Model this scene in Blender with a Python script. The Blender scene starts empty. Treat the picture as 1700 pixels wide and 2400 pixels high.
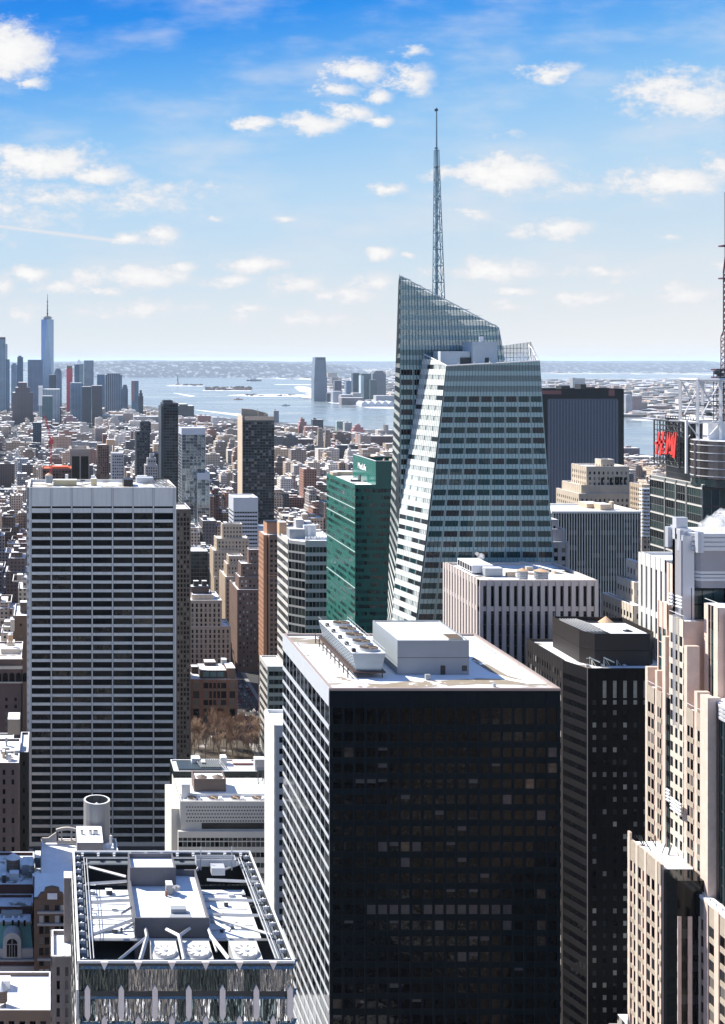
import bpy, math, random
from mathutils import Vector
random.seed(11)
R = math.radians
# ---------------------------------------------------------------- camera, sky, sun, exposure
# photograph measured in its own 1700x2400 pixels; level camera 260 m up looking straight down the street grid (+Y)
FL, PX0, PY0, EYE = 2750.0, 118.0, 843.0, 260.0
S = bpy.context.scene
cd = bpy.data.cameras.new('camera'); cam = bpy.data.objects.new('camera', cd)
S.collection.objects.link(cam); S.camera = cam
cam.location = (0, 0, EYE); cam.rotation_euler = (R(90), 0, 0)
cd.sensor_fit = 'HORIZONTAL'; cd.sensor_width = 36.0; cd.lens = 36.0*FL/1700.0
cd.shift_x = (850-PX0)/1700.0; cd.shift_y = -(1200-PY0)/1700.0
cd.clip_start = 1.0; cd.clip_end = 500000
S.view_settings.view_transform = 'Standard'; S.view_settings.look = 'None'
S.view_settings.exposure = 0.75; S.view_settings.gamma = 1.0
S.cycles.max_bounces = 6; S.cycles.diffuse_bounces = 3; S.cycles.glossy_bounces = 3
S.cycles.transparent_max_bounces = 10; S.cycles.volume_bounces = 5
S.cycles.caustics_reflective = False; S.cycles.caustics_refractive = False
TO_SUN = Vector((-7.9, 5.2, 9.2)).normalized()
sd = bpy.data.lights.new('sun', 'SUN'); sd.energy = 5.0; sd.angle = R(0.5); sd.color = (1.0, 0.95, 0.87)
sun = bpy.data.objects.new('sun', sd); S.collection.objects.link(sun)
sun.rotation_euler = TO_SUN.to_track_quat('Z', 'Y').to_euler(); sun.location = (-200, 100, 600)

W = bpy.data.worlds.new('World'); S.world = W; W.use_nodes = True
nt = W.node_tree; N = nt.nodes; L = nt.links; N.clear()
def nd(tree, t, **kw):
    n = tree.nodes.new(t)
    for k, v in kw.items():
        if k == 'inp':
            for i, x in v.items():
                if hasattr(x, 'is_output'): tree.links.new(x, n.inputs[i])
                else:
                    s_ = n.inputs[i]
                    if hasattr(x, '__len__'):
                        x = tuple(x); k_ = len(s_.default_value); x = (x+(1.0,)*4)[:k_]
                    s_.default_value = x
        else: setattr(n, k, v)
    return n
def mth(tree, op, a, b=None, c=None, clamp=False):
    n = tree.nodes.new('ShaderNodeMath'); n.operation = op; n.use_clamp = clamp
    for i, x in enumerate((a, b, c)):
        if x is None: continue
        if hasattr(x, 'is_output'): tree.links.new(x, n.inputs[i])
        else: n.inputs[i].default_value = x
    return n.outputs[0]
def srgb(r, g, b):
    f = lambda c: (c/255/12.92) if c/255 <= 0.04045 else ((c/255+0.055)/1.055)**2.4
    return (f(r), f(g), f(b), 1)
def world():
    tc = nd(nt, 'ShaderNodeTexCoord').outputs['Generated']
    sp = nd(nt, 'ShaderNodeSeparateXYZ', inp={0: tc})
    x, y, z = sp.outputs
    ay = mth(nt, 'MAXIMUM', mth(nt, 'ABSOLUTE', y), 0.2)
    u = mth(nt, 'MULTIPLY_ADD', mth(nt, 'DIVIDE', x, ay), FL/1000, PX0/1000)
    v = mth(nt, 'MULTIPLY_ADD', mth(nt, 'DIVIDE', z, ay), -FL/1000, PY0/1000)
    uv = nd(nt, 'ShaderNodeCombineXYZ', inp={0: u, 1: v, 2: 0.0}).outputs[0]
    sky = nd(nt, 'ShaderNodeTexSky', sky_type='NISHITA', sun_disc=False)
    sky.sun_elevation = math.asin(TO_SUN.z); sky.sun_rotation = math.atan2(TO_SUN.x, TO_SUN.y)
    sky.air_density = 1.0; sky.dust_density = 0.6; sky.ozone_density = 3.0
    e = mth(nt, 'ADD', z, mth(nt, 'MULTIPLY', mth(nt, 'SUBTRACT', 0.85, u), 0.020))
    ramp = nd(nt, 'ShaderNodeValToRGB', inp={0: mth(nt, 'MULTIPLY', e, 2.0)})
    cr = ramp.color_ramp
    stops = [(0.0, (242, 243, 244)), (0.07, (228, 236, 242)), (0.17, (207, 227, 243)), (0.29, (184, 218, 246)),
             (0.39, (146, 200, 247)), (0.48, (100, 175, 245)), (0.57, (38, 146, 241)), (0.68, (8, 120, 230)), (1.0, (70, 120, 190))]
    while len(cr.elements) < len(stops): cr.elements.new(0.5)
    for el, (p, c) in zip(cr.elements, stops): el.position = p; el.color = srgb(*c)
    # the ramp carries the photograph's blue, the physical sky some of its unevenness
    sk = nd(nt, 'ShaderNodeVectorMath', operation='SCALE', inp={0: sky.outputs[0], 'Scale': 0.10}).outputs[0]
    base = nd(nt, 'ShaderNodeMix', data_type='RGBA', inp={0: 0.05, 6: ramp.outputs[0], 7: sk}).outputs[2]
    # clouds: soft ellipses in direction space broken up by noise; (x, y, rx, ry, strength) in photograph pixels
    n1 = nd(nt, 'ShaderNodeTexNoise', inp={'Vector': nd(nt, 'ShaderNodeVectorMath', operation='MULTIPLY', inp={0: uv, 1: (1.0, 1.7, 1)}).outputs[0],
            'Scale': 13.0, 'Detail': 9.0, 'Roughness': 0.68})
    n2 = nd(nt, 'ShaderNodeTexNoise', inp={'Vector': nd(nt, 'ShaderNodeVectorMath', operation='MULTIPLY', inp={0: uv, 1: (1.0, 3.0, 1)}).outputs[0],
            'Scale': 3.0, 'Detail': 5.0, 'Roughness': 0.55})
    off = nd(nt, 'ShaderNodeVectorMath', operation='MULTIPLY_ADD', inp={0: n1.outputs['Color'], 1: (0.09, 0.045, 0), 2: (-0.045, -0.0225, 0)}).outputs[0]
    wuv = nd(nt, 'ShaderNodeVectorMath', operation='ADD', inp={0: uv, 1: off}).outputs[0]
    C = [(20,120,115,80,1.3),(70,195,45,20,.7),(95,378,165,50,1.05),(235,408,90,32,.95),(345,460,150,42,.42),(20,490,150,60,.35),(130,460,160,40,.5),
         (298,558,44,19,1.0),(374,548,54,29,1.0),(832,167,82,32,1.05),(785,207,60,17,.9),(968,188,58,48,.95),(885,225,40,22,.9),
         (608,287,55,20,.95),(725,290,105,26,1.05),(828,260,62,26,.95),(895,282,34,14,.8),(968,118,42,14,.6),(910,122,14,8,.5),
         (1298,168,74,25,1.0),(1620,225,190,66,.85),(1680,225,110,44,.6),(1190,405,140,54,1.25),(1062,405,80,22,.8),(1330,440,110,30,.35),(1570,425,160,44,1.0),(1690,388,60,30,.8),
         (915,443,46,17,1.0),(1115,507,54,20,.7),(1290,537,112,27,1.0),(498,512,30,10,.7),(665,515,36,10,.7),(895,590,38,18,1.0),(958,600,18,8,.8),
         (598,620,86,27,1.05),(545,656,68,20,.9),(690,665,80,28,.9),(78,643,52,20,1.0),(130,670,70,21,1.0),(310,648,160,34,1.05),(424,626,44,16,.9),(250,685,54,15,.9),
         (5,665,36,30,.9),(1170,636,140,34,1.0),(1210,680,76,12,.7),(1020,630,36,16,.7),(1420,638,105,20,.7),(1395,700,120,22,.75),(1612,690,105,32,.7),(1572,553,28,10,.6),
         (1190,718,70,14,.6),(822,692,85,30,.85),(875,662,70,26,.8),(588,722,56,14,.7),(1695,625,40,20,.7),(330,730,190,26,.6),(700,745,190,22,.55),(60,735,90,22,.55),(1190,312,40,10,.4)]
    acc = None
    for (cx, cy, rx, ry, s) in C:
        d = nd(nt, 'ShaderNodeVectorMath', operation='SUBTRACT', inp={0: wuv, 1: (cx/1000, cy/1000, 0)}).outputs[0]
        d = nd(nt, 'ShaderNodeVectorMath', operation='MULTIPLY', inp={0: d, 1: (1000/rx, 1000/ry, 0)}).outputs[0]
        l = nd(nt, 'ShaderNodeVectorMath', operation='LENGTH', inp={0: d}).outputs['Value']
        b = mth(nt, 'MULTIPLY', mth(nt, 'SUBTRACT', 1.0, l), s)
        acc = b if acc is None else mth(nt, 'SMOOTH_MAX', acc, b, 0.12)
    acc = mth(nt, 'MAXIMUM', acc, -1.0)
    nn = mth(nt, 'MULTIPLY_ADD', n1.outputs[0], 2.5, -1.25)
    den = mth(nt, 'ADD', acc, nn)
    front = mth(nt, 'GREATER_THAN', z, 0.0)
    mr = nd(nt, 'ShaderNodeMapRange', interpolation_type='SMOOTHSTEP', inp={0: den, 1: -0.22, 2: 0.68, 3: 0.0, 4: 0.97}).outputs[0]
    # thin cirrus veils
    mr2 = nd(nt, 'ShaderNodeMapRange', interpolation_type='SMOOTHSTEP', inp={0: n2.outputs[0], 1: 0.42, 2: 0.80, 3: 0.0, 4: 0.55}).outputs[0]
    # a contrail
    cy_ = mth(nt, 'ABSOLUTE', mth(nt, 'SUBTRACT', v, mth(nt, 'MULTIPLY_ADD', u, 0.127, 0.530)))
    ct = mth(nt, 'SUBTRACT', 1.0, mth(nt, 'DIVIDE', cy_, 0.0075), clamp=True)
    ct = mth(nt, 'MULTIPLY', ct, mth(nt, 'MULTIPLY', mth(nt, 'LESS_THAN', u, 0.27), 0.9))
    tot = mth(nt, 'MAXIMUM', mth(nt, 'MAXIMUM', mr, mr2), ct)
    tot = mth(nt, 'MULTIPLY', tot, front)
    shade = nd(nt, 'ShaderNodeMix', data_type='RGBA', inp={0: nd(nt, 'ShaderNodeMapRange', inp={0: den, 1: 0.2, 2: 1.0}).outputs[0], 6: srgb(232, 233, 238), 7: srgb(254, 253, 251)}).outputs[2]
    out = nd(nt, 'ShaderNodeMix', data_type='RGBA', inp={0: tot, 6: base, 7: shade}).outputs[2]
    sc = nd(nt, 'ShaderNodeVectorMath', operation='SCALE', inp={0: out, 'Scale': 10.0/2**0.75}).outputs[0]
    bg = nd(nt, 'ShaderNodeBackground', inp={0: sc, 1: 0.1})
    o = nd(nt, 'ShaderNodeOutputWorld'); L.new(bg.outputs[0], o.inputs[0])
world()
W.cycles.sampling_method = 'MANUAL'; W.cycles.sample_map_resolution = 256

# ---------------------------------------------------------------- helpers
def gx(px, d): return (px-PX0)*d/FL
def gz(py, d): return EYE-(py-PY0)*d/FL
def gd(py): return EYE*FL/(py-PY0)
def pxy(p): return (PX0+p[0]*FL/max(p[1], 1), PY0+(EYE-p[2])*FL/max(p[1], 1))
_m = {}
def pmat(name, col, rough=0.6, metal=0.0, spec=0.5, var=0.0, vs=0.2, bump=0.0, bs=1.0, col2=None, thr=None, stretch=(1, 1, 1), alpha=1.0):
    """procedural Principled material; var: value variation by noise; col2/thr: second colour in patches"""
    if name in _m: return _m[name]
    m = bpy.data.materials.new(name); m.use_nodes = True; t = m.node_tree; b = t.nodes['Principled BSDF']
    b.inputs['Roughness'].default_value = rough; b.inputs['Metallic'].default_value = metal
    b.inputs['Specular IOR Level'].default_value = spec; b.inputs['Alpha'].default_value = alpha
    c = tuple(col)+(1,) if len(col) == 3 else col
    b.inputs['Base Color'].default_value = c
    if var or bump or col2:
        tc = nd(t, 'ShaderNodeTexCoord').outputs['Object']
        vec = nd(t, 'ShaderNodeVectorMath', operation='MULTIPLY', inp={0: tc, 1: stretch}).outputs[0]
    src = c
    if col2:
        n = nd(t, 'ShaderNodeTexNoise', inp={'Vector': vec, 'Scale': vs, 'Detail': 6.0, 'Roughness': 0.6})
        f = nd(t, 'ShaderNodeMapRange', inp={0: n.outputs[0], 1: thr-0.03, 2: thr+0.03}).outputs[0]
        src = nd(t, 'ShaderNodeMix', data_type='RGBA', inp={0: f, 6: c, 7: tuple(col2)+(1,)}).outputs[2]
    if var:
        n = nd(t, 'ShaderNodeTexNoise', inp={'Vector': vec, 'Scale': vs, 'Detail': 5.0, 'Roughness': 0.65})
        f = nd(t, 'ShaderNodeMapRange', inp={0: n.outputs[0], 1: 0.25, 2: 0.75, 3: 1-var, 4: 1+var}).outputs[0]
        src = nd(t, 'ShaderNodeVectorMath', operation='SCALE', inp={0: src, 'Scale': f}).outputs[0]
    if hasattr(src, 'is_output'): t.links.new(src, b.inputs['Base Color'])
    if bump:
        n = nd(t, 'ShaderNodeTexNoise', inp={'Vector': vec, 'Scale': bs, 'Detail': 2.0})
        bp = nd(t, 'ShaderNodeBump', inp={'Height': n.outputs[0], 'Distance': bump, 'Strength': 1.0})
        t.links.new(bp.outputs[0], b.inputs['Normal'])
    _m[name] = m; return m
def fmat(name, wall, glass, fw=3.2, fh=3.7, wu=0.5, wv=0.5, groof=0.45, rough=0.25, attr=False):
    """far facade: window grid on walls, patchy snow on top faces, by object coordinates and true normal"""
    if name in _m: return _m[name]
    m = bpy.data.materials.new(name); m.use_nodes = True; t = m.node_tree; b = t.nodes['Principled BSDF']
    tc = nd(t, 'ShaderNodeTexCoord').outputs['Object']; p = nd(t, 'ShaderNodeSeparateXYZ', inp={0: tc}).outputs
    ge = nd(t, 'ShaderNodeNewGeometry'); nn = nd(t, 'ShaderNodeSeparateXYZ', inp={0: ge.outputs['True Normal']}).outputs
    ax = mth(t, 'GREATER_THAN', mth(t, 'ABSOLUTE', nn[0]), 0.6)
    u = nd(t, 'ShaderNodeMix', data_type='FLOAT', inp={0: ax, 2: p[0], 3: p[1]}).outputs[0]
    fu = mth(t, 'FRACT', mth(t, 'DIVIDE', u, fw)); fv = mth(t, 'FRACT', mth(t, 'DIVIDE', p[2], fh))
    g = mth(t, 'MULTIPLY', mth(t, 'LESS_THAN', fu, wu), mth(t, 'LESS_THAN', fv, wv))
    if attr:
        at = nd(t, 'ShaderNodeAttribute', attribute_name='tint')
        w = at.outputs['Color']
        g = mth(t, 'MULTIPLY', g, at.outputs['Alpha'])
    else: w = tuple(wall)+(1,)
    nz = nd(t, 'ShaderNodeTexNoise', inp={'Vector': tc, 'Scale': 0.02, 'Detail': 4.0})
    f = nd(t, 'ShaderNodeMapRange', inp={0: nz.outputs[0], 1: 0.3, 2: 0.7, 3: 0.8, 4: 1.2}).outputs[0]
    w = nd(t, 'ShaderNodeVectorMath', operation='SCALE', inp={0: w, 'Scale': f}).outputs[0]
    c1 = nd(t, 'ShaderNodeMix', data_type='RGBA', inp={0: g, 6: w, 7: tuple(glass)+(1,)}).outputs[2]
    up = mth(t, 'GREATER_THAN', nn[2], 0.3)
    sn = nd(t, 'ShaderNodeTexNoise', inp={'Vector': tc, 'Scale': 0.09, 'Detail': 5.0, 'Roughness': 0.7})
    sf = nd(t, 'ShaderNodeMapRange', inp={0: sn.outputs[0], 1: groof-0.03, 2: groof+0.05}).outputs[0]
    rc = nd(t, 'ShaderNodeMix', data_type='RGBA', inp={0: sf, 6: (0.13, 0.12, 0.11, 1), 7: (0.85, 0.86, 0.88, 1)}).outputs[2]
    c2 = nd(t, 'ShaderNodeMix', data_type='RGBA', inp={0: up, 6: c1, 7: rc}).outputs[2]
    t.links.new(c2, b.inputs['Base Color'])
    rg = nd(t, 'ShaderNodeMix', data_type='FLOAT', inp={0: mth(t, 'MULTIPLY', g, mth(t, 'SUBTRACT', 1.0, up)), 2: 0.8, 3: rough}).outputs[0]
    t.links.new(rg, b.inputs['Roughness'])
    _m[name] = m; return m

class MB:
    def __init__(s): s.v = []; s.f = []; s.m = []; s.c = []; s.cur = None
    def poly(s, pts, m=0):
        k = len(s.v); s.v += [tuple(p) for p in pts]; s.f.append(list(range(k, k+len(pts)))); s.m.append(m); s.c.append(s.cur)
    def box(s, x0, x1, y0, y1, z0, z1, m=0, top=None, bottom=False):
        a, b, c, d = (x0, y0), (x1, y0), (x1, y1), (x0, y1)
        s.prism([a, b, c, d], z0, z1, m, top, bottom)
    def prism(s, p, z0, z1, m=0, top=None, bottom=False, p2=None):
        """p counter-clockwise seen from above"""
        q = p2 or p; n = len(p)
        for i in range(n):
            j = (i+1) % n
            s.poly([(*p[i], z0), (*p[j], z0), (*q[j], z1), (*q[i], z1)], m)
        s.poly([(*a, z1) for a in q], m if top is None else top)
        if bottom: s.poly([(*a, z0) for a in reversed(p)], m)
    def cyl(s, cx, cy, r, z0, z1, n=16, m=0, top=None, r2=None, bottom=False):
        r2 = r if r2 is None else r2
        p = [(cx+r*math.cos(2*math.pi*i/n), cy+r*math.sin(2*math.pi*i/n)) for i in range(n)]
        if r2 < 1e-4:
            for i in range(n): s.poly([(*p[i], z0), (*p[(i+1) % n], z0), (cx, cy, z1)], m)
            return
        q = [(cx+r2*math.cos(2*math.pi*i/n), cy+r2*math.sin(2*math.pi*i/n)) for i in range(n)]
        s.prism(p, z0, z1, m, top, bottom, q)
    def bar(s, a, b, r, m=0, r2=None, n=4):
        a = Vector(a); b = Vector(b); d = b-a
        if d.length < 1e-6: return
        d.normalize(); u = d.orthogonal().normalized(); w = d.cross(u)
        r2 = r if r2 is None else r2
        A = [a+(u*math.cos(t)+w*math.sin(t))*r for t in [math.pi/4+2*math.pi*i/n for i in range(n)]]
        B = [b+(u*math.cos(t)+w*math.sin(t))*r2 for t in [math.pi/4+2*math.pi*i/n for i in range(n)]]
        for i in range(n): s.poly([A[i], A[(i+1) % n], B[(i+1) % n], B[i]], m)
        s.poly(list(reversed(A)), m); s.poly(B, m)
    def ring(s, x0, x1, y0, y1, z0, z1, t=0.4, m=0):
        s.box(x0, x1, y0, y0+t, z0, z1, m); s.box(x0, x1, y1-t, y1, z0, z1, m)
        s.box(x0, x0+t, y0+t, y1-t, z0, z1, m); s.box(x1-t, x1, y0+t, y1-t, z0, z1, m)
    def build(s, name, mats, parent=None, **tags):
        if not s.f: return None
        o3 = parent.location if parent is not None else Vector((0, 0, 0))
        top = parent
        if parent is not None and parent.parent is not None: o3 = parent.parent.location+parent.location
        me = bpy.data.meshes.new(name)
        if 'origin' in tags: org = Vector(tags.pop('origin'))
        else: org = Vector((0, 0, 0)) if parent is not None else Vector(s.v[0])*0
        off = o3+org
        me.from_pydata([(v[0]-off[0], v[1]-off[1], v[2]-off[2]) for v in s.v], [], s.f)
        for m in mats: me.materials.append(m)
        me.polygons.foreach_set('material_index', s.m)
        if any(c is not None for c in s.c):
            at = me.color_attributes.new('tint', 'FLOAT_COLOR', 'CORNER'); data = []
            for f, c in zip(s.f, s.c): data += list(c or (0.3, 0.3, 0.3, 1))*len(f)
            at.data.foreach_set('color', data)
        me.update()
        o = bpy.data.objects.new(name, me); S.collection.objects.link(o)
        o.parent = parent; o.location = org
        for k, v in tags.items(): o[k] = v
        return o
def thing(name, label, cat, x, y, group=None, z=0.0):
    o = bpy.data.objects.new(name, None); S.collection.objects.link(o); o.location = (x, y, z)
    o.empty_display_size = 0.5
    o['label'] = label; o['category'] = cat
    if group: o['group'] = group
    return o
FOOT = []; LAND = []
def reserve(x0, x1, y0, y1, m=4): FOOT.append((x0-m, x1+m, y0-m, y1+m))

# materials
snow = pmat('snow', (0.86, 0.87, 0.9), 0.7, var=0.10, vs=0.25, col2=(.50, .49, .48), thr=.66)
roofsnow = pmat('patchy_roof_snow', (0.22, 0.19, 0.16), 0.85, col2=(0.86, 0.87, 0.9), thr=0.42, vs=0.09, var=0.05)
roofmelt = pmat('melting_roof_snow', (0.30, 0.27, 0.22), 0.85, col2=(0.84, 0.85, 0.88), thr=0.5, vs=0.12, var=0.05)
gdark = pmat('dark_glass', (0.002, 0.0025, 0.004), 0.04, spec=0.10, bump=0.03, bs=0.35)
gmid = pmat('grey_glass', (0.022, 0.026, 0.03), 0.08, spec=0.3, bump=0.02, bs=0.3)
gblind = pmat('window_blind', (0.14, 0.13, 0.12), 0.4)
gbright = pmat('pale_blind', (0.5, 0.5, 0.48), 0.4)
gblue = pmat('blue_glass', (0.015, 0.035, 0.048), 0.04, spec=0.35, bump=0.02, bs=0.3)
steel = pmat('painted_steel', (0.55, 0.56, 0.58), 0.45, metal=0.2, var=0.08, vs=0.5)
dsteel = pmat('dark_steel', (0.05, 0.055, 0.06), 0.5, metal=0.3)
metalgrey = pmat('grey_metal_panel', (0.33, 0.35, 0.37), 0.45, var=0.08, vs=0.15, stretch=(1, 1, .3))
stonegrey = pmat('grey_stone', (0.42, 0.41, 0.42), 0.75, var=0.1, vs=0.12)
tan = pmat('tan_brick', (0.46, 0.36, 0.26), 0.85, var=0.16, vs=0.06)
cream = pmat('cream_stone', (0.60, 0.53, 0.44), 0.8, var=0.12, vs=0.06)
brown = pmat('brown_brick', (0.20, 0.13, 0.10), 0.85, var=0.18, vs=0.08)
redbrick = pmat('red_brick', (0.24, 0.10, 0.075), 0.85, var=0.18, vs=0.1)
darkbrick = pmat('dark_brick', (0.07, 0.05, 0.045), 0.85, var=0.2, vs=0.1)
white = pmat('white_panel', (0.72, 0.72, 0.72), 0.6, var=0.06, vs=0.1)
wood = pmat('tank_wood', (0.20, 0.15, 0.12), 0.85, var=0.2, vs=1.5, stretch=(1, 1, .1))
copper = pmat('tan_cone_roof', (0.55, 0.36, 0.22), 0.7, var=0.1, vs=1.0)
black = pmat('black_metal', (0.012, 0.013, 0.015), 0.4)

def clip(sub, cp):
    """Sutherland-Hodgman: sub clipped by convex ccw polygon cp, 2D"""
    out = sub
    for i in range(len(cp)):
        a, b = cp[i], cp[(i+1) % len(cp)]
        if not out: return []
        inp, out = out, []
        ins = lambda p: (b[0]-a[0])*(p[1]-a[1])-(b[1]-a[1])*(p[0]-a[0]) >= -1e-9
        for j in range(len(inp)):
            p, q = inp[j-1], inp[j]
            ip, iq = ins(p), ins(q)
            if ip != iq:
                d1 = (b[0]-a[0])*(p[1]-a[1])-(b[1]-a[1])*(p[0]-a[0]); d2 = (b[0]-a[0])*(q[1]-a[1])-(b[1]-a[1])*(q[0]-a[0])
                t = d1/(d1-d2); out.append((p[0]+(q[0]-p[0])*t, p[1]+(q[1]-p[1])*t))
            if iq: out.append(q)
    return out
UP = Vector((0, 0, 1))
def even(w, n, f, m0=0.0, m1=None):
    """n window columns over width w, window fraction f, margins m0/m1"""
    m1 = m0 if m1 is None else m1
    p = (w-m0-m1)/n
    return [(m0+i*p+p*(1-f)/2, m0+i*p+p*(1+f)/2) for i in range(n)]
def bands(zt, zb, fh, wh):
    r = []; z = zt
    while z-fh > zb: r.append((z-fh+(fh-wh)*0.5, z-fh+(fh+wh)*0.5)); z -= fh
    return r
def slab(mb, P, pts, d0, d1, m):
    if len(pts) < 3: return
    f = [P(a, b, d1) for a, b in pts]; k = [P(a, b, d0) for a, b in pts]
    mb.poly(f, m)
    for i in range(len(pts)):
        j = (i+1) % len(pts); mb.poly([k[i], k[j], f[j], f[i]], m)

class Bld:
    """one building: collects wall, roof, windows; done() links them under an Empty"""
    def __init__(s, name, label, cat, x, y, wall, glass=None, roofm=None, group=None):
        s.t = thing(name, label, cat, x, y, group)
        s.wall = MB(); s.roof = MB(); s.w = []; s.wm = wall if isinstance(wall, list) else [wall]
        s.glass = glass or [gdark, gmid, gdark, gblind]; s.roofm = roofm or roofsnow
    def face(s, O, U, N_, poly, rows, cols, vd=0.3, hd=0.18, mi=0, mh=None, glass=None, wname=True):
        """windows rows x cols on a vertical plane; between them piers (vd) and spandrels (hd) stand proud"""
        O = Vector(O); P = lambda a, b, c=0.0: O+U*a+UP*b+N_*c
        s0 = min(p[0] for p in poly); s1 = max(p[0] for p in poly); t0 = min(p[1] for p in poly); t1 = max(p[1] for p in poly)
        mh = mi if mh is None else mh
        rect = len(poly) == 4 and all(p[0] in (s0, s1) and p[1] in (t0, t1) for p in poly)
        cl = (lambda q: q) if rect else (lambda q: clip(q, poly))
        R4 = lambda a, b, c, d: [(a, c), (b, c), (b, d), (a, d)]
        rows = sorted(r for r in rows if r[0] >= t0-1e-6 and r[1] <= t1+1e-6)
        if not rect: pass
        z = t0
        for a, b in rows+[(t1, t1)]:
            if a-z > 0.01 and hd > 0: slab(s.wall, P, cl(R4(s0, s1, z, a)), 0, hd, mh)
            z = b
        x = s0
        for a, b in list(cols)+[(s1, s1)]:
            if a-x > 0.01 and vd > 0: slab(s.wall, P, cl(R4(x, a, t0, t1)), 0, vd, mi)
            x = b
        gl = glass or s.glass
        for a, b in rows:
            for c, d in cols:
                q = cl(R4(c, d, a, b))
                if len(q) > 2:
                    pts = [P(u, v, 0.04) for u, v in q]
                    s.w.append((pts, random.choice(gl)))
    def left(s, x0, y0, y1, z0, z1, rows, n, f, **k):
        m0 = k.pop('m0', 0.0)
        s.face((x0, y1, 0), Vector((0, -1, 0)), Vector((-1, 0, 0)), [(0, z0), (y1-y0, z0), (y1-y0, z1), (0, z1)], rows, even(y1-y0, n, f, m0), **k)
    def front(s, x0, x1, y0, z0, z1, rows, n, f, **k):
        m0 = k.pop('m0', 0.0)
        s.face((x0, y0, 0), Vector((1, 0, 0)), Vector((0, -1, 0)), [(0, z0), (x1-x0, z0), (x1-x0, z1), (0, z1)], rows, even(x1-x0, n, f, m0), **k)
    def block(s, x0, x1, y0, y1, z0, z1, fh=3.8, wh=2.0, nf=8, ff=0.55, nl=6, fl=0.55, top=2.0, par=1.0, vd=0.3, hd=0.18, mi=0, mh=None, core=0, roof=True, glass=None, snow=0, m0=0.6, rows=None, lrows=None):
        """tier with windows on the front and the left"""
        s.wall.box(x0, x1, y0, y1, z0, z1-par, core)
        rw = rows if rows is not None else bands(z1-top, max(z0, 0)+1, fh, wh)
        if nf: s.front(x0, x1, y0, z0, z1, rw, nf, ff, vd=vd, hd=hd, mi=mi, mh=mh, glass=glass, m0=m0)
        if nl: s.left(x0, y0, y1, z0, z1, lrows if lrows is not None else rw, nl, fl, vd=vd, hd=hd, mi=mi, mh=mh, glass=glass, m0=m0)
        if roof:
            s.roof.poly([(x0+.3, y0+.3, z1-par+.02), (x1-.3, y0+.3, z1-par+.02), (x1-.3, y1-.3, z1-par+.02), (x0+.3, y1-.3, z1-par+.02)], 0)
            s.wall.ring(x0, x1, y0, y1, z1-par, z1, 0.45, mi)
            s.roof.ring(x0-.02, x1+.02, y0-.02, y1+.02, z1+0.004, z1+0.07, 0.5, 0)
    def part(s, name, mb, mats, parent=None, **k): return mb.build(name, mats, parent or s.t, **k)
    def done(s, cap=100, ymax=2400, foot=None):
        s.wall.build('wall', s.wm, s.t); s.roof.build('roof', [s.roofm, snow], s.t)
        sc = []
        for pts, m in s.w:
            q = [pxy(p) for p in pts]
            ar = abs(sum(q[i-1][0]*q[i][1]-q[i][0]*q[i-1][1] for i in range(len(q))))/2
            cx = sum(a[0] for a in q)/len(q); cy = sum(a[1] for a in q)/len(q)
            if not (0 < cx < 1700 and cy < ymax): ar = 0
            sc.append((ar, cy, pts, m))
        sc.sort(key=lambda e: (-round(e[0], 1), e[1]))
        k = cap if sum(1 for e in sc if e[0] > 3) > 0 else 0
        for ar, cy, pts, m in sc[:k]:
            c = sum(pts, Vector())/len(pts); mb = MB(); mb.poly(pts)
            mb.build('window', [m], s.t, origin=tuple(c-s.t.location))
        if len(sc) > k:
            mb = MB(); ms = []
            for ar, cy, pts, m in sc[k:]:
                if m not in ms: ms.append(m)
                mb.poly(pts, ms.index(m))
            o = mb.build('window', ms, s.t); o['kind'] = 'stuff'
        return s.t
def simple(name, label, px0, px1, pyt, d0, dep, wall, dleft=None, fh=3.8, wh=2.0, bw=3.2, ff=0.55, top=2.0, par=1.0, cap=40, glass=None, roofm=None, group=None, cat='building', hd=.18, vd=.3, tiers=(), extra=None, mi=0, mh=None, ymax=2400, land=None):
    x0, x1, z = gx(px0, d0), gx(px1, d0), gz(pyt, d0)
    b = Bld(name, label, cat, (x0+x1)/2, d0+dep/2, wall, glass, roofm, group)
    zt = z; low = 0
    b.block(x0, x1, d0, d0+dep, 0, z, fh, wh, max(1, round((x1-x0)/bw)), ff, max(1, round(dep/bw)), ff, top, par, vd, hd, mi, mh)
    for (a0, a1, ty, dd, dp) in tiers:
        X0, X1, Z = gx(a0, dd), gx(a1, dd), gz(ty, dd)
        zb = z-par if Z > z else 0
        b.block(X0, X1, dd, dd+dp, zb, Z, fh, wh, max(1, round((X1-X0)/bw)), ff, max(1, round(dp/bw)), ff, top, par, vd, hd, mi, mh)
    if extra: extra(b)
    b.done(cap, ymax); reserve(x0, x1, d0, d0+dep)
    if land: LAND.append(((px0+px1)/2, pyt, land))
    return b
def roof_box(b, px0, px1, pyt, pyb, d0, dep, m, name='bulkhead', topm=None):
    """a box on a roof, its front face given in pixels"""
    mb = MB(); mb.box(gx(px0, d0), gx(px1, d0), d0, d0+dep, gz(pyb, d0), gz(pyt, d0), 0, 1)
    return mb.build(name, [m, topm or snow], b.t)
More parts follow.
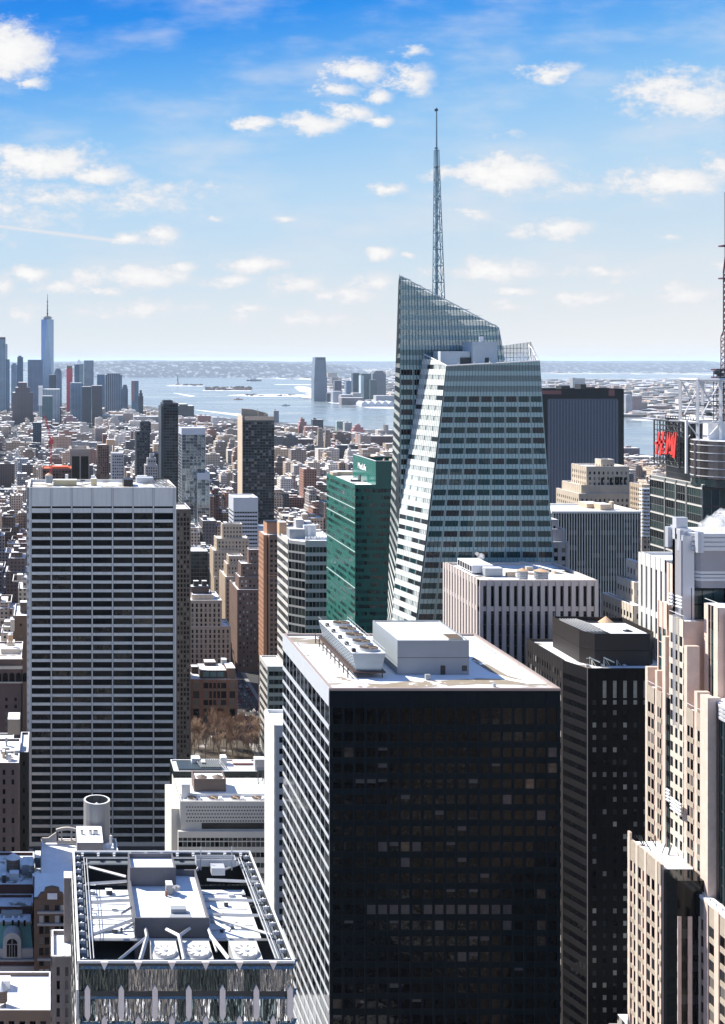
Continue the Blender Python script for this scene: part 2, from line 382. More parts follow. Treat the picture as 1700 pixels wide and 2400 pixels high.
def tank(label, px, py_top, py_bot, d, r=None, m=None, roofm=None, legs=1.5, group=None, name='water_tank'):
    """wooden roof tank: body, cone and legs; py_top is the cone's tip, py_bot where it stands"""
    x = gx(px, d); zt = gz(py_top, d); zb = gz(py_bot, d); r = r or 2.0; h = zt-zb
    t = thing(name, label, 'water tank', x, d, group, zb)
    cone = h*0.24
    a = MB(); a.cyl(x, d, r, zb+legs, zt-cone, 18, 0, None, bottom=True)
    for k in range(4): a.cyl(x, d, r*1.015, zb+legs+0.3+k*(zt-cone-zb-legs-.4)/4, zb+legs+0.42+k*(zt-cone-zb-legs-.4)/4, 18, 1)
    a.build('barrel', [m or wood, dsteel], t)
    c = MB(); c.cyl(x, d, r*1.1, zt-cone, zt, 18, 0, r2=0); c.build('cone_roof', [roofm or snow], t)
    if legs > 0.3:
        g = MB()
        for sx in (-1, 1):
            for sy in (-1, 1): g.bar((x+sx*r*.6, d+sy*r*.6, zb), (x+sx*r*.6, d+sy*r*.6, zb+legs), 0.15)
        g.bar((x-r*.6, d-r*.6, zb), (x+r*.6, d-r*.6, zb+legs), .08); g.bar((x+r*.6, d-r*.6, zb), (x-r*.6, d-r*.6, zb+legs), .08)
        g.build('leg_frame', [dsteel], t)
    return t
# ================================================================ near towers
def black_tower():
    mf = pmat('black_granite', (0.004, 0.009, 0.014), 0.5, spec=0.05, var=0.3, vs=0.05)
    ms = pmat('pale_aluminium_band', (0.60, 0.63, 0.66), 0.4, metal=0.15, var=0.05, vs=0.4)
    x0, x1, y0, y1 = gx(773, 306), gx(1313, 306), 306, 367; z = gz(1613, 306)
    b = Bld('office_tower', 'big black glass tower with flat snowy roof carrying fans and a grey box', 'office tower', (x0+x1)/2, 336, [mf, ms], [gdark])
    b.wall.box(x0, x1, y0, y1, 0, z-0.6, 0)
    w = x1-x0; rows = []; zz = z-5.2; first = True
    while zz > 20:
        h = 5.4 if first else 2.45
        rows.append((zz-h+ (1.2 if first else 0), zz)); zz -= (6.2 if first else 4.1); first = False
    cols = even(w, 20, 0.78, 0.5); gwin = pmat('wavy_black_window', (0.001, 0.001, 0.0015), 0.03, spec=0.16, bump=0.12, bs=0.5)
    gb = pmat('brown_painted_reflection', (0.050, 0.040, 0.030), 0.12, var=0.9, vs=0.45, bump=0.05, bs=0.8)
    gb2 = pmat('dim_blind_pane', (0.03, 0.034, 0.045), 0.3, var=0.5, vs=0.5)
    b.face((x0, y0, 0), Vector((1, 0, 0)), Vector((0, -1, 0)), [(0, 0), (w, 0), (w, z), (0, z)], rows, cols, vd=0.28, hd=0.14, glass=[gwin])
    # panes in blind tones, or with a brown reflection painted into the colour
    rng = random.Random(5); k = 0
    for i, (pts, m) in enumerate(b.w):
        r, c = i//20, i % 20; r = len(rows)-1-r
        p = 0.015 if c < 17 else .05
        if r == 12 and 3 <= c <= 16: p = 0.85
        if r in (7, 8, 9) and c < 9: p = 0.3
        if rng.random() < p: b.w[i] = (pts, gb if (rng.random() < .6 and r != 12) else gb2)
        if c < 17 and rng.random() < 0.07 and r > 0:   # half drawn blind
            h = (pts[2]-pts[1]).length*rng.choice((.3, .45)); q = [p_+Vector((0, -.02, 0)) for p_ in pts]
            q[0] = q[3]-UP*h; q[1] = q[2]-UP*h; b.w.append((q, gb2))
    d = y1-y0
    lrows = [(a-.5, c+.35) for a, c in rows]
    b.face((x0, y1, 0), Vector((0, -1, 0)), Vector((-1, 0, 0)), [(0, 0), (d, 0), (d, z), (0, z)], lrows, even(d, 12, 0.96), vd=0.10, hd=0.22, mi=1, mh=1, glass=[gdark, gdark, gmid])
    # coping and roof deck
    pk = pmat('pink_coping', (0.36, 0.29, 0.26), 0.6)
    rm = pmat('snow_with_bare_gravel', (0.28, 0.24, 0.19), 0.9, col2=(0.88, 0.89, 0.92), thr=0.40, vs=0.045, var=0.05, stretch=(.6, 2.2, 1))
    b.roof.poly([(x0+.5, y0+.5, z-.55), (x1-.5, y0+.5, z-.55), (x1-.5, y1-.5, z-.55), (x0+.5, y1-.5, z-.55)], 0); b.roofm = rm
    cp = MB(); cp.ring(x0-.05, x1+.05, y0-.32, y1+.05, z-0.6, z+0.05, 0.9, 0); cp.build('coping', [pk], b.t)
    gr = pmat('bare_gravel', (0.29, 0.24, 0.18), 0.95, col2=(0.86, 0.87, 0.9), thr=0.60, vs=0.25, var=0.15)
    g = MB(); rg = random.Random(9)
    def blob(pts, zz):
        P = [(gx(px, EYE*0+ (EYE-zz)*FL/(py-PY0)), (EYE-zz)*FL/(py-PY0), zz) for px, py in pts]; g.poly(P)
    blob([(826, 1606), (835, 1600), (900, 1603), (960, 1596), (1040, 1595), (1120, 1590), (1180, 1592), (1235, 1602), (1215, 1605), (1120, 1604), (1010, 1610), (900, 1612), (850, 1612)], z-.50)
    blob([(784, 1586), (800, 1586), (822, 1594), (826, 1598), (805, 1595)], z-.50)
    blob([(1110, 1540), (1150, 1560), (1190, 1583), (1240, 1597), (1200, 1590), (1150, 1575), (1105, 1548)], z-.50)
    g.build('gravel_patch', [gr], b.t)
    # penthouse box
    dd = 321; pm = pmat('penthouse_panel', (0.27, 0.30, 0.33), 0.6, var=0.04, vs=0.3)
    pl = pmat('penthouse_roof', (0.62, 0.61, 0.58), 0.8, col2=(0.85, 0.86, 0.88), thr=0.48, vs=0.12, var=0.08)
    px0, px1 = gx(932, dd), gx(1100, dd); zt, zb = gz(1501, dd), z-.5; back = (EYE-zt)*FL/(1454-PY0)
    m = MB(); m.box(px0, px1, dd, back, zb, zt-.35, 0, 1); m.ring(px0, px1, dd, back, zt-.35, zt, .3, 0)
    ph = m.build('penthouse', [pm, pl], b.t)
    m = MB(); m.box(gx(1033, dd), gx(1044, dd), dd-.12, dd, zb, gz(1560, dd), 0); m.build('door', [black], ph)
    m = MB(); m.box(px0-.05, px1+.05, dd-.04, dd, gz(1542, dd), gz(1541, dd), 0); m.box(gx(1083, dd), gx(1095, dd), dd-.06, dd, zb+1, gz(1560, dd), 0); m.build('panel_trim', [dsteel], ph)
    m = MB(); m.box(gx(1045, 325), gx(1078, 325), 322.5, 327.5, zt-.3, zt+.25, 0, 1); m.build('roof_hatch', [pmat('hatch_frame', (.4, .38, .34), .7), pmat('hatch_pit', (.12, .08, .05), .8)], ph)
    # low vent boxes
    for px, py, s in ((1004, 1594, .9), (1160, 1610, .3)):
        q = (EYE-(z-.5))*FL/(py-PY0); m = MB(); X = gx(px, q); m.box(X-s/2-.2, X+s/2+.2, q, q+.9, z-.5, z+s, 0); m.build('roof_vent', [metalgrey], b.t)
    for (a, b_, c, e) in ((697, 1510, 738, 1558), (758, 1583, 778, 1602), (1125, 1508, 1165, 1537)):
        m = MB(); f = lambda px, py: (gx(px, 86.5*FL/(py-PY0)), 86.5*FL/(py-PY0), z-.42); m.bar(f(a, b_), f(c, e), .12); m.build('roof_pipe', [dsteel], b.t)
    b.done(100, 2400); reserve(x0, x1, y0, y1)
    LAND.append((1040, 1600, 'the big black tower'))
    # cooling tower unit: a thing of its own standing on the roof
    ct = thing('cooling_tower', 'long louvred cooling tower with a row of five fans on the black tower roof', 'cooling tower', gx(850, 325), 338, z=z)
    xa, xb = gx(826, 318), gx(905, 318); ya, yb = 318, 358
    zt, zb = gz(1531, 318), gz(1573, 318)
    m = MB(); ins = 1.2
    for (a0, a1, b0, b1) in (((xa, xb), (ya, yb), (xa+ins, xb-ins), (ya+.6, yb-.6)),):
        top = [(xa, ya), (xb, ya), (xb, yb), (xa, yb)]; bot = [(xa+ins, ya+.5), (xb-ins, ya+.5), (xb-ins, yb-.5), (xa+ins, yb-.5)]
        m.prism(bot, zb, zt, 0, 1, True, top)
    for i in range(16):
        y = ya+1+i*(yb-ya-2)/16
        for k in range(6):
            f = k/6; m.box(xa+ins*(1-f)-.12, xa+ins*(1-f)+.05, y, y+1.3, zb+(zt-zb)*f+.2, zb+(zt-zb)*f+.45, 2)
    m.build('casing', [pmat('galvanised_casing', (0.34, 0.40, 0.45), 0.4, metal=.3, var=.1, vs=.6, stretch=(.3, .3, 2)), snow, dsteel], ct)
    m = MB(); m.box(xa+.2, xb-.2, ya-.5, yb+.3, zb-.45, zb-.03, 0)
    for i in range(9):
        y = ya+i*(yb-ya)/8.3; m.bar((xa-1.2, y, z-.5), (xa-1.2, y, zb+.9), .18); m.bar((xa+1.5, y, z-.5), (xa+1.5, y, zb-.4), .15); m.bar((xb-1, y, z-.5), (xb-1, y, zb-.4), .15)
    m.bar((xa-1.2, ya-1, zb+.9), (xa-1.2, yb, zb+.9), .2); m.bar((xa-1.2, ya-1, zb-.3), (xa-1.2, yb, zb-.3), .16)
    m.build('support_frame', [pmat('rusty_frame', (.06, .035, .03), .7)], ct)
    for i in range(5):
        y = ya+3.4+i*7.6; xc = (xa+xb)/2+.8
        m = MB(); m.cyl(xc, y, 2.55, zt-.05, zt+.85, 20, 0, 1); m.cyl(xc, y, .5, zt+.86, zt+1.1, 8, 2)
        for k in range(8):
            a = 2*math.pi*k/8; m.bar((xc, y, zt+.9), (xc+2.4*math.cos(a), y+2.4*math.sin(a), zt+.9), .12, 2)
        m.build('fan', [metalgrey, pmat('fan_dark', (.05, .04, .035), .7), pmat('fan_blade', (.22, .16, .1), .6)], ct)
        m = MB(); m.box(xa+.3, xa+1.3, y-2.4, y-1.2, zt+.02, zt+.9, 0); m.build('fan_motor', [black], ct)
    m = MB(); m.bar((xb-.3, ya, zt+1.1), (xb-.3, yb, zt+1.1), .06); m.bar((xa, ya, zt+1.1), (xa, yb, zt+1.1), .05)
    for i in range(14): y = ya+i*(yb-ya)/13; m.bar((xb-.3, y, zt), (xb-.3, y, zt+1.1), .05)
    m.build('railing', [steel], ct)
black_tower()

def travertine_tower():
    tr = pmat('travertine', (0.78, 0.75, 0.70), 0.7, var=0.09, vs=0.25, stretch=(3, 3, .2))
    d0, d1 = 627, 669; x0, x1, z = gx(67, d0), gx(413, d0), gz(1142, d0)
    b = Bld('office_tower', 'pale stone slab tower with wide black window bands, blank top and a cluttered snowy roof', 'office tower', (x0+x1)/2, d0, [tr], [gdark], roofmelt)
    b.wall.box(x0, x1, d0, d1, 0, z-1.5, 0)
    gwv = pmat('reflecting_band_glass', (.002, .0025, .003), .03, spec=.5, bump=.2, bs=.3); gwv2 = pmat('blind_streaked_glass', (.008, .008, .009), .2, spec=.2, var=.9, vs=.5)
    w = x1-x0; ztop = gz(1186.5, d0); fh = (gz(1203, d0)-gz(1223.8, d0)); fh = 20.43*d0/FL
    rows = [(gz(1191, d0), ztop)]; zz = gz(1202, d0)
    rows.append((zz-15.5*d0/FL, zz)); zz = gz(1224.5, d0)
    while zz > 4: rows.append((zz-13.6*d0/FL, zz)); zz -= fh
    mg = 5.5*d0/FL; p = (w-2*mg)/7; g = 1.3*d0/FL
    cols = [(mg+i*p+g*1.25, mg+(i+1)*p-g*1.25) for i in range(7)]
    b.face((x0, d0, 0), Vector((1, 0, 0)), Vector((0, -1, 0)), [(0, 0), (w, 0), (w, z), (0, z)], rows, cols, vd=0.5, hd=0.28, glass=[gdark, gdark, gwv, gwv2])
    dd = d1-d0; b.face((x0, d1, 0), Vector((0, -1, 0)), Vector((-1, 0, 0)), [(0, 0), (dd, 0), (dd, z), (0, z)], rows, even(dd, 4, .85, 1), vd=.9, hd=.6, glass=[gdark])
    b.roof.poly([(x0+.4, d0+.4, z-1.4), (x1-.4, d0+.4, z-1.4), (x1-.4, d1-.4, z-1.4), (x0+.4, d1-.4, z-1.4)]); b.wall.ring(x0, x1, d0, d1, z-1.5, z, .6)
    # joint lines between the travertine piers and infill, thin dark strips
    j = MB(); gm = pmat('dark_joint', (.12, .12, .13), .8)
    for i in range(8):
        for s in (-1, 1):
            X = x0+mg+i*p+s*g*1.25
            if x0 < X < x1: j.box(X-.07, X+.07, d0-.53, d0-.505, 6, z-.3)
    j.build('joint_line', [gm], b.t)
    zr = z-1.4
    def rb(name, px0, px1, pyt, pyb, dep, m, topm=snow):
        d = (EYE-zr)*FL/(pyb-PY0); mb = MB(); mb.box(gx(px0, d), gx(px1, d), d, d+dep, zr, gz(pyt, d), 0, 1); return mb.build(name, [m, topm], b.t)
    rb('bulkhead', 125, 180, 1125, 1139, 6, pmat('ochre_bulkhead', (.5, .42, .26), .8, var=.1, vs=.5))
    rb('bulkhead', 213, 227, 1122, 1139, 3, pmat('ochre_bulkhead', (.5, .42, .26), .8))
    rb('bulkhead', 290, 312, 1124, 1140, 12, black, black)
    rb('rooftop_unit', 320, 360, 1120, 1133, 8, steel, steel); rb('rooftop_unit', 322, 345, 1115, 1120, 3, white)
    rb('rooftop_unit', 153, 160, 1112, 1124, 2, white); rb('rooftop_unit', 214, 222, 1115, 1122, 2, white)
    m = MB(); X = gx(365, 645)
    for i in range(5): m.bar((X+i*2.2, d0+3, zr+1.3), (X+i*2.2-3, d1-3, zr+1.3), .3)
    m.bar((gx(300, 667), 666, zr+2), (gx(395, 667), 666, zr+2), .5)
    m.build('pipe_rack', [dsteel], b.t)
    m = MB(); d = 655; X = gx(190, d); m.bar((X, d, zr), (X, d, zr+4), .12); m.cyl(X+1, d, 1.3, zr+2, zr+2.5, 10, 0); m.bar((X+1, d, zr), (X+1, d, zr+2), .1); m.build('antenna', [dsteel], b.t)
    b.done(100, 2020); reserve(x0, x1, d0, d1); LAND.append((240, 1300, 'the pale banded slab tower'))
    tank('small tan-coned tank at the left end of the pale slab tower roof', 114.5, 1107.5, 1133, 648, 2.0, metalgrey, copper, .3)
travertine_tower()

def facet_tower():
    """glass gem tower at the bottom left, with an open steel roof well"""
    d0, d1 = 221, 270; x0, x1 = gx(185, d0), gx(687, d0); z = gz(2252, d0)
    mir = pmat('mirror_glass', (0.85, 0.85, 0.83), 0.03, metal=0.92, bump=0.35, bs=0.5, stretch=(1.6, 1.6, .22))
    mir2 = pmat('dark_mirror_glass', (0.20, 0.25, 0.25), 0.03, metal=0.9, bump=0.35, bs=0.5, stretch=(1.6, 1.6, .22))
    fin = pmat('pointed_panel', (0.90, 0.78, 0.70), 0.6); ribm = pmat('ribbed_pale_metal', (0.66, 0.66, 0.64), 0.45, var=.08, vs=.5)
    b = Bld('faceted_glass_tower', 'mirrored glass tower with pointed pale panels and an open steel-framed snowy roof', 'office tower', (x0+x1)/2, 245, [mir2, fin, ribm], [mir, mir, mir2], snow)
    b.wall.box(x0+.2, x1-.2, d0+.3, d1-.3, 0, z-7.6, 0)
    ph = 5.62; w = x1-x0; rng = random.Random(3); nb = 6.35
    zz = z; r = 0
    while zz > 12:
        a = zz-1.5; c = zz-ph
        n = 13
        for i in range(n):
            u0 = x0+w*i/n; u1 = x0+w*(i+1)/n; t = rng.uniform(-.10, .10)
            b.w.append(([Vector((u0, d0-.22, a)), Vector((u1, d0-.22+t, a)), Vector((u1, d0-.22+t, c)), Vector((u0, d0-.22, c))][::-1], rng.choice([mir, mir, mir2])))
            t2 = rng.uniform(.5, .8) if r else .5
            b.w.append(([Vector((u0, d0-.22, a)), Vector((u1, d0-.22, a)), Vector(((u0+u1)/2+.6, d0+t2, zz)), Vector(((u0+u1)/2-.6, d0+t2, zz))], mir2))
            b.w.append(([Vector((u1, d0-.22, a)), Vector(((u0+u1)/2+.6, d0+t2, zz)), Vector((u1+w/n/2-.6, d0+t2, zz))], mir2))
        zz -= ph; r += 1
    pf = MB(); X = x0+1.6; i = 0
    while X < x1-.3:
        for k in range(24):
            zt = z-.1-(k-0.5*(1-(i % 2)))*ph*1.0 if False else z+1.1-ph*(k-(0 if i % 2 else .99))
            zt = z+4.2-(0 if i % 2 else 5.6)-11.2*k+ (0)
            if i % 2 == 0: zt = z-4.35-11.2*k+.05*0
            else: zt = z+1.15-11.2*k
            zb = zt-6.75
            if i % 2 == 1 and k == 0: zt, zb = z+.0, z-1.55
            h = .52
            if i % 2 == 1 and k == 0: pts = [(X-h*1.4, z), (X+h*1.4, z), (X, zb)]
            else:
                if i % 2 == 0: zt += 3.35*0
                pts = [(X, zb), (X+h, zb+.95), (X+h, zt-.95), (X, zt), (X-h, zt-.95), (X-h, zb+.95)]
            P = lambda a, c, e=0: Vector((a, d0-.25-e, c))
            if min(p[1] for p in pts) > 5:
                if min(p[1] for p in pts) > 112:
                    one_ = MB(); slab(one_, P, pts, 0, .35, 0); one_.build('pointed_panel', [fin], b.t)
                else: slab(pf, P, pts, 0, .35, 0)
        X += nb/2; i += 1
    o = pf.build('pointed_panel', [fin], b.t); o['kind'] = 'stuff'
    # ribbed left flank
    for k in range(28):
        zt = z-k*ph+ .2; off = .5 if k % 2 else .15
        if zt < 8: break
        b.wall.box(x0-off, x0+.2, d0+.1, d1-.1, zt-ph, zt-.1, 2)
        for q in range(10):
            y = d0+2+q*4.7; b.wall.poly([(x0-off-.25, y+1.6, zt-ph), (x0-off-.02, y+4.2, zt-ph), (x0-off-.02, y+2.4, zt-.1), (x0-off-.3, y, zt-.1)], 2)
    # roof well
    deck = z-3.4; fl = MB()
    fl.poly([(x0+.6, d0+.6, z-7.5), (x1-.6, d0+.6, z-7.5), (x1-.6, d1-.6, z-7.5), (x0+.6, d1-.6, z-7.5)], 1)
    fl.box(x0+2.6, gx(322, 240), 236.5, 258, deck-.4, deck, 1, 0, True); fl.box(gx(488, 240), x1-3.2, 236.5, 258, deck-.4, deck, 1, 0, True)
    fl.build('roof_deck', [roofmelt if False else pmat('deck_snow', (.80, .83, .88), .7, var=.08, vs=.2), pmat('well_dark', (.05, .055, .06), .8)], b.t)
    st = pmat('light_steel_frame', (.52, .52, .52), .5, metal=.1, var=.08, vs=.8)
    p = MB(); p.ring(x0-.3, x1+.3, d0-.3, d1+.3, z-.35, z+.08, .35, 0)
    p.ring(x0, x1, d0, d1, z-7.5, z-.36, .25, 1)
    p.build('parapet', [pmat('parapet_cap', (.72, .72, .72), .5), dsteel], b.t)
    def one(name, mats, *bx):
        q_ = MB()
        for e_ in bx: q_.box(*e_)
        q_.build(name, mats, b.t)
    for i in range(14):                                   # outriggers around the edge
        y = d0+1.5+i*(d1-d0-3)/13
        for X, s in ((x0+.25, 1), (x1-.25, -1)): one('edge_bracket', [white], (min(X, X+s*1.2), max(X, X+s*1.2), y-.1, y+.1, z-1.1, z-.35), (min(X+s*.5, X+s*.75), max(X+s*.5, X+s*.75), y-.3, y+.3, z-.9, z-.25))
    for i in range(11):
        X = x0+2+i*(w-4)/10; one('edge_bracket', [white], (X-.2, X+.2, d1-1.3, d1-.25, z-1, z-.4), (X-.3, X+.3, d1-.8, d1-.4, z-.8, z-.1))
    rl = MB()
    for off in (2.0, 2.6):
        a, c, e, f = x0+off+.3, x1-off-.3, d0+off*.3, d1-off
        P = [(a, e+1), (a, f), (c, f), (c, e+1)]
        for q in range(3): rl.bar((*P[q], z-.5), (*P[q+1], z-.5), .11)
    for q in range(3): rl.bar((x0+2.6, d0+1.2+.1*q, z-1.2-.55*q), (x1-3, d0+1.2+.1*q, z-1.2-.55*q), .05)
    rl.build('carriage_rail', [st], b.t)
    wk = MB(); wk.box(x0+.6, x0+2.0, d0+.7, d1-.7, z-1.9, z-1.7, 0, 0, True); wk.box(x1-2.6, x1-.7, d0+.7, d1-.7, z-1.9, z-1.7, 0, 0, True); wk.box(x0+2.0, x1-2.6, d1-3, d1-.7, z-1.9, z-1.7, 0, 0, True)
    wk.build('gutter_walk', [pmat('grey_walkway', (.13, .15, .17), .7, var=.2, vs=.5)], b.t)
    zc = gz(2152, 236)
    pw = pmat('core_cladding', (.12, .12, .135), .7, var=.05, vs=1.2)
    cX0, cX1, cY0, cY1 = 17.0, 32.0, 236, 258.5
    c = MB(); c.box(cX0, cX1, cY0, cY1, z-7.4, zc-1.3, 0, 1); c.ring(cX0, cX1, cY0, cY1, zc-1.3, zc, .35, 0)
    core = c.build('roof_core', [pw, snow], b.t)
    c = MB(); zc2 = gz(2034, 253); c.box(17.2, 27.1, 253, 260.5, zc-1.2, zc2-1, 0, 1); c.ring(17.2, 27.1, 253, 260.5, zc2-1, zc2, .3, 0); c.build('upper_core', [pw, snow], core)
    zr = zc-1.2
    c = MB(); c.box(24.6, 26.0, 249, 251.2, zr, zr+2.0, 0, 1); c.cyl(26.9, 249.3, .7, zr+.8, zr+1.6, 10, 0); c.bar((26.2, 248.4, zr+1.9), (26.9, 249.4, zr+.9), .45, 0); c.box(24.3, 24.8, 248.2, 248.6, zr, zr+1, 2); c.build('exhaust_unit', [pmat('duct_grey', (.3, .3, .31), .5), snow, redbrick], core)
    c = MB(); X, Y = gx(419, 240.5), 240.5; c.box(X-1.6, X+1.6, Y-.1, Y+1.6, zr, zr+.9, 0, 0); c.cyl(X+.2, Y-1.6, 2.3, zr+.01, zr+.06, 20, 1, 1); c.build('roof_hatch', [metalgrey, metalgrey], core)
    H = z-1.0
    f = lambda px, py, zz: (gx(px, (EYE-zz)*FL/(py-PY0)), (EYE-zz)*FL/(py-PY0), zz)
    q = lambda X, Y: (150+X/2.849, 1950+Y/2.849)
    def bb(a, c_, r=.34, zz=None, z2=None): bm = MB(); bm.bar(f(*q(*a), zz or H), f(*q(*c_), z2 or zz or H), r); bm.build('roof_beam', [st], b.t)
    for a, c_ in (((150, 347), (420, 330)), ((150, 470), (440, 458)), ((150, 575), (460, 562)), ((160, 700), (470, 585)), ((165, 235), (415, 300)),
                  ((385, 545), (450, 505)), ((405, 650), (470, 610)),
                  ((955, 320), (1300, 335)), ((945, 450), (1345, 462)), ((980, 552), (1380, 560)), ((975, 565), (1390, 690)), ((890, 255), (910, 215)), ((1045, 260), (1200, 205)),
                  ((975, 500), (1060, 545)), ((980, 590), (1110, 660))): bb(a, c_)
    for a, c_, r in (((770, 695), (680, 650), .38), ((770, 695), (840, 645), .38), ((770, 695), (805, 858), .42), ((545, 645), (555, 700), .35), ((555, 700), (510, 858), .42), ((555, 700), (365, 858), .32), ((965, 645), (985, 700), .35), ((985, 700), (1105, 852), .48), ((985, 700), (1020, 800), .2)):
        bb(a, c_, r)
    bm = MB(); bm.bar((x0+2, 235.6, deck+.1), (x1-2, 235.6, deck+.1), .3); bm.build('roof_beam', [st], b.t)
    for (pa, pb) in ((357, 419), (432, 498), (545, 612)):
        xa, xb = gx(pa, 228), gx(pb, 228); zt = z-2.3; xc = (xa+xb)/2; yc = 228.3
        m = MB(); m.box(xa, xb, 223.2, 233.2, zt-4.5, zt, 0, 1)
        fn = m.build('fan_housing', [steel, pmat('housing_top', (.6, .61, .62), .6)], b.t)
        rr = (xb-xa)*.42; m = MB(); m.cyl(xc, yc, rr*1.05, zt+.002, zt+.5, 24, 0, 1, rr)
        for k in range(9):
            a = 2*math.pi*k/9+.2; ca, sa = math.cos(a), math.sin(a); e = .22
            m.poly([(xc-sa*e, yc+ca*e, zt+.53), (xc+ca*rr*.92-sa*e*2.2, yc+sa*rr*.92+ca*e*2.2, zt+.62), (xc+ca*rr*.92+sa*e*2.2, yc+sa*rr*.92-ca*e*2.2, zt+.53), (xc+sa*e, yc-ca*e, zt+.53)], 2)
        m.cyl(xc, yc, rr*.2, zt+.51, zt+.75, 10, 0); m.build('fan', [steel, pmat('fan_well', (.25, .25, .27), .6), white], fn)
    rp = random.Random(12)
    for k in range(16):
        X = rp.choice((rp.uniform(x0+3.2, 15.5), rp.uniform(34, x1-4))); Y = rp.uniform(238, 256); m = MB(); s_ = rp.uniform(.4, 1.3); m.box(X, X+s_, Y, Y+s_, deck+.01, deck+rp.uniform(.4, 1.3), 0, 1); m.build('deck_unit', [rp.choice([steel, metalgrey, dsteel]), snow], b.t)
    for k in range(6):
        Y = 238+k*3.2; m = MB(); m.bar((x0+3, Y, deck+.35), (16.5, Y+rp.uniform(-2, 2), deck+.35), .1); m.build('deck_pipe', [metalgrey], b.t); m = MB(); m.bar((32.5, Y+1, deck+.35), (x1-4, Y+rp.uniform(-1, 2), deck+.35), .1); m.build('deck_pipe', [metalgrey], b.t)
    # cleaning carriage at the back
    g = MB(); xa, xb, y = gx(461, 262), gx(555, 262), 262.5
    for X in (xa+1, xb-1): g.bar((X, y, z-1), (X, y, z+4.2), .14)
    g.ring(xa, xb, y, y+2.6, z-.2, z+1.3, .15); g.bar((xa, y, z+1.9), (xb, y, z+1.9), .07)
    for i in range(12): X = xa+i*(xb-xa)/11; g.bar((X, y, z+1.3), (X, y, z+1.9), .05)
    g.box(xa+3, xb-3, y-3.2, y-.5, z-.8, z+.8)
    g.build('cleaning_carriage', [steel], b.t)
    b.done(90, 2400); reserve(x0, x1, d0, d1); LAND.append((420, 2150, 'the mirrored gem-faceted tower'))
facet_tower()

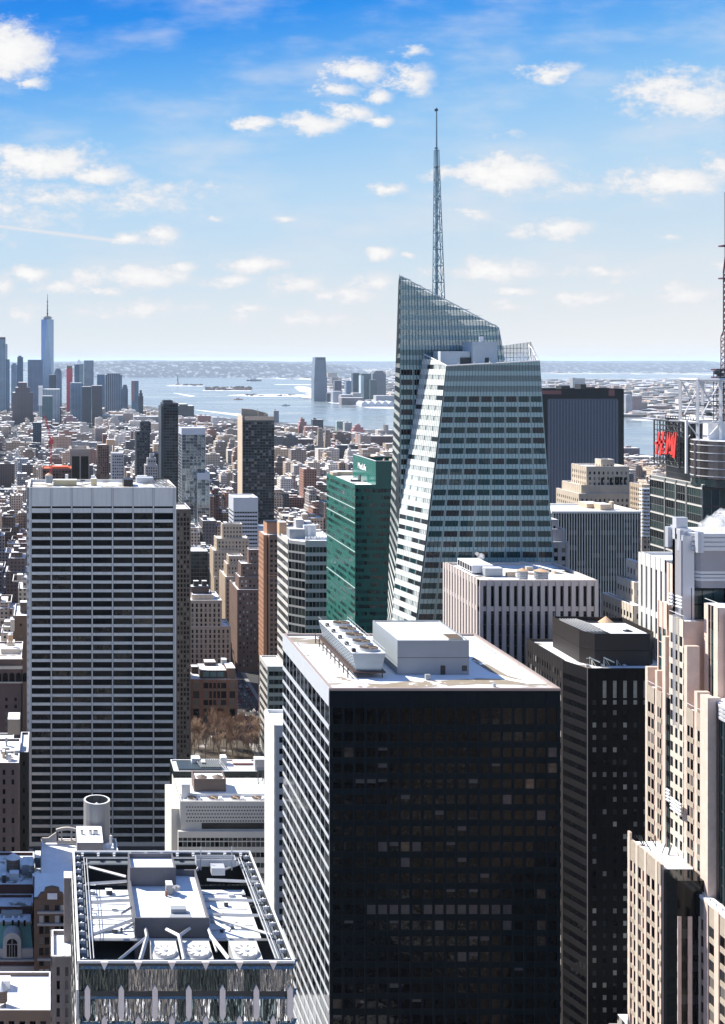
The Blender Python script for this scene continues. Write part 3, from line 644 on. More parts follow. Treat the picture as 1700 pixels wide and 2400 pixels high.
def dark_granite_tower():
    g = pmat('dark_granite', (0.032, 0.028, 0.027), 0.4, spec=.25, var=0.25, vs=0.1); gf = pmat('black_cladding', (0.004, 0.0035, 0.004), 0.4, spec=.06, var=0.2, vs=0.1)
    edge = pmat('pale_edge_strip', (0.35, 0.33, 0.33), 0.5)
    d0 = 374; z = gz(1566, d0); d1 = (EYE-z)*FL/(1497-PY0)
    xl, xc, xr = 168.0, gx(1377, d0), 205.0
    b = Bld('granite_tower', 'dark granite tower with chamfered corner and octagonal dark penthouse, right of the black tower', 'office tower', 186, 390, [g, gf, edge, pmat('smoky_spandrel', (.014, .013, .014), .45, spec=.15, var=.2, vs=.3)], [gdark, gmid, gdark])
    yc = d0+10.0
    b.wall.prism([(xc, d0), (xr, d0), (xr, d1), (xl, d1), (xl, yc)], 0, z-1, 1, 1)
    # parapet
    b.wall.prism([(xl, yc), (xl+.5, yc+.2), (xl+.5, d1-.5), (xl, d1)][::-1], z-1, z, 0); b.wall.box(xl, xr, d1-.5, d1, z-1, z, 0); b.wall.box(xc, xr, d0, d0+.4, z-1, z-.5, 1)
    b.roof.poly([(xc, d0+.3, z-.95), (xr, d0+.3, z-.95), (xr, d1-.5, z-.95), (xl+.5, d1-.5, z-.95), (xl+.5, yc+.2, z-.95)], 0)
    fh = 3.95; rows = bands(z-3.0, 5, fh, 2.0)
    dd = d1-yc
    b.face((xl, d1, 0), Vector((0, -1, 0)), Vector((-1, 0, 0)), [(0, 0), (dd, 0), (dd, z), (0, z)], rows, even(dd, 14, .42, .8), vd=.2, hd=.14, mi=0, glass=[gbright, gmid, gdark, gmid, gdark, gblind])
    ch = Vector((xc-xl, d0-yc, 0)); n = Vector((ch.y, -ch.x, 0)).normalized(); wl = ch.length; rows2 = bands(z-3.0, 5, fh, 1.9)
    b.face((xl, yc, 0), ch.normalized(), n, [(0, 0), (wl, 0), (wl, z), (0, z)], rows2, [(wl*.30+i*wl*.66/4+.05, wl*.30+(i+1)*wl*.66/4-.08) for i in range(4)], vd=.12, hd=.16, mi=1, mh=3, glass=[gdark])
    w = xr-xc; warm = pmat('painted_window_reflection', (.30, .30, .24), .35, var=.3, vs=.6); big = [(z-9.5, z-4.0)]  # warm panes carry a bright reflection in their colour
    rows3 = bands(z-12.2, 5, fh, 1.55)
    cols = even(w, 10, .38, .6)
    b.face((xc, d0, 0), Vector((1, 0, 0)), Vector((0, -1, 0)), [(0, 0), (w, 0), (w, z), (0, z)], rows3+big+[(z-11.6, z-10.2)], cols, vd=.22, hd=.12, mi=1, mh=1, glass=[gdark, gdark, gmid, gdark, gblind])
    zm = z-9
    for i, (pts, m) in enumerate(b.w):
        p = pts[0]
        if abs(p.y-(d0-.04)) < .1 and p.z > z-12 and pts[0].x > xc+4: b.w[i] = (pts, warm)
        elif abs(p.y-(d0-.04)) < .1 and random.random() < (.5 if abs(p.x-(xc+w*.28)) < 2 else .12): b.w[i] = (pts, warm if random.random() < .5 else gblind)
    e = MB(); e.bar((xc, d0-.15, 0), (xc, d0-.15, z), .14); e.build('corner_strip', [edge], b.t)
    # octagonal penthouse
    pz = gz(1489, 378); pb = z-.9; P = [(gx(1391, 380), 380), (gx(1521, 380), 380), (gx(1530, 386), 386), (206, 399), (gx(1316, 405), 405), (gx(1313, 399), 399), (gx(1371, 386), 386)]
    P = [(176.5, 380.3), (194.5, 380.3), (197.0, 383), (197.0, 404), (181, 406), (173.8, 406), (173.5, 384.8)]
    ph = MB(); low = [(x*.985+.0*y+2.6, y*.992+3.0) for x, y in P]
    ph.prism(low, pb, pz-5.6, 0, 0); ph.prism(P, pz-5.5, pz-1.2, 0, 1, True)
    n = len(P)
    for i in range(n):
        a, c = P[i], P[(i+1) % n]; m_ = lambda q: (q[0]*.985+186*.015, q[1]*.985+393*.015)
        ph.prism([a, c, m_(c), m_(a)], pz-1.2, pz, 0)
    pc = pmat('penthouse_brown_metal', (.035, .030, .028), .5, spec=.2, var=.08, vs=.3)
    po = ph.build('penthouse', [pc, black], b.t)
    m = MB(); m.box(183, 195, 381.6, 398, pz-1.15, pz-.6, 1, 0, True); m.cyl(190, 386, 1.5, pz-.55, pz-.35, 12, 2); m.cyl(190, 386, .6, pz-.35, pz, 10, 2)
    m.box(176, 182, 383, 404, pz-1.1, pz-.9, 2); m.build('penthouse_roof', [snow, dsteel, dsteel], po)
    m = MB(); m.cyl(190, 401, 2.6, pz-1, pz+1.2, 12, 0, r2=0); m.build('tank_cone', [copper], po)
    m = MB()
    for i in range(8): m.bar((174.5+i*.9, 404, pz-.4), (176+i*1.3, 385, pz-.4), .07)
    for X in (174, 176, 188): m.bar((X, 405, pz), (X, 405, pz+1.6), .06)
    m.build('roof_frame', [steel], po)
    m = MB(); ya = 378.2
    for X in (xc+4.3, xc+8.2, xc+12.4): m.bar((X, ya+2, z-.9), (X, ya+2, z+1.0), .1); m.bar((X+.8, ya, z-.9), (X, ya+2, z+1.0), .06); m.bar((X-.6, ya, z-.9), (X, ya+2, z+1.0), .06)
    for X in (xc+4.3, xc+8.9): m.bar((X-1.2, ya+1, z+2.1), (X+2.2, ya+1, z+.5), .2); m.bar((X-1.1, ya+1, z-.9), (X-1.1, ya+1, z+2.1), .07); m.bar((X+1, ya+1, z-.9), (X-.5, ya+1, z+1.5), .07)
    m.bar((xc+3, ya+3, z+1.3), (xc+9, ya+3, z+1.3), .08); m.build('window_washing_davit', [pmat('pale_davit', (.65, .66, .6), .5)], b.t)
    for (X, Y) in ((xc+2, 379), (xc+7.2, 379.5), (xc+14, 379)):
        m = MB(); m.box(X, X+.9, Y, Y+.8, z-.94, z-.2, 0); m.build('rooftop_unit', [steel], b.t)
    b.done(100, 2400); reserve(xl, xr, d0, d1); LAND.append((1400, 1560, 'the dark granite tower'))
dark_granite_tower()

def pier_building():
    """stone piers building behind the black tower's roof"""
    pk = pmat('pinkish_stone', (0.56, 0.49, 0.45), 0.75, var=0.07, vs=0.4, stretch=(2, 2, .4))
    d0, d1 = 425, 462; x0, x1, z = gx(1123, d0), gx(1400, d0), gz(1359, d0)
    b = Bld('stone_pier_building', 'grey stone building with tall vertical piers and two tan-coned tanks on its roof', 'office building', (x0+x1)/2, 440, [pk], [gdark], roofsnow)
    b.wall.box(x0, x1, d0, d1, 0, z-1.2)
    k = d0/FL; r1 = (gz(1421, d0), gz(1373, d0)); r2 = (40, gz(1432, d0)); w = x1-x0
    b.face((x0, d0, 0), Vector((1, 0, 0)), Vector((0, -1, 0)), [(0, 0), (w, 0), (w, z), (0, z)], [r2, r1], even(w, 15, .48, .5), vd=.9, hd=.55, glass=[gdark])
    d = d1-d0; b.face((x0, d1, 0), Vector((0, -1, 0)), Vector((-1, 0, 0)), [(0, 0), (d, 0), (d, z), (0, z)], [r2, r1], even(d, 12, .42, .4), vd=.7, hd=.45, glass=[gmid, gblind])
    fl = MB()
    for i in range(22):
        zz = gz(1432, d0)-i*3.9; fl.box(x0+.4, x1-.4, d0-.12, d0-.05, zz-1.1, zz-.8); fl.box(x0-.12, x0-.05, d0+.4, d1-.4, zz-1.1, zz-.8)
    fl.build('floor_line', [pmat('dim_floor_line', (.05, .045, .045), .6)], b.t)
    b.roof.poly([(x0+.4, d0+.4, z-1.1), (x1-.4, d0+.4, z-1.1), (x1-.4, d1-.4, z-1.1), (x0+.4, d1-.4, z-1.1)]); b.wall.ring(x0, x1, d0, d1, z-1.2, z, .7)
    zr = z-1.1; D = lambda py: (EYE-zr)*FL/(py-PY0)
    def at(px, py): d_ = D(py); return gx(px, d_), d_
    X, Y = at(1138, 1352); m = MB(); m.box(X, X+6.5, Y, Y+3.5, zr+.3, zr+3.2, 0, 1); m.build('rooftop_unit', [metalgrey, snow], b.t)
    m = MB(); m.box(X-3.5, X+4.5, Y+4, Y+20, zr+.8, zr+3.6, 0, 1, True)
    for i in range(6): m.box(X-3.6, X-3.5, Y+4.4+i*2.6, Y+6.2+i*2.6, zr+1.2, zr+3.2, 2)
    m.build('cooling_unit', [white, snow, black], b.t)
    m = MB()
    for q in range(3):
        off = q*.7
        m.bar((gx(1225, 455)+off, 458, zr+2.2), (gx(1335, 430)+off, 427, zr+2.2), .09)
    for i in range(9):
        f = i/8; X_ = gx(1225, 455)+(gx(1335, 430)-gx(1225, 455))*f; Y_ = 458-31*f; m.bar((X_, Y_, zr), (X_, Y_, zr+2.2), .08); m.bar((X_+1.4, Y_, zr), (X_+1.4, Y_, zr+2.2), .08); m.bar((X_, Y_, zr+2.2), (X_+1.4, Y_, zr+2.2), .07)
    m.build('pipe_frame', [steel], b.t)
    for px, py, s, h in ((1190, 1353, 3, 2), (1235, 1338, 2.5, 1.5), (1300, 1345, 4, 1.2)):
        X, Y = at(px, py); m = MB(); m.box(X, X+s, Y, Y+s*.7, zr, zr+h, 0, 1); m.build('bulkhead', [tan, snow], b.t)
    b.done(60, 1640); reserve(x0, x1, d0, d1); LAND.append((1200, 1370, 'the stone pier building'))
    tank('roof tank with tan cone roof, the left of two on the stone pier building', 1225, 1331, 1357, 431, 1.9, metalgrey, copper, .2, 'tan-coned roof tanks on the stone pier building')
    tank('wider roof tank with tan cone roof, the right of two on the stone pier building', 1269, 1332, 1357, 431, 2.5, metalgrey, copper, .2, 'tan-coned roof tanks on the stone pier building')
pier_building()

def glass_box_green():
    gf = pmat('green_panel', (0.0, 0.115, 0.085), 0.22, var=0.12, vs=0.1); gw = pmat('green_dark_glass', (0.002, 0.02, 0.018), 0.06, bump=.03, bs=.3); gw2 = pmat('green_mid_glass', (0.0, 0.06, 0.048), 0.1)
    gl = pmat('green_sunlit_tone', (0.004, 0.13, 0.10), 0.2, var=.15, vs=.06)  # left-face copy of the green panel, lightened to paint in the sun
    d0, d1 = 640, 706; x0, x1, z = gx(833, d0), gx(940, d0), gz(1136, d0)
    b = Bld('green_glass_tower', 'emerald green glass office tower with a raised lettered box on its roof', 'office tower', (x0+x1)/2, 670, [gf, gl], [gw, gw, gw2], roofsnow)
    fh = 3.95; rows = bands(z-1.2, 3, fh, 2.0)
    b.wall.box(x0, x1, d0, d1, 0, z-.8, 0); w = x1-x0; d = d1-d0
    b.face((x0, d0, 0), Vector((1, 0, 0)), Vector((0, -1, 0)), [(0, 0), (w, 0), (w, z), (0, z)], rows, even(w, 16, .93, .2), vd=.07, hd=.12, mi=0, glass=[gw, gw, gw2, gw2, gf])
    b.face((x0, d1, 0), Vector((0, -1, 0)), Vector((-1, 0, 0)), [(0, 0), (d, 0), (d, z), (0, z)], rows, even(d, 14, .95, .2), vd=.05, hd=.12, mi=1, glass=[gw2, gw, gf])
    wl = MB()
    for k in (3, 5, 9, 14): zz = z-1.2-fh*k; wl.box(x0-.2, x0-.12, d0, d1, zz-.15, zz+.15)
    wl.build('pale_floor_band', [white], b.t)
    b.roof.poly([(x0+.4, d0+.4, z-.7), (x1-.4, d0+.4, z-.7), (x1-.4, d1-.4, z-.7), (x0+.4, d1-.4, z-.7)])
    b.wall.ring(x0, x1, d0, d1, z-.8, z, .5)
    X, zt, yb = gx(881, d0), gz(1081, d0), 688
    m = MB(); zw = zt-4
    m.box(X, X+26, d0+.02, d0+.5, z-.75, zt, 0); m.box(X, X+.5, d0+.5, yb, z-.75, zt, 1); m.box(X+.5, X+26, yb-.5, yb, z-.75, zt-1.5, 0); m.box(X+25.5, X+26, d0+.5, yb-.5, z-.75, zt-1.5, 0)
    m.box(X+.5, X+25.5, d0+.5, yb-.5, z-.7, zt-6, 2)
    for i in range(14): m.box(X+i*1.9, X+i*1.9+.1, d0-.06, d0+.02, z-.7, zt-.2, 0)
    m.ring(X-.03, X+26.03, d0-.03, yb+.03, zt, zt+.25, .6, 3)
    sb = m.build('sign_box', [gf, gl, black, white], b.t)
    text_on('MetLife', (X-.12, gdX(840, X), gz(1101.5, gdX(840, X))+1.3), Vector((0, -1, 0)), UP, Vector((-1, 0, 0)), 4.6, 1.25, pmat('white_letters', (.85, .85, .85), .5), sb, 'lettering')
    m = MB(); m.cyl(X+8, 652, 3.2, zt-5, zt+.9, 14, 0, r2=0); m.build('tank_cone', [copper], b.t)
    m = MB(); m.box(X+13, X+18, 655, 660, zt-6, zt-.3); m.build('bulkhead', [tan], b.t)
    m = MB(); xx = gx(820, 665); m.box(xx, xx+5.5, 662, 664, z-.7, z+.4); m.box(xx+5, xx+5.6, 662, 666, z-.7, z+3.2); m.bar((xx, 663, z+.4), (xx+4, 663, z+3), .15); m.build('window_washing_rig', [dsteel], b.t)
    m = MB(); m.box(x0+1, x0+4, 695, 703, z-.7, z+1.5, 0, 1); m.box(gx(786, 700), gx(826, 700), 698, 705, z-.7, z+1.6, 0, 1); m.build('bulkhead', [tan, snow], b.t)
    b.done(100, 1470); reserve(x0, x1, d0, d1); LAND.append((830, 1200, 'the green glass tower'))
def gdX(px, X): return X*FL/(px-PX0)
def text_on(txt, O, U, V, Nn, size, width, mat_, parent, name, depth=.15):
    c = bpy.data.curves.new('t', 'FONT'); c.body = txt; c.size = size; c.offset = 0.02*size
    o = bpy.data.objects.new('t', c); S.collection.objects.link(o)
    dg = bpy.context.evaluated_depsgraph_get(); me = o.evaluated_get(dg).to_mesh()
    vs = [v.co.copy() for v in me.vertices]; fs = [list(p.vertices) for p in me.polygons]
    o.evaluated_get(dg).to_mesh_clear(); bpy.data.objects.remove(o)
    mb = MB(); O = Vector(O)
    for f in fs: mb.poly([O+U*(vs[i].x*width)+V*vs[i].y+Nn*depth for i in f]); mb.poly([O+U*(vs[i].x*width)+V*vs[i].y for i in reversed(f)])
    return mb.build(name, [mat_], parent)
glass_box_green()
# ================================================================ crystal tower with spire
def interp(pl):
    """pl: list of (z, x, y) descending z -> function z -> (x, y)"""
    def f(z):
        for (z1, x1, y1), (z2, x2, y2) in zip(pl, pl[1:]):
            if z >= z2 or (z2, x2, y2) == pl[-1]:
                t = (z-z1)/(z2-z1) if z1 != z2 else 0
                return (x1+(x2-x1)*t, y1+(y2-y1)*t)
    return f
def edge(pts):
    """pts: (px, py, depth) pixels down an edge"""
    return interp([(gz(py, d), gx(px, d), d) for px, py, d in pts])
def ruled(b, A, B, zt, zlow, fh, wh, bays, pan, wallm, glass, outward, mull=.10, top_rows=3, topg=None, phase=0.0, skip=None):
    """facade between two edges: spandrel bands, window bays split by mullions; zt(s) is the top profile"""
    P = lambda s, z: Vector((A(z)[0]+(B(z)[0]-A(z)[0])*s, A(z)[1]+(B(z)[1]-A(z)[1])*s, z))
    zmax = max(zt(0), zt(1)); out = outward
    def cell(s0, s1, z0, z1, off, mb=None, m=0):
        za, zb = min(z1, zt(s0)), min(z1, zt(s1))
        if max(za, zb) <= z0+.02: return None
        if skip and skip((s0+s1)/2, (z0+z1)/2): return None
        za, zb = max(za, z0), max(zb, z0)
        q = [P(s0, z0)+out*off, P(s1, z0)+out*off, P(s1, zb)+out*off, P(s0, za)+out*off]
        if mb is not None: mb.poly(q, m)
        return q
    z = zmax-phase; k = 0; W_ = (P(1, zlow)-P(0, zlow)).length
    pf = 0.075
    while z > zlow:
        sp = z-(fh-wh)                                    # spandrel on top of each storey
        istop = k < top_rows
        n = bays*pan
        for i in range(bays):
            q = cell(i/bays, (i+1)/bays, sp, z, .18, b.wall, wallm)
            if q and not istop:
                q0 = cell(i/bays, (i+1)/bays, sp, sp+.001, 0)
        for i in range(bays):
            if istop and topg:
                q = cell(i/bays, (i+1)/bays, sp-wh, sp, .04)
                if q: b.w.append((q, topg))
            else:
                s0, s1 = (i+pf)/bays, (i+1-pf)/bays
                q = cell(s0, s1, sp-wh, sp, .02)
                if q: b.w.append((q, random.choice(glass(sp) if callable(glass) else glass)))
                cell(i/bays, s0, sp-wh, sp, .14, b.wall, wallm+1); cell(s1, (i+1)/bays, sp-wh, sp, .14, b.wall, wallm+1)
        z -= fh; k += 1
    # mullion lines
    for i in range(bays*pan+1):
        s = i/(bays*pan); t = zt(s); zz = t
        while zz > zlow:
            z2 = max(zlow, zz-40)
            if not (skip and skip(s, zz-1)): b.wall.bar(P(s, zz)+out*.2, P(s, z2)+out*.2, mull, 2)
            zz -= 40
def crystal_tower():
    sp = pmat('pale_spandrel_glass', (0.27, 0.41, 0.42), 0.10, var=0.08, vs=0.15); pr = pmat('bay_pier_glass', (0.24, 0.33, 0.34), 0.2)
    mu = pmat('thin_mullion', (0.06, 0.08, 0.09), 0.5); core = pmat('tower_core_dark', (0.03, 0.04, 0.045), 0.3)
    wc = pmat('screen_glass', (0.20, 0.36, 0.37), 0.08, alpha=0.62, bump=.02, bs=.3); gb = pmat('teal_window', (0.008, 0.045, 0.05), 0.03, spec=.35, bump=.06, bs=.12)
    lit = pmat('sunlit_spandrel_tone', (0.74, 0.77, 0.72), 0.35, var=.06, vs=.2)  # lit-side copy of the spandrel glass, sunlight painted in as near-white
    gtop = pmat('crown_panel', (0.14, 0.21, 0.22), 0.12, var=.25, vs=.07)
    b = Bld('crystal_tower', 'tall faceted glass tower with slanted crown and a long lattice spire', 'skyscraper', gx(1100, 500), 500, [sp, pr, mu, core, lit, pr], [gb, gb, gmid], snow)
    fh = 24.3*470/FL; wh = fh*.56
    palep = pmat('pale_painted_reflection', (.60, .63, .60), .3)  # upper facet panes, bright reflection put into the pale colour
    # edges, pixels with depth; clamped west of the avenue lower down
    fL = edge([(1047, 857, 470), (1026, 1050, 470), (977.6, 1451, 470), (910, 2010, 470)]); fR = edge([(1265, 845, 470), (1283, 1100, 470), (1299, 1314, 470), (1340, 2300, 470)])
    lB = edge([(993, 830, 490), (938, 1192, 490), (920, 1452, 490), (903, 1800, 490), (903, 2300, 490)])
    bE = edge([(938, 646, 490), (938, 1192, 490), (938, 2300, 490)])
    bR = edge([(1169, 768, 490), (1183, 845, 490), (1200, 1192, 490)])
    nB = edge([(936, 646, 540), (931, 800, 540), (925, 960, 540), (920, 1095, 540), (913, 1300, 540), (909, 1452, 540), (905, 1800, 540), (905, 2200, 540)])
    # front face
    za, zb = gz(857, 470), gz(845, 470)
    ruled(b, fL, fR, lambda s: za+(zb-za)*s, 8, fh, wh, 8, 4, 0, [gb, gb, gb, gb, gmid], Vector((0, -1, 0)), top_rows=3, topg=gtop, mull=.07)
    # lit lean facet
    zc, zd = gz(830, 490), gz(857, 470)
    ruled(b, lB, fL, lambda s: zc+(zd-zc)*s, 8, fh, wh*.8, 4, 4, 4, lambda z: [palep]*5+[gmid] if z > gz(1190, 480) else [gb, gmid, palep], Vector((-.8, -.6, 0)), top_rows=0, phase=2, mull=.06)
    # rear crystal facing the camera
    zl = gz(1215, 490); z0, z1 = gz(646, 490), gz(768, 490)
    ruled(b, bE, bR, lambda s: z0+(z1-z0)*s, zl, fh, wh, 8, 4, 0, [gb, gmid, gdark], Vector((0, -1, 0)), top_rows=9, topg=wc, mull=.13)
    # narrow lit flank
    ze = gz(646, 500)
    lF = edge([(938, 646, 490), (938, 1192, 490), (920, 1452, 490), (903, 1800, 490), (903, 2300, 490)])
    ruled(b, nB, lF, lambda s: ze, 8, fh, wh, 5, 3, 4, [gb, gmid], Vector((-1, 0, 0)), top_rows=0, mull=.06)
    b.wall.bar(Vector((*fL(za), za)), Vector((*fL(8), 8)), .16, 2)
    # the opaque body inside
    m = MB()
    zt = gz(870, 480)
    def ring(z, i):
        a = fL(z); c = fR(z); e = (c[0]-1, 534); g = nB(z); h = lF(z)
        l = lB(min(z, zc)); P = [(a[0]+i, a[1]+i), (c[0]-i, c[1]+i), (e[0]-i, e[1]-i), (g[0]+i, g[1]-i), (h[0]+i, h[1]+.5), (l[0]+i+.2, l[1]+.5)]
        return P
    zs = [0, 60, 120, 180, zt]
    for q, r in zip(zs, zs[1:]): m.prism(ring(q, .5), q, r, 0, 1, p2=ring(r, .5))
    zc2 = gz(812, 495); x0, x1 = bE(zt)[0]+.6, gx(1095, 492)
    m.prism([(x0, 491), (x1, 491), (x1+6, 530), (gx(939, 530), 530)], zt, zc2, 0, 1)
    b.part('inner_core', m, [core, snow])
    # crown back screens so that the crown has depth
    m = MB(); Y = 528
    XB = gx(939, Y); m.poly([(XB, Y, zt), (bR(zt)[0], Y, zt), (bR(z1)[0], Y, z1+2), (XB, Y, z0+1)], 0)
    m.poly([(bR(zt)[0]+1, 491, zt-3), (bR(zt)[0]+1, Y, zt-3), (bR(z1)[0], Y, z1+2), (bR(z1)[0], 491, z1)], 0)
    for i in range(9):
        s = i/8; X = XB+(bR(z1)[0]-XB)*s; m.bar((X, Y, zt), (X, Y, z0+1+(z1+1-z0)*s), .12, 1)
        if i % 2 == 0: m.bar((gx(938, 490)+(bR(z1)[0]-gx(938, 490))*s, 491, z0+(z1-z0)*s-1), (X, Y, z0+(z1-z0)*s-1), .15, 1)
    b.part('crown_screen', m, [wc, mu])
    m = MB()                                              # rim along the slanted crown
    m.bar((gx(938, 490), 489.7, z0), (gx(1169, 490), 489.7, z1), .22); m.bar((gx(1169, 490), 489.7, z1), (gx(1183, 490), 489.7, gz(845, 490)), .2)
    m.bar((gx(1047, 470), 469.7, za), (gx(1265, 470), 469.7, zb), .28); m.bar((gx(993, 490), 489.4, zc), (gx(1047, 470), 469.7, za), .28)
    for i in range(6): px = 1075+i*36; m.bar((gx(px, 470), 469.5, za+(zb-za)*(px-1047)/218), (gx(px, 470), 469.5, za+(zb-za)*(px-1047)/218+.9), .22)
    b.part('rim', m, [white])
    # right hand crystal
    m = MB(); d = 520
    q = [(1178, 810), (1245, 801), (1250, 812), (1250, 850), (1178, 850)]
    m.poly([Vector((gx(a, d), d, gz(c, d))) for a, c in q][::-1], 0)
    m.poly([Vector((gx(1245, d), d, gz(801, d))), Vector((gx(1265, 470), 470, gz(845, 470))), Vector((gx(1265, 470), 470, gz(870, 470))), Vector((gx(1250, d), d, gz(860, d)))], 0)
    for i in range(9):
        px = 1180+i*8; m.bar((gx(px, d), d-.1, gz(850, d)), (gx(px, d), d-.1, gz(810-9*i/8.0, d)), .10, 1)
    for py in (816, 827, 838): m.bar((gx(1178, d), d-.1, gz(py, d)), (gx(1250, d), d-.1, gz(py, d)), .10, 1)
    b.part('side_screen', m, [pmat('side_screen_glass', (.35, .42, .41), .08, alpha=.45), mu])
    m = MB()
    pts = [(1240, 808, 512), (1248, 818, 500), (1252, 828, 490), (1258, 838, 480), (1263, 845, 472)]
    T = [Vector((gx(a, e), e, gz(c, e))) for a, c, e in pts]; Bt = [Vector((gx(a-4, e), e, gz(846, e))) for a, c, e in pts]
    for i in range(4): m.bar(T[i], T[i+1], .2); m.bar(Bt[i], T[i+1], .12); m.bar(T[i], Bt[i+1], .12); m.bar(Bt[i], T[i], .12)
    b.part('crown_truss', m, [white])
    # plant rooms behind the parapet
    pl = pmat('plant_room_panel', (.50, .55, .58), .5, var=.05, vs=.3)
    m = MB(); m.box(gx(1033, 478), gx(1103, 478), 478, 487, zt, gz(823, 478), 0, 1); m.box(gx(1102, 479), gx(1160, 479), 476, 488, zt, gz(801, 479), 0, 1)
    m.box(gx(1080, 477.5), gx(1104, 477.5), 477.6, 478.2, zt, gz(838, 477.5), 2); m.box(gx(1137, 476), gx(1146, 476), 475.8, 476.1, zt, gz(838, 476), 2)
    b.part('plant_room', m, [pl, snow, dsteel])
    m = MB(); X = gx(1130, 480); m.box(X-.7, X+.7, 480, 481.4, gz(801, 480), gz(788, 480), 0); m.box(X-.5, X+.5, 480.2, 481.2, gz(788, 480), gz(786, 480), 1); b.part('flue', m, [white, black])
    m = MB()
    for px in (1052, 1066, 1092, 1110, 1118): X = gx(px, 474); m.bar((X-1, 474, zt), (X+1, 474, zt+2.2), .12); m.bar((X-1.6, 474, zt+2), (X+1.6, 474, zt+1.5), .08)
    b.part('roof_davit', m, [dsteel])
    # spire
    sm = pmat('spire_steel', (0.22, 0.34, 0.40), 0.4, metal=.3); d = 505
    Xl = gx(1020.7, d); zb_, zt_ = gz(700, d), gz(351, d)
    wd = lambda z: (gx(1042, d)-Xl)*(1-(z-gz(695, d))/(zt_-gz(695, d)))+(gx(1029, d)-Xl)*((z-gz(695, d))/(zt_-gz(695, d)))
    sp_ = MB(); sp_.cyl(gx(1026.3, d), d+1, .55, zb_, zt_, 10, 0, r2=.45); sp_.cyl(gx(1025.3, d), d+1, .42, zt_, gz(251, d), 10, 0, r2=.30)
    for py in (254, 257, 345, 390): sp_.cyl(gx(1024.8, d), d+1, .8, gz(py+1.5, d), gz(py, d), 8, 1)
    spire = b.part('spire', sp_, [sm, dsteel])
    lt = MB(); n = 9; zz = [zt_-(zt_-gz(700, d))*i/n for i in range(n+1)]
    def C(i): z = zz[i]; w = wd(z); return [Vector((Xl, d-w*.1, z)), Vector((Xl+w, d-w*.1, z)), Vector((Xl+w, d+w*.9, z)), Vector((Xl, d+w*.9, z))]
    for i in range(n+1):
        c = C(i)
        for k in range(4):
            lt.bar(c[k], c[(k+1) % 4], .13)
            if i < n:
                e = C(i+1); lt.bar(c[k], e[k], .19)
                if i >= 1:
                    mid = (c[k]+e[(k+1) % 4])/2
                    lt.bar(c[k], e[(k+1) % 4], .10)
                    m2 = (c[(k+1) % 4]+e[(k+1) % 4])/2; lt.bar(m2, e[k], .08)
    # spiral plates around the mast
    for i in range(44):
        z = zz[n]+(zz[2]-zz[n])*i/44; a = i*.8; X, Yc = gx(1026.5, d), d+1
        lt.bar((X+.6*math.cos(a), Yc+.6*math.sin(a), z), (X+1.15*math.cos(a+.5), Yc+1.15*math.sin(a+.5), z+1.2), .16)
    lt.build('lattice', [sm], spire)
    b.done(100, 1330); reserve(gx(903, 470), gx(1345, 470), 470, 540); LAND.append((1100, 1150, 'the crystal tower')); LAND.append((1100, 860, 'the crystal tower'))
crystal_tower()

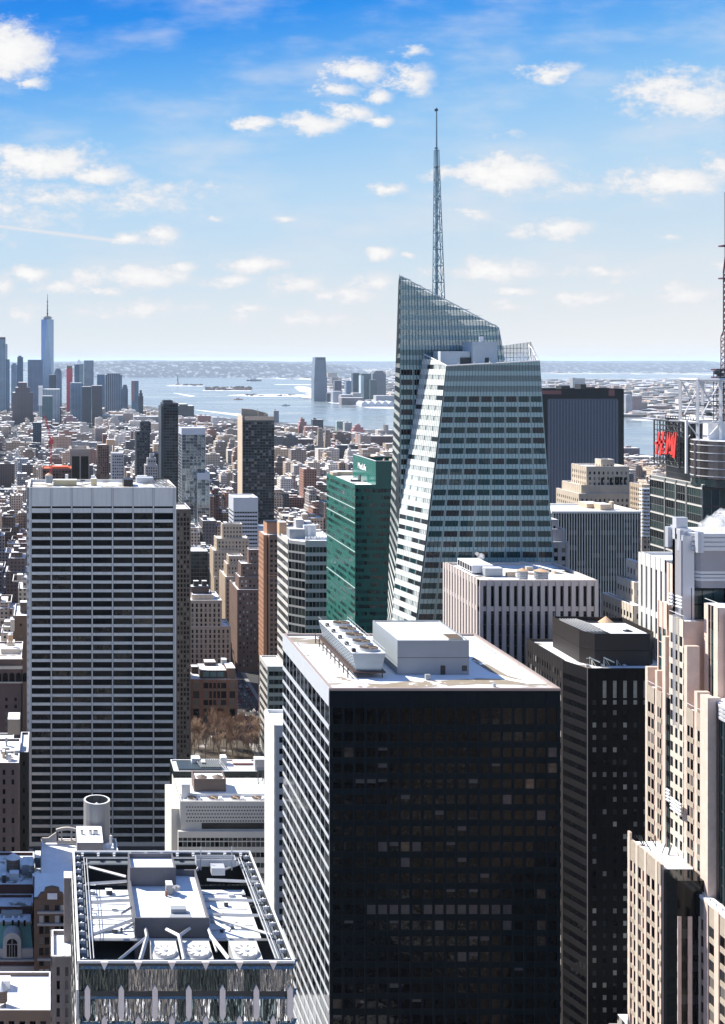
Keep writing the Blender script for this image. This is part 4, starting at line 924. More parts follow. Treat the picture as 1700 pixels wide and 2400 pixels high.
# ================================================================ stepped pink tower at the right edge
def pink_tower():
    pk = pmat('pink_granite', (0.70, 0.54, 0.45), 0.55, var=0.12, vs=0.5); wh = pmat('white_granite', (0.62, 0.56, 0.47), 0.6, var=.10, vs=.5)
    stl = pmat('crown_steel', (0.62, 0.63, 0.66), 0.35, metal=0.3); drum = pmat('drum_panel', (0.34, 0.33, 0.35), 0.4, metal=.2, var=.04, vs=.3); gl = pmat('tower_green_glass', (0.02, 0.045, 0.045), 0.05, bump=.05, bs=.15)
    b = Bld('stepped_pink_tower', 'stepped pink granite tower with tall fins and round steel crown at the right edge', 'skyscraper', 146, 262, [pk, wh, stl, drum, pmat('black_glass_skin', (.004, .005, .006), .1, spec=.2), pmat('recessed_spandrel', (.40, .34, .27), .7, var=.15, vs=.6)], [gdark, gdark, gmid, gdark, gblind], snow)
    X0 = 140.0; D = lambda px, X=X0: X*FL/(px-PX0)
    Z = lambda px, py, X=X0: gz(py, D(px, X))
    fh = 3.5
    def fin(pa, pb, pyt, X=X0, deep=2.6, zb=0, m=0):
        b.wall.box(X-.16, X+deep, D(pb, X-.16), D(pa, X-.16), zb, Z(pa, pyt, X-.16), m)
    def bay(pa, pb, pyt, n=2, X=X0, mi=0, mh=5, f=.84, z0=0, glass=None, depth=6, wh_=2.35, roof=True):
        ya, yb = D(pb, X), D(pa, X); zt = Z(pa, pyt, X)
        b.wall.box(X, X+depth, ya, yb, z0, zt-.3, 0)
        rows = bands(zt-3.2, z0+1, fh, wh_)
        b.face((X, yb, 0), Vector((0, -1, 0)), Vector((-1, 0, 0)), [(0, z0), (yb-ya, z0), (yb-ya, zt), (0, zt)], rows, even(yb-ya, n, f, .05), vd=.14, hd=.2, mi=mi, mh=mh, glass=glass)
        if roof: b.roof.poly([(X, ya, zt-.28), (X+3, ya, zt-.28), (X+3, yb, zt-.28), (X, yb, zt-.28)])
        if roof: b.wall.bar((X-.1, ya, zt+.9), (X-.1, yb, zt+.9), .08, 2)
    bay(1519, 1536, 1604); bay(1541, 1553, 1616); bay(1611, 1628, 1657); bay(1635, 1652, 1669)
    fin(1513, 1518.5, 1561); fin(1536, 1541, 1570); fin(1553, 1560, 1490); fin(1604, 1611, 1512); fin(1628, 1635, 1619); fin(1652, 1660, 1632)
    # central stone bay with window pairs rising to the pinnacle
    bay(1571, 1604, 1440, 3, X0+.5, 1, 1, .55, glass=[gdark, gmid], wh_=2.2)
    bay(1560, 1571, 1632, 1, X0+.3, 4, 4, .95, glass=[gl])
    for px in (1582, 1586): b.wall.bar((X0-.3, D(px), Z(px, 1700)), (X0-.3, D(px), Z(px, 1440)), .16, 2)
    pc = MB(); d = D(1590, 141.8)
    for (pa, pb, pt, m) in ((1583, 1597, 1262, 0), (1583, 1592, 1211, 0), (1589, 1601, 1237, 0), (1591, 1607, 1251, 0)):
        xa = 141.8; pc.box(xa-.6, xa+2.0, D(pb, xa), D(pa, xa), 150, Z(pa, pt, xa), m)
    pc.box(140.9, 143.0, D(1597, 140.9), D(1583, 140.9), 150, Z(1583, 1262, 141.2), 1)
    b.part('pinnacle', pc, [stl, drum])
    # upper tower
    X1 = 142.7
    def up(pa, pb, pyt, X, depth, n, f, glass=None, mi=0, top=6, par=.4, z0=150):
        ya, yb = D(pb, X), D(pa, X); zt = Z(pa, pyt, X); b.wall.box(X, X+depth, ya, yb, z0, zt-par, 0)
        rows = bands(zt-top, z0+1, fh, 3.3); b.face((X, yb, 0), Vector((0, -1, 0)), Vector((-1, 0, 0)), [(0, z0), (yb-ya, z0), (yb-ya, zt), (0, zt)], rows, even(yb-ya, n, f, .2), vd=.25, hd=.1, mi=mi, mh=mi, glass=glass or [gl])
        b.roof.poly([(X, ya, zt-par+.03), (X+depth, ya, zt-par+.03), (X+depth, yb, zt-par+.03), (X, yb, zt-par+.03)])
        return ya, yb, zt
    up(1544, 1566, 1406, X1-1, 14, 2, .8); up(1566, 1583, 1318, X1, 14, 1, .5, top=8)
    # bay screens of steel louvres on the pinnacle bay
    for (pa, pb, pt, X) in ((1572, 1580, 1392, X0+.2), (1588, 1602, 1397, X0+.2), (1565, 1573, 1850, X0-.9), (1575, 1600, 1870, X0-.9)):
        ya, yb = D(pb, X), D(pa, X)
        for k in range(4): z = Z(pa, pt, X)-k*.75; b.wall.bar((X-.2, ya, z), (X-.2, yb, z), .32, 2)
    # main shaft with the round crown
    Xs = 143.1; ya, yb = D(1620, Xs), D(1597, Xs); zt = Z(1600, 1285, Xs)
    zpk = gz(1408, ya)
    b.wall.box(Xs, Xs+26, ya, yb, 140, gz(1378, ya), 0); b.wall.box(Xs, Xs+2.5, D(1611, Xs), yb, 140, zt, 0)
    rows = bands(gz(1380, ya), 60, fh, 3.2)
    b.face((Xs, ya-.02, 0), Vector((1, 0, 0)), Vector((0, -1, 0)), [(0, 60), (22, 60), (22, gz(1378, ya)), (0, gz(1378, ya))], rows, even(22, 9, .93, .1), vd=.1, hd=.08, mi=4, mh=4, glass=[gl, gl, gdark])
    def octo(pad, dep=0):
        x_, X_, y_, Y_ = Xs-pad-.7, Xs+24+pad, ya-.6-pad, yb+4+pad; c = 2.6
        return [(x_+c, y_), (X_, y_), (X_, Y_), (x_+c, Y_), (x_, Y_-c), (x_, y_+c)]
    cr = MB(); q = lambda py: gz(py, ya)
    cr.prism(octo(0), q(1338), q(1290), 0, 1, True); cr.prism(octo(-.6), q(1345), q(1338), 2)
    for k in range(4): z = q(1288)+k*1.0; cr.prism(octo(.7), z, z+.75, 3, 1, True)
    cr.prism(octo(.2), q(1290), q(1288)+3.8, 3, 1)
    for k in range(3): z = q(1361)+k*.8; cr.prism(octo(-.1), z, z+.6, 3, 3, True)
    cr.prism(octo(-.4), q(1378), q(1345), 0)
    for i, (x, y) in enumerate(octo(.8)): cr.cyl(x, y, .9, q(1290)-.2, q(1288)+4.2, 8, 3)
    b.part('crown', cr, [drum, snow, black, stl])
    m = MB()
    for i in range(10): m.bar((Xs+1+i*1.6, ya+1, q(1239.3)), (Xs+1+i*1.6, ya+1, q(1262)), .1)
    m.bar((Xs+1, ya+1, q(1262)), (Xs+16, ya+1, q(1262)), .12); m.bar((Xs+1, ya+1, q(1266)), (Xs+16, ya+1, q(1266)), .1); b.part('roof_gantry', m, [pmat('yellow_paint', (.6, .42, .05), .5)])
    # front shoulder block at the far right
    X2 = 144.1; y0_, y1_ = D(1685, X2), D(1653, X2); zz = Z(1653, 1413, X2)
    b.wall.box(X2, X2+20, y0_, y1_, 100, zz, 0)
    b.face((X2, y1_, 0), Vector((0, -1, 0)), Vector((-1, 0, 0)), [(0, 100), (y1_-y0_, 100), (y1_-y0_, zz), (0, zz)], bands(zz-5, 101, fh, 3.3), even(y1_-y0_, 2, .85, 1.5), vd=.2, hd=.1, mi=0, mh=4, glass=[gl])
    b.roof.poly([(X2, y0_, zz+.02), (X2+20, y0_, zz+.02), (X2+20, y1_, zz+.02), (X2, y1_, zz+.02)])
    b.wall.bar((X2, y0_, zz+1), (X2, y1_, zz+1), .08, 2)
    b.wall.box(X2+1.2, X2+12, y0_-2.2, y0_, 100, gz(1440, y0_), 0)
    b.wall.box(X0-.9, X0+.9, D(1677, X0)+1.2, D(1661, X0)+1.5, 0, gz(1640, D(1677, X0)), 0)
    # dark curved glass bay, bottom right
    cb = MB(); cb.cyl(X0+7.6, 245.5, 6.4, 0, gz(1690, 239.3), 24, 0, 1); cbo = b.part('round_bay', cb, [gl, snow])
    m = MB()
    for k in range(28): z = gz(1690, 239.3)-2-k*3.9; m.cyl(X0+7.6, 245.5, 6.5, z, z+.3, 24, 0)
    for k in range(24): a = 2*math.pi*k/24; m.bar((X0+7.6+6.5*math.cos(a), 245.5+6.5*math.sin(a), 5), (X0+7.6+6.5*math.cos(a), 245.5+6.5*math.sin(a), gz(1690, 239.3)), .12)
    for k in range(4): m.cyl(X0+7.6, 245.5, 7.0, gz(1712, 239.3)+k*.8, gz(1712, 239.3)+k*.8+.55, 24, 1, 2)
    m.build('bay_band', [dsteel, stl, snow], cbo)
    # lower wing on the avenue and the plinth
    X3 = 132.9; yb3, ya3 = D(1473, X3), D(1551, X3); z3 = Z(1473, 1958, X3)
    b.wall.box(X3, X3+9, ya3, yb3, 0, z3-1.5, 0)
    b.face((X3, yb3, 0), Vector((0, -1, 0)), Vector((-1, 0, 0)), [(0, 0), (yb3-ya3, 0), (yb3-ya3, z3-.4), (0, z3-.4)], bands(z3-4.5, 2, fh, 2.5), [(c+.1, d) for (c, d) in even(yb3-ya3, 7, .74, .4)], vd=.12, hd=.2, mi=0, mh=5)
    for k, px in enumerate((1471.5, 1490, 1510, 1536)): b.wall.box(X3-.3, X3+.2, D(px+5, X3-.3), D(px, X3-.3), 0, z3+(1.2 if k == 0 else -.3), 0)
    b.roof.poly([(X3, ya3, z3-1.4), (X3+9, ya3, z3-1.4), (X3+9, yb3, z3-1.4), (X3, yb3, z3-1.4)]); b.wall.box(X3+.02, X3+.5, ya3, yb3, z3-1.5, z3-.4, 0)
    m = MB(); rr = random.Random(4)
    for k in range(9): x, y = X3+1.5+rr.random()*4, yb3-2-rr.random()*7; m.bar((x, y, z3-1.3), (x+rr.uniform(-2, 2), y+1, z3+.6), .12)
    b.part('roof_pipe', m, [dsteel])
    b.wall.box(X3+.5, X3+8, ya3-5.5, ya3, 0, z3-1.5, 4); 
    b.face((X3+.5, ya3-5.5, 0), Vector((1, 0, 0)), Vector((0, -1, 0)), [(0, 0), (7.5, 0), (7.5, z3-9), (0, z3-9)], bands(z3-11, 60, fh, 2.2), even(7.5, 3, .6, .3), vd=.25, hd=.1, mi=0, mh=4)
    X4 = 138.4; y04, y14 = D(1700, X4), D(1585, X4); z4 = Z(1590, 2056, X4)
    b.wall.box(X4, X4+6, y04-6, y14, 0, z4-.4, 0)
    b.face((X4, y14, 0), Vector((0, -1, 0)), Vector((-1, 0, 0)), [(0, 0), (y14-y04+6, 0), (y14-y04+6, z4), (0, z4)], bands(z4-4, 2, fh, 2.3), even(y14-y04+6, 6, .6, .5), vd=.4, hd=.18, mi=0, mh=5)
    b.roof.box(X4-.3, X4+1.7, y04-6, y14, z4-.38, z4+.35)
    m = MB(); m.bar((X4-.2, y04-6, z4+1.2), (X4-.2, y14, z4+1.2), .07)
    for k in range(12): y = y14-k*2.3; m.bar((X4-.2, y, z4), (X4-.2, y, z4+1.2), .06)
    b.part('railing', m, [dsteel])
    b.done(100, 2400); reserve(130, 175, 232, 285); LAND.append((1600, 1800, 'the stepped pink tower'))
pink_tower()

# ================================================================ billboard tower and others on the right
def billboard_tower():
    gt = pmat('teal_grey_glass', (0.03, 0.05, 0.05), 0.06, spec=.3, bump=.06, bs=.1, var=.3, vs=.05); fr = pmat('grey_frame', (.18, .19, .19), .5); wb = pmat('white_floor_band', (.6, .58, .55), .6)
    X0 = 278.0; D = lambda px, X=X0: X*FL/(px-PX0)
    d0, d1 = D(1649), D(1525.5); z = gz(1137, d0)
    b = Bld('billboard_tower', 'dark glass tower with red lettered rooftop sign, round drum and white rooftop frame', 'skyscraper', 290, 520, [fr, wb, black], [gt, gt, gmid, gdark], snow)
    x1 = 306
    b.wall.box(X0, x1, d0, d1, 0, z-.8, 0); dd = d1-d0
    rows = bands(z-1.5, 60, 7.6, 6.6); rr = []
    for a, c in rows: rr += [(a, a+3.1), (a+3.3, c)]
    b.face((X0, d1, 0), Vector((0, -1, 0)), Vector((-1, 0, 0)), [(0, 60), (dd, 60), (dd, z), (0, z)], rr, [(.2, dd*.29), (dd*.31, dd*.50), (dd*.52, dd*.70), (dd*.72, dd-.2)], vd=.5, hd=.12, mi=0, mh=0)
    for a, c in rows: b.wall.box(X0-.3, X0-.13, d0, d1, c+.1, c+.75, 1)
    for i in range(30): y = d0+i*dd/30; b.wall.box(X0-.16, X0-.04, y, y+.15, 60, z-1, 0)
    b.front(X0, x1, d0, 60, z, rows, 8, .96, vd=.1, hd=.1, mi=0, mh=2, glass=[gt, gt, gblue])
    b.roof.poly([(X0, d0, z-.78), (x1, d0, z-.78), (x1, d1, z-.78), (X0, d1, z-.78)]); b.wall.ring(X0, x1, d0, d1, z-.8, z+.3, .5, 1)
    # upper mass
    u = MB(); ux0, uy0 = X0+5, D(1640, X0+5); uy1 = D(1562, X0+5); zu = gz(985, uy0)
    u.box(ux0, ux0+14, uy0, uy1, z-.7, zu, 0, 1)
    for k in range(9): zz = z+2+k*3.9; u.box(ux0-.1, ux0, uy0, uy1, zz, zz+.4, 2); u.box(ux0, ux0+14, uy0-.1, uy0, zz, zz+.4, 2)
    for k in range(14): y = uy0+k*(uy1-uy0)/13; u.box(ux0-.3, ux0-.1, y, y+.3, z+6, zu+1, 2)
    b.part('upper_shaft', u, [black, snow, dsteel])
    c = MB(); cx, cy, r = gx(1700, 500), 500+5, (gx(1700, 500)-gx(1642, 500)); zt, zb = gz(1033, 500), gz(1122, 500)
    c.cyl(cx, cy, r, z-.7, zb-.2, 32, 2); c.cyl(cx, cy, r*1.01, zb, zt, 36, 0, 3, bottom=True)
    for k in range(5): zz = zb+1+k*(zt-zb-1)/4.6; c.cyl(cx, cy, r*1.03, zz, zz+.3, 36, 1)
    b.part('round_drum', c, [pmat('bronze_drum', (.16, .14, .14), .25, metal=.7), white, gt, snow])
    t = MB()                                              # white rooftop frame
    d = 505; Q = lambda px, py, e=d: Vector((gx(px, e), e, gz(py, e)))
    for e in (d, d+14):
        t.bar(Q(1636, 888, d)+Vector((0, e-d, 0)), Q(1636, 1030, d)+Vector((0, e-d, 0)), .75); t.bar(Q(1690, 888, d)+Vector((0, e-d, 0)), Q(1690, 1030, d)+Vector((0, e-d, 0)), .75)
        t.bar(Q(1634, 890, d)+Vector((0, e-d, 0)), Q(1745, 890, d)+Vector((0, e-d, 0)), .75)
        t.bar(Q(1638, 893, d)+Vector((0, e-d, 0)), Q(1688, 982, d)+Vector((0, e-d, 0)), .38); t.bar(Q(1688, 893, d)+Vector((0, e-d, 0)), Q(1645, 975, d)+Vector((0, e-d, 0)), .3)
        t.bar(Q(1611, 990, d)+Vector((0, e-d, 0)), Q(1745, 990, d)+Vector((0, e-d, 0)), .45)
        t.bar(Q(1611, 990, d)+Vector((0, e-d, 0)), Q(1642, 1030, d)+Vector((0, e-d, 0)), .28); t.bar(Q(1690, 990, d)+Vector((0, e-d, 0)), Q(1655, 1030, d)+Vector((0, e-d, 0)), .28)
    for px in (1636, 1690): t.bar(Q(px, 890), Q(px, 890)+Vector((0, 14, 0)), .6); t.bar(Q(px, 990), Q(px, 990)+Vector((0, 14, 0)), .5)
    t.box(gx(1611, d)-.4, gx(1611, d)+.4, d, d+1, gz(1110, d), gz(985, d))
    t.box(gx(1665, d), gx(1745, d), d+1.5, d+12, gz(1032, d), gz(993, d))
    b.part('rooftop_frame', t, [white])
    m = MB(); d = 512; w = lambda py: 5.2 if py > 880 else (3.0 if py > 780 else (1.6 if py > 600 else .5))
    pys = list(range(985, 640, -14))+[640, 600, 550, 500, 450]
    for a, c_ in zip(pys, pys[1:]):
        xa = gx(1703, d); wa, wc_ = w(a), w(c_); za, zc_ = gz(a, d), gz(c_, d)
        for sx in (-1, 1):
            for sy in (-1, 1):
                m.bar((xa+sx*wa/2, d+sy*wa/2, za), (xa+sx*wc_/2, d+sy*wc_/2, zc_), .22 if a > 640 else .35)
            m.bar((xa-sx*wa/2, d-wa/2, za), (xa+sx*wc_/2, d-wc_/2, zc_), .13); m.bar((xa-sx*wa/2, d+wa/2, za), (xa+sx*wc_/2, d+wc_/2, zc_), .13); m.bar((xa-wa/2, d-sx*wa/2, za), (xa-wc_/2, d+sx*wc_/2, zc_), .13)
    for py, ww in ((576, 3), (652, 3), (866, 7), (884, 7)): X = gx(1703, d); m.box(X-ww/2*1.6, X+ww/2, d-2, d+2, gz(py, d)-.3, gz(py, d)+.3)
    m.build('antenna_mast', [pmat('dark_red_mast', (.10, .03, .05), .5)], b.t)
    m = MB()
    for i in range(3):
        for k in range(5): X = gx(1673+i*8, d-4); m.bar((X, d-4, gz(985, d)), (X, d-4, gz(868, d)), .16)
    for py in (868, 884, 898, 912, 926, 940): m.box(gx(1672, d), gx(1700, d), d-5, d-1, gz(py, d)-.25, gz(py, d)+.1)
    for px, py in ((1680, 872), (1690, 876), (1662, 968)): m.cyl(gx(px, d-6), d-6, 1.3, gz(py+5, d), gz(py-3, d), 10)
    m.build('antenna_array', [dsteel], b.t)
    # billboard frame with red letters, a part each
    XS = X0-4.0; DS = lambda px: D(px, XS); s0, s1 = DS(1593), DS(1534); zt = gz(985, 500); zb = gz(1097, s0)
    zt0, zb0, zt1, zb1 = gz(990, s0), gz(1097, s0), gz(983, s1), gz(1085, s1)
    f = MB(); Zt = lambda y: zt0+(zt1-zt0)*(y-s0)/(s1-s0); Zb = lambda y: zb0+(zb1-zb0)*(y-s0)/(s1-s0)
    ny, nz = 8, 9
    for lay in (0, 2.6):
        for i in range(ny+1): y = s0+(s1-s0)*i/ny; f.bar((XS+lay, y, Zb(y)), (XS+lay, y, Zt(y)), .17 if 0 < i < ny else .35)
        for k in range(nz+1):
            g = k/nz; f.bar((XS+lay, s0, Zb(s0)+(Zt(s0)-Zb(s0))*g), (XS+lay, s1, Zb(s1)+(Zt(s1)-Zb(s1))*g), .15 if 0 < k < nz else .3)
    for i in range(ny):
        for k in range(nz):
            y, y2 = s0+(s1-s0)*i/ny, s0+(s1-s0)*(i+1)/ny; g, g2 = k/nz, (k+1)/nz
            if (i+k) % 2: f.bar((XS+1.4, y, Zb(y)+(Zt(y)-Zb(y))*g), (XS+1.4, y2, Zb(y2)+(Zt(y2)-Zb(y2))*g2), .12)
            f.bar((XS, y, Zb(y)+(Zt(y)-Zb(y))*g), (XS+2.6, y, Zb(y)+(Zt(y)-Zb(y))*g), .09)
    bf = f.build('sign_frame', [dsteel], b.t)
    lm = pmat('red_sign', (.75, .05, .04), .5)
    f = lambda x, y: (DS(1250+x/3.609), gz(800+y/3.609, DS(1250+x/3.609)))
    def strokes(name, L_):
        mb = MB()
        for (xa, ya_, xb, yb_, wd) in L_:
            q = [f(xa-wd, ya_), f(xa+wd, ya_), f(xb+wd, yb_), f(xb-wd, yb_)] if abs(yb_-ya_) > abs(xb-xa) else [f(xa, ya_-wd), f(xb, yb_-wd), f(xb, yb_+wd), f(xa, ya_+wd)]
            A = [Vector((XS-.9, y, z_)) for y, z_ in q]; B_ = [Vector((XS-.4, y, z_)) for y, z_ in q]
            mb.poly(A); mb.poly(B_[::-1])
            for k in range(4): mb.poly([A[k], A[(k+1) % 4], B_[(k+1) % 4], B_[k]])
        mb.build(name, [lm], bf)
    strokes('letter_h', [(1083, 765, 1055, 955, 8), (1118, 762, 1086, 965, 9), (1046, 862, 1126, 846, 11)])
    strokes('ampersand', [(1108, 905, 1118, 935, 4), (1122, 900, 1106, 945, 4), (1104, 945, 1126, 950, 4)])
    strokes('letter_m', [(1162, 770, 1140, 955, 9), (1166, 772, 1176, 930, 8), (1196, 800, 1170, 950, 7), (1212, 770, 1186, 960, 9), (1220, 772, 1205, 985, 9)])
    b.done(100, 1290); reserve(X0-5, x1, d0, d1); LAND.append((1560, 1150, 'the billboard tower'))
billboard_tower()

def stripe_slab():
    """far dark slab with pale vertical lines"""
    dk = pmat('slab_dark_frame', (0.006, 0.009, 0.013), 0.5, spec=.2); ln = pmat('slab_pale_line', (0.20, 0.25, 0.33), 0.5)
    d0, d1 = 1300, 1340; x0, x1, z = gx(1272, d0), gx(1463, d0), gz(911, d0)
    b = Bld('dark_slab_tower', 'wide dark slab tower with fine pale vertical lines behind the crystal tower', 'skyscraper', (x0+x1)/2, 1320, [dk, ln], [gdark], roofsnow)
    b.wall.box(x0, x1, d0, d1, 0, z-1)
    a, c, zz = gx(1285, d0), gx(1448, d0), gz(937, d0); n = 48
    for i in range(n): X = a+(c-a)*i/(n-1); b.wall.box(X-.26, X+.26, d0-.7, d0, 0, zz, 1)
    for k in range(60): z_ = zz-k*3.9; b.wall.box(a, c, d0-.1, d0-.02, z_-.5, z_, 0) if z_ > 2 else None
    b.wall.ring(x0, x1, d0, d1, z-1, z, 1)
    b.roof.poly([(x0+1, d0+1, z-.95), (x1-1, d0+1, z-.95), (x1-1, d1-1, z-.95), (x0+1, d1-1, z-.95)])
    b.w.append(([Vector((gx(1285, d0), d0-.1, gz(936, d0))), Vector((c, d0-.1, gz(936, d0))), Vector((c, d0-.1, gz(935, d0))), Vector((gx(1285, d0), d0-.1, gz(935, d0)))], ln))
    m = MB(); rr = pmat('dull_red_panel', (.16, .06, .06), .6)  # plain dull red panels
    m.box(gx(1272, d0), gx(1316, d0), d0-.2, d0-.05, gz(924, d0), gz(915, d0)); m.box(gx(1427, d0), gx(1441, d0), d0-.2, d0-.05, gz(928, d0), gz(913, d0)); m.build('louvre_panel', [rr], b.t)
    m = MB(); m.box(gx(1312, 1310), gx(1332, 1310), 1305, 1320, z-1, gz(904, 1310)); m.box(gx(1357, 1310), gx(1370, 1310), 1305, 1320, z-1, gz(900, 1310)); m.box(gx(1373, 1310), gx(1390, 1310), 1305, 1312, z-1, gz(907, 1310)); m.build('plant_room', [black], b.t)
    b.done(10, 1200); reserve(x0, x1, d0, d1); LAND.append((1370, 1050, 'the fine-striped dark slab'))
stripe_slab()

def fin_block():
    fm = pmat('pale_fin', (.80, .79, .72), .6); dk = pmat('fin_block_dark', (.005, .005, .006), .5, spec=.05)
    d0, d1 = 600, 632; x0, x1, z = gx(1296, d0), gx(1500, d0), gz(1199, d0)
    b = Bld('finned_office_block', 'dark office block with pale vertical fins and a snowy roof right of the crystal tower', 'office building', (x0+x1)/2, 615, [dk, fm], [gdark, gdark, gmid, gblind], snow)
    b.wall.box(x0, x1, d0, d1, 0, z-.8); n = 33; w = x1-x0
    rows = bands(z-1, 60, 3.9, 2.4)
    b.face((x0, d0, 0), Vector((1, 0, 0)), Vector((0, -1, 0)), [(0, 60), (w, 60), (w, z), (0, z)], rows, even(w, 11, .99), vd=0, hd=.1, mh=0)
    for i in range(n+1): X = x0+w*i/n; b.wall.box(X-.17, X+.17, d0-.8, d0, 0, z, 1)
    d = d1-d0
    for i in range(18): y = d0+d*i/17; b.wall.box(x0-1, x0, y-.2, y+.2, 0, z, 1)
    b.wall.ring(x0-1, x1+.2, d0-1.1, d1, z-.8, z+.3, 1, 1)
    b.roof.poly([(x0, d0, z-.7), (x1-.8, d0, z-.7), (x1-.8, d1-1, z-.7), (x0, d1-1, z-.7)])
    for (pa, pb, t, y, dep) in ((1376, 1408, 1180, 618, 10), (1408, 1433, 1182, 610, 8), (1434, 1440, 1176, 614, 3)):
        m = MB(); m.box(gx(pa, y), gx(pb, y), y, y+dep, z-.7, gz(t, y), 0, 1); m.build('bulkhead', [tan, snow], b.t)
    b.done(100, 1460); reserve(x0, x1, d0, d1); LAND.append((1400, 1300, 'the finned dark block'))
fin_block()

# tan stepped building with arched top storeys
def deco_crown(b):
    for (pa, pb, t, bb, dd) in ((1422, 1427, 1118, 1137, 905), (1434, 1438, 1116, 1134, 905), (1439.5, 1443.5, 1116, 1134, 905), (1445, 1449, 1116, 1134, 905), (1455, 1459, 1118, 1134, 905), (1402, 1406, 1118, 1135, 905)):
        m = MB(); m.box(gx(pa, dd), gx(pb, dd), dd-5.6, dd-5.2, gz(bb, dd), gz(t, dd)); m.build('tall_window', [gdark], b.t)
simple('stepped_tan_building', 'stepped tan stone building in front of the fine-striped dark slab', 1358, 1487, 1157, 895, 40, [pmat('yellow_tan_stone', (.50, .42, .32), .8, var=.12, vs=.08)], bw=3.6, ff=.42, top=3, cap=60, ymax=1195,
       tiers=[(1364, 1487, 1137, 897, 34), (1376, 1475, 1093, 900, 26), (1410, 1440, 1077, 904, 10)], extra=deco_crown, fh=4.2, wh=2.2, land='the stepped tan building')
simple('brown_apartment_block', 'dark brown block tucked behind the right side of the stepped tan building', 1484, 1506, 1138, 945, 20, [brown], bw=3.2, cap=20)
def balconies(b):
    for k in range(14):
        m = MB(); z = gz(1143+k*8.4, 860); m.box(gx(1504, 856), gx(1526, 856), 855, 860, z-1.1, z); m.build('balcony', [white], b.t)
simple('balcony_tower', 'slim building with stacked white balconies left of the billboard tower', 1506, 1528, 1136, 860, 18, [tan], bw=3, cap=16, extra=balconies)
def white_ab():
    X0 = 200; D = lambda px: X0*FL/(px-PX0); d0, d1 = D(1562), D(1500.5); z = gz(1313, d0)
    b = Bld('white_stone_building', 'bright white stone building with tall narrow windows behind the pink tower', 'office building', 212, 390, [pmat('bright_white_stone', (.66, .64, .6), .7)], [gblue, gdark, gblind], snow)
    b.wall.box(X0, 240, d0, d1, 0, z-1); dd = d1-d0; rows = [(z-18, z-4)]; k = z-20
    while k > 30: rows.append((k-5.2, k)); k -= 7.4
    b.face((X0, d1, 0), Vector((0, -1, 0)), Vector((-1, 0, 0)), [(0, 30), (dd, 30), (dd, z), (0, z)], rows, even(dd, 5, .42, .6), vd=.5, hd=.35)
    b.front(X0, 240, d0, 30, z, rows, 8, .5)
    b.roof.poly([(X0, d0, z-.95), (240, d0, z-.95), (240, d1, z-.95), (X0, d1, z-.95)]); b.wall.ring(X0, 240, d0, d1, z-1, z, .6)
    b.done(40, 1700); reserve(X0, 240, d0, d1)
white_ab()
simple('tan_setback_building', 'small tan building seen between the finned block and the white stone building', 1486, 1503, 1420, 425, 24, [cream], bw=2.4, ff=.6, fh=3.7, cap=24, tiers=[(1489, 1503, 1365, 430, 14), (1494, 1503, 1318, 433, 8)])
simple('grey_side_building', 'grey stepped building peeking out behind the crystal tower right edge', 1291, 1333, 1270, 545, 30, [stonegrey], bw=3.4, ff=.5, cap=24, ymax=1320, tiers=[(1291, 1325, 1240, 548, 22), (1291, 1308, 1218, 550, 12)])
# ================================================================ centre and left mid-ground, by measured pixels
def white_band_building():
    wb = pmat('white_concrete_band', (.56, .54, .50), .6, var=.06, vs=.2); gr = pmat('grey_green_glass', (.05, .06, .055), .08, bump=.05, bs=.15)
    X0 = 156.5; D = lambda px: X0*FL/(px-PX0); yf, yb = D(676), D(651); z = gz(1262, yf)
    xr = gx(790, yf-8)
    b = Bld('banded_office_building', 'white banded office building with a faceted glass corner left of the green glass tower', 'office building', 175, 780, [wb], [gr, gdark, gmid], roofsnow)
    xc = gx(716, yf-9); yc = yf-9
    b.wall.prism([(xc, yc), (xr, yc), (xr, yb), (X0, yb), (X0, yf)], 0, z-1, 0)
    fh = 21*775/FL; rows = bands(z-3, 3, fh, fh*.6); dd = yb-yf
    b.face((X0, yb, 0), Vector((0, -1, 0)), Vector((-1, 0, 0)), [(0, 0), (dd, 0), (dd, z), (0, z)], rows, even(dd, 8, .94, .2), vd=.1, hd=.25)
    ch = Vector((xc-X0, yc-yf, 0)); n = Vector((ch.y, -ch.x, 0)).normalized(); wl = ch.length
    b.face((X0, yf, 0), ch.normalized(), n, [(0, 0), (wl, 0), (wl, z-1), (0, z-1)], bands(z-2.4, 3, fh, fh*.78), even(wl, 5, .95, .1), vd=.08, hd=.1, glass=[gr, gmid, gdark])
    b.front(xc, xr, yc, 0, z, rows, 9, .93, vd=.1, hd=.25)
    b.roof.poly([(xc, yc, z-.9), (xr, yc, z-.9), (xr, yb, z-.9), (X0, yb, z-.9), (X0, yf, z-.9)])
    for (pa, pb, t, bt, y, dep, m) in ((679, 715, 1240, 1265, 776, 10, metalgrey), (694, 712, 1218, 1240, 782, 8, stonegrey), (712, 742, 1231, 1258, 778, 10, white), (716, 730, 1222, 1232, 784, 6, stonegrey), (655, 672, 1224, 1236, 795, 8, copper)):
        q = MB(); q.box(gx(pa, y), gx(pb, y), y, y+dep, z-.9, gz(t, y), 0, 1); q.build('bulkhead', [m, snow], b.t)
    m = MB()
    for px in (724, 727, 740, 750): m.bar((gx(px, 774), 774, z-.9), (gx(px, 774), 774, z+9), .2); 
    for i in range(7): X = gx(716+i*7, 773); m.box(X, X+1.2, 772, 774, z-.8, z+.8)
    m.build('roof_antenna', [white], b.t)
    b.done(80, 1490); reserve(X0, xr, yc, yb); LAND.append((700, 1320, 'the white banded building'))
    simple('banded_low_wing', 'low white banded wing with a snowy roof beside the orange brick tower', 628, 668, 1562, 760, 28, [wb], fh=5.4, wh=3.0, bw=4, ff=.95, cap=20, glass=[gr, gdark])
white_band_building()
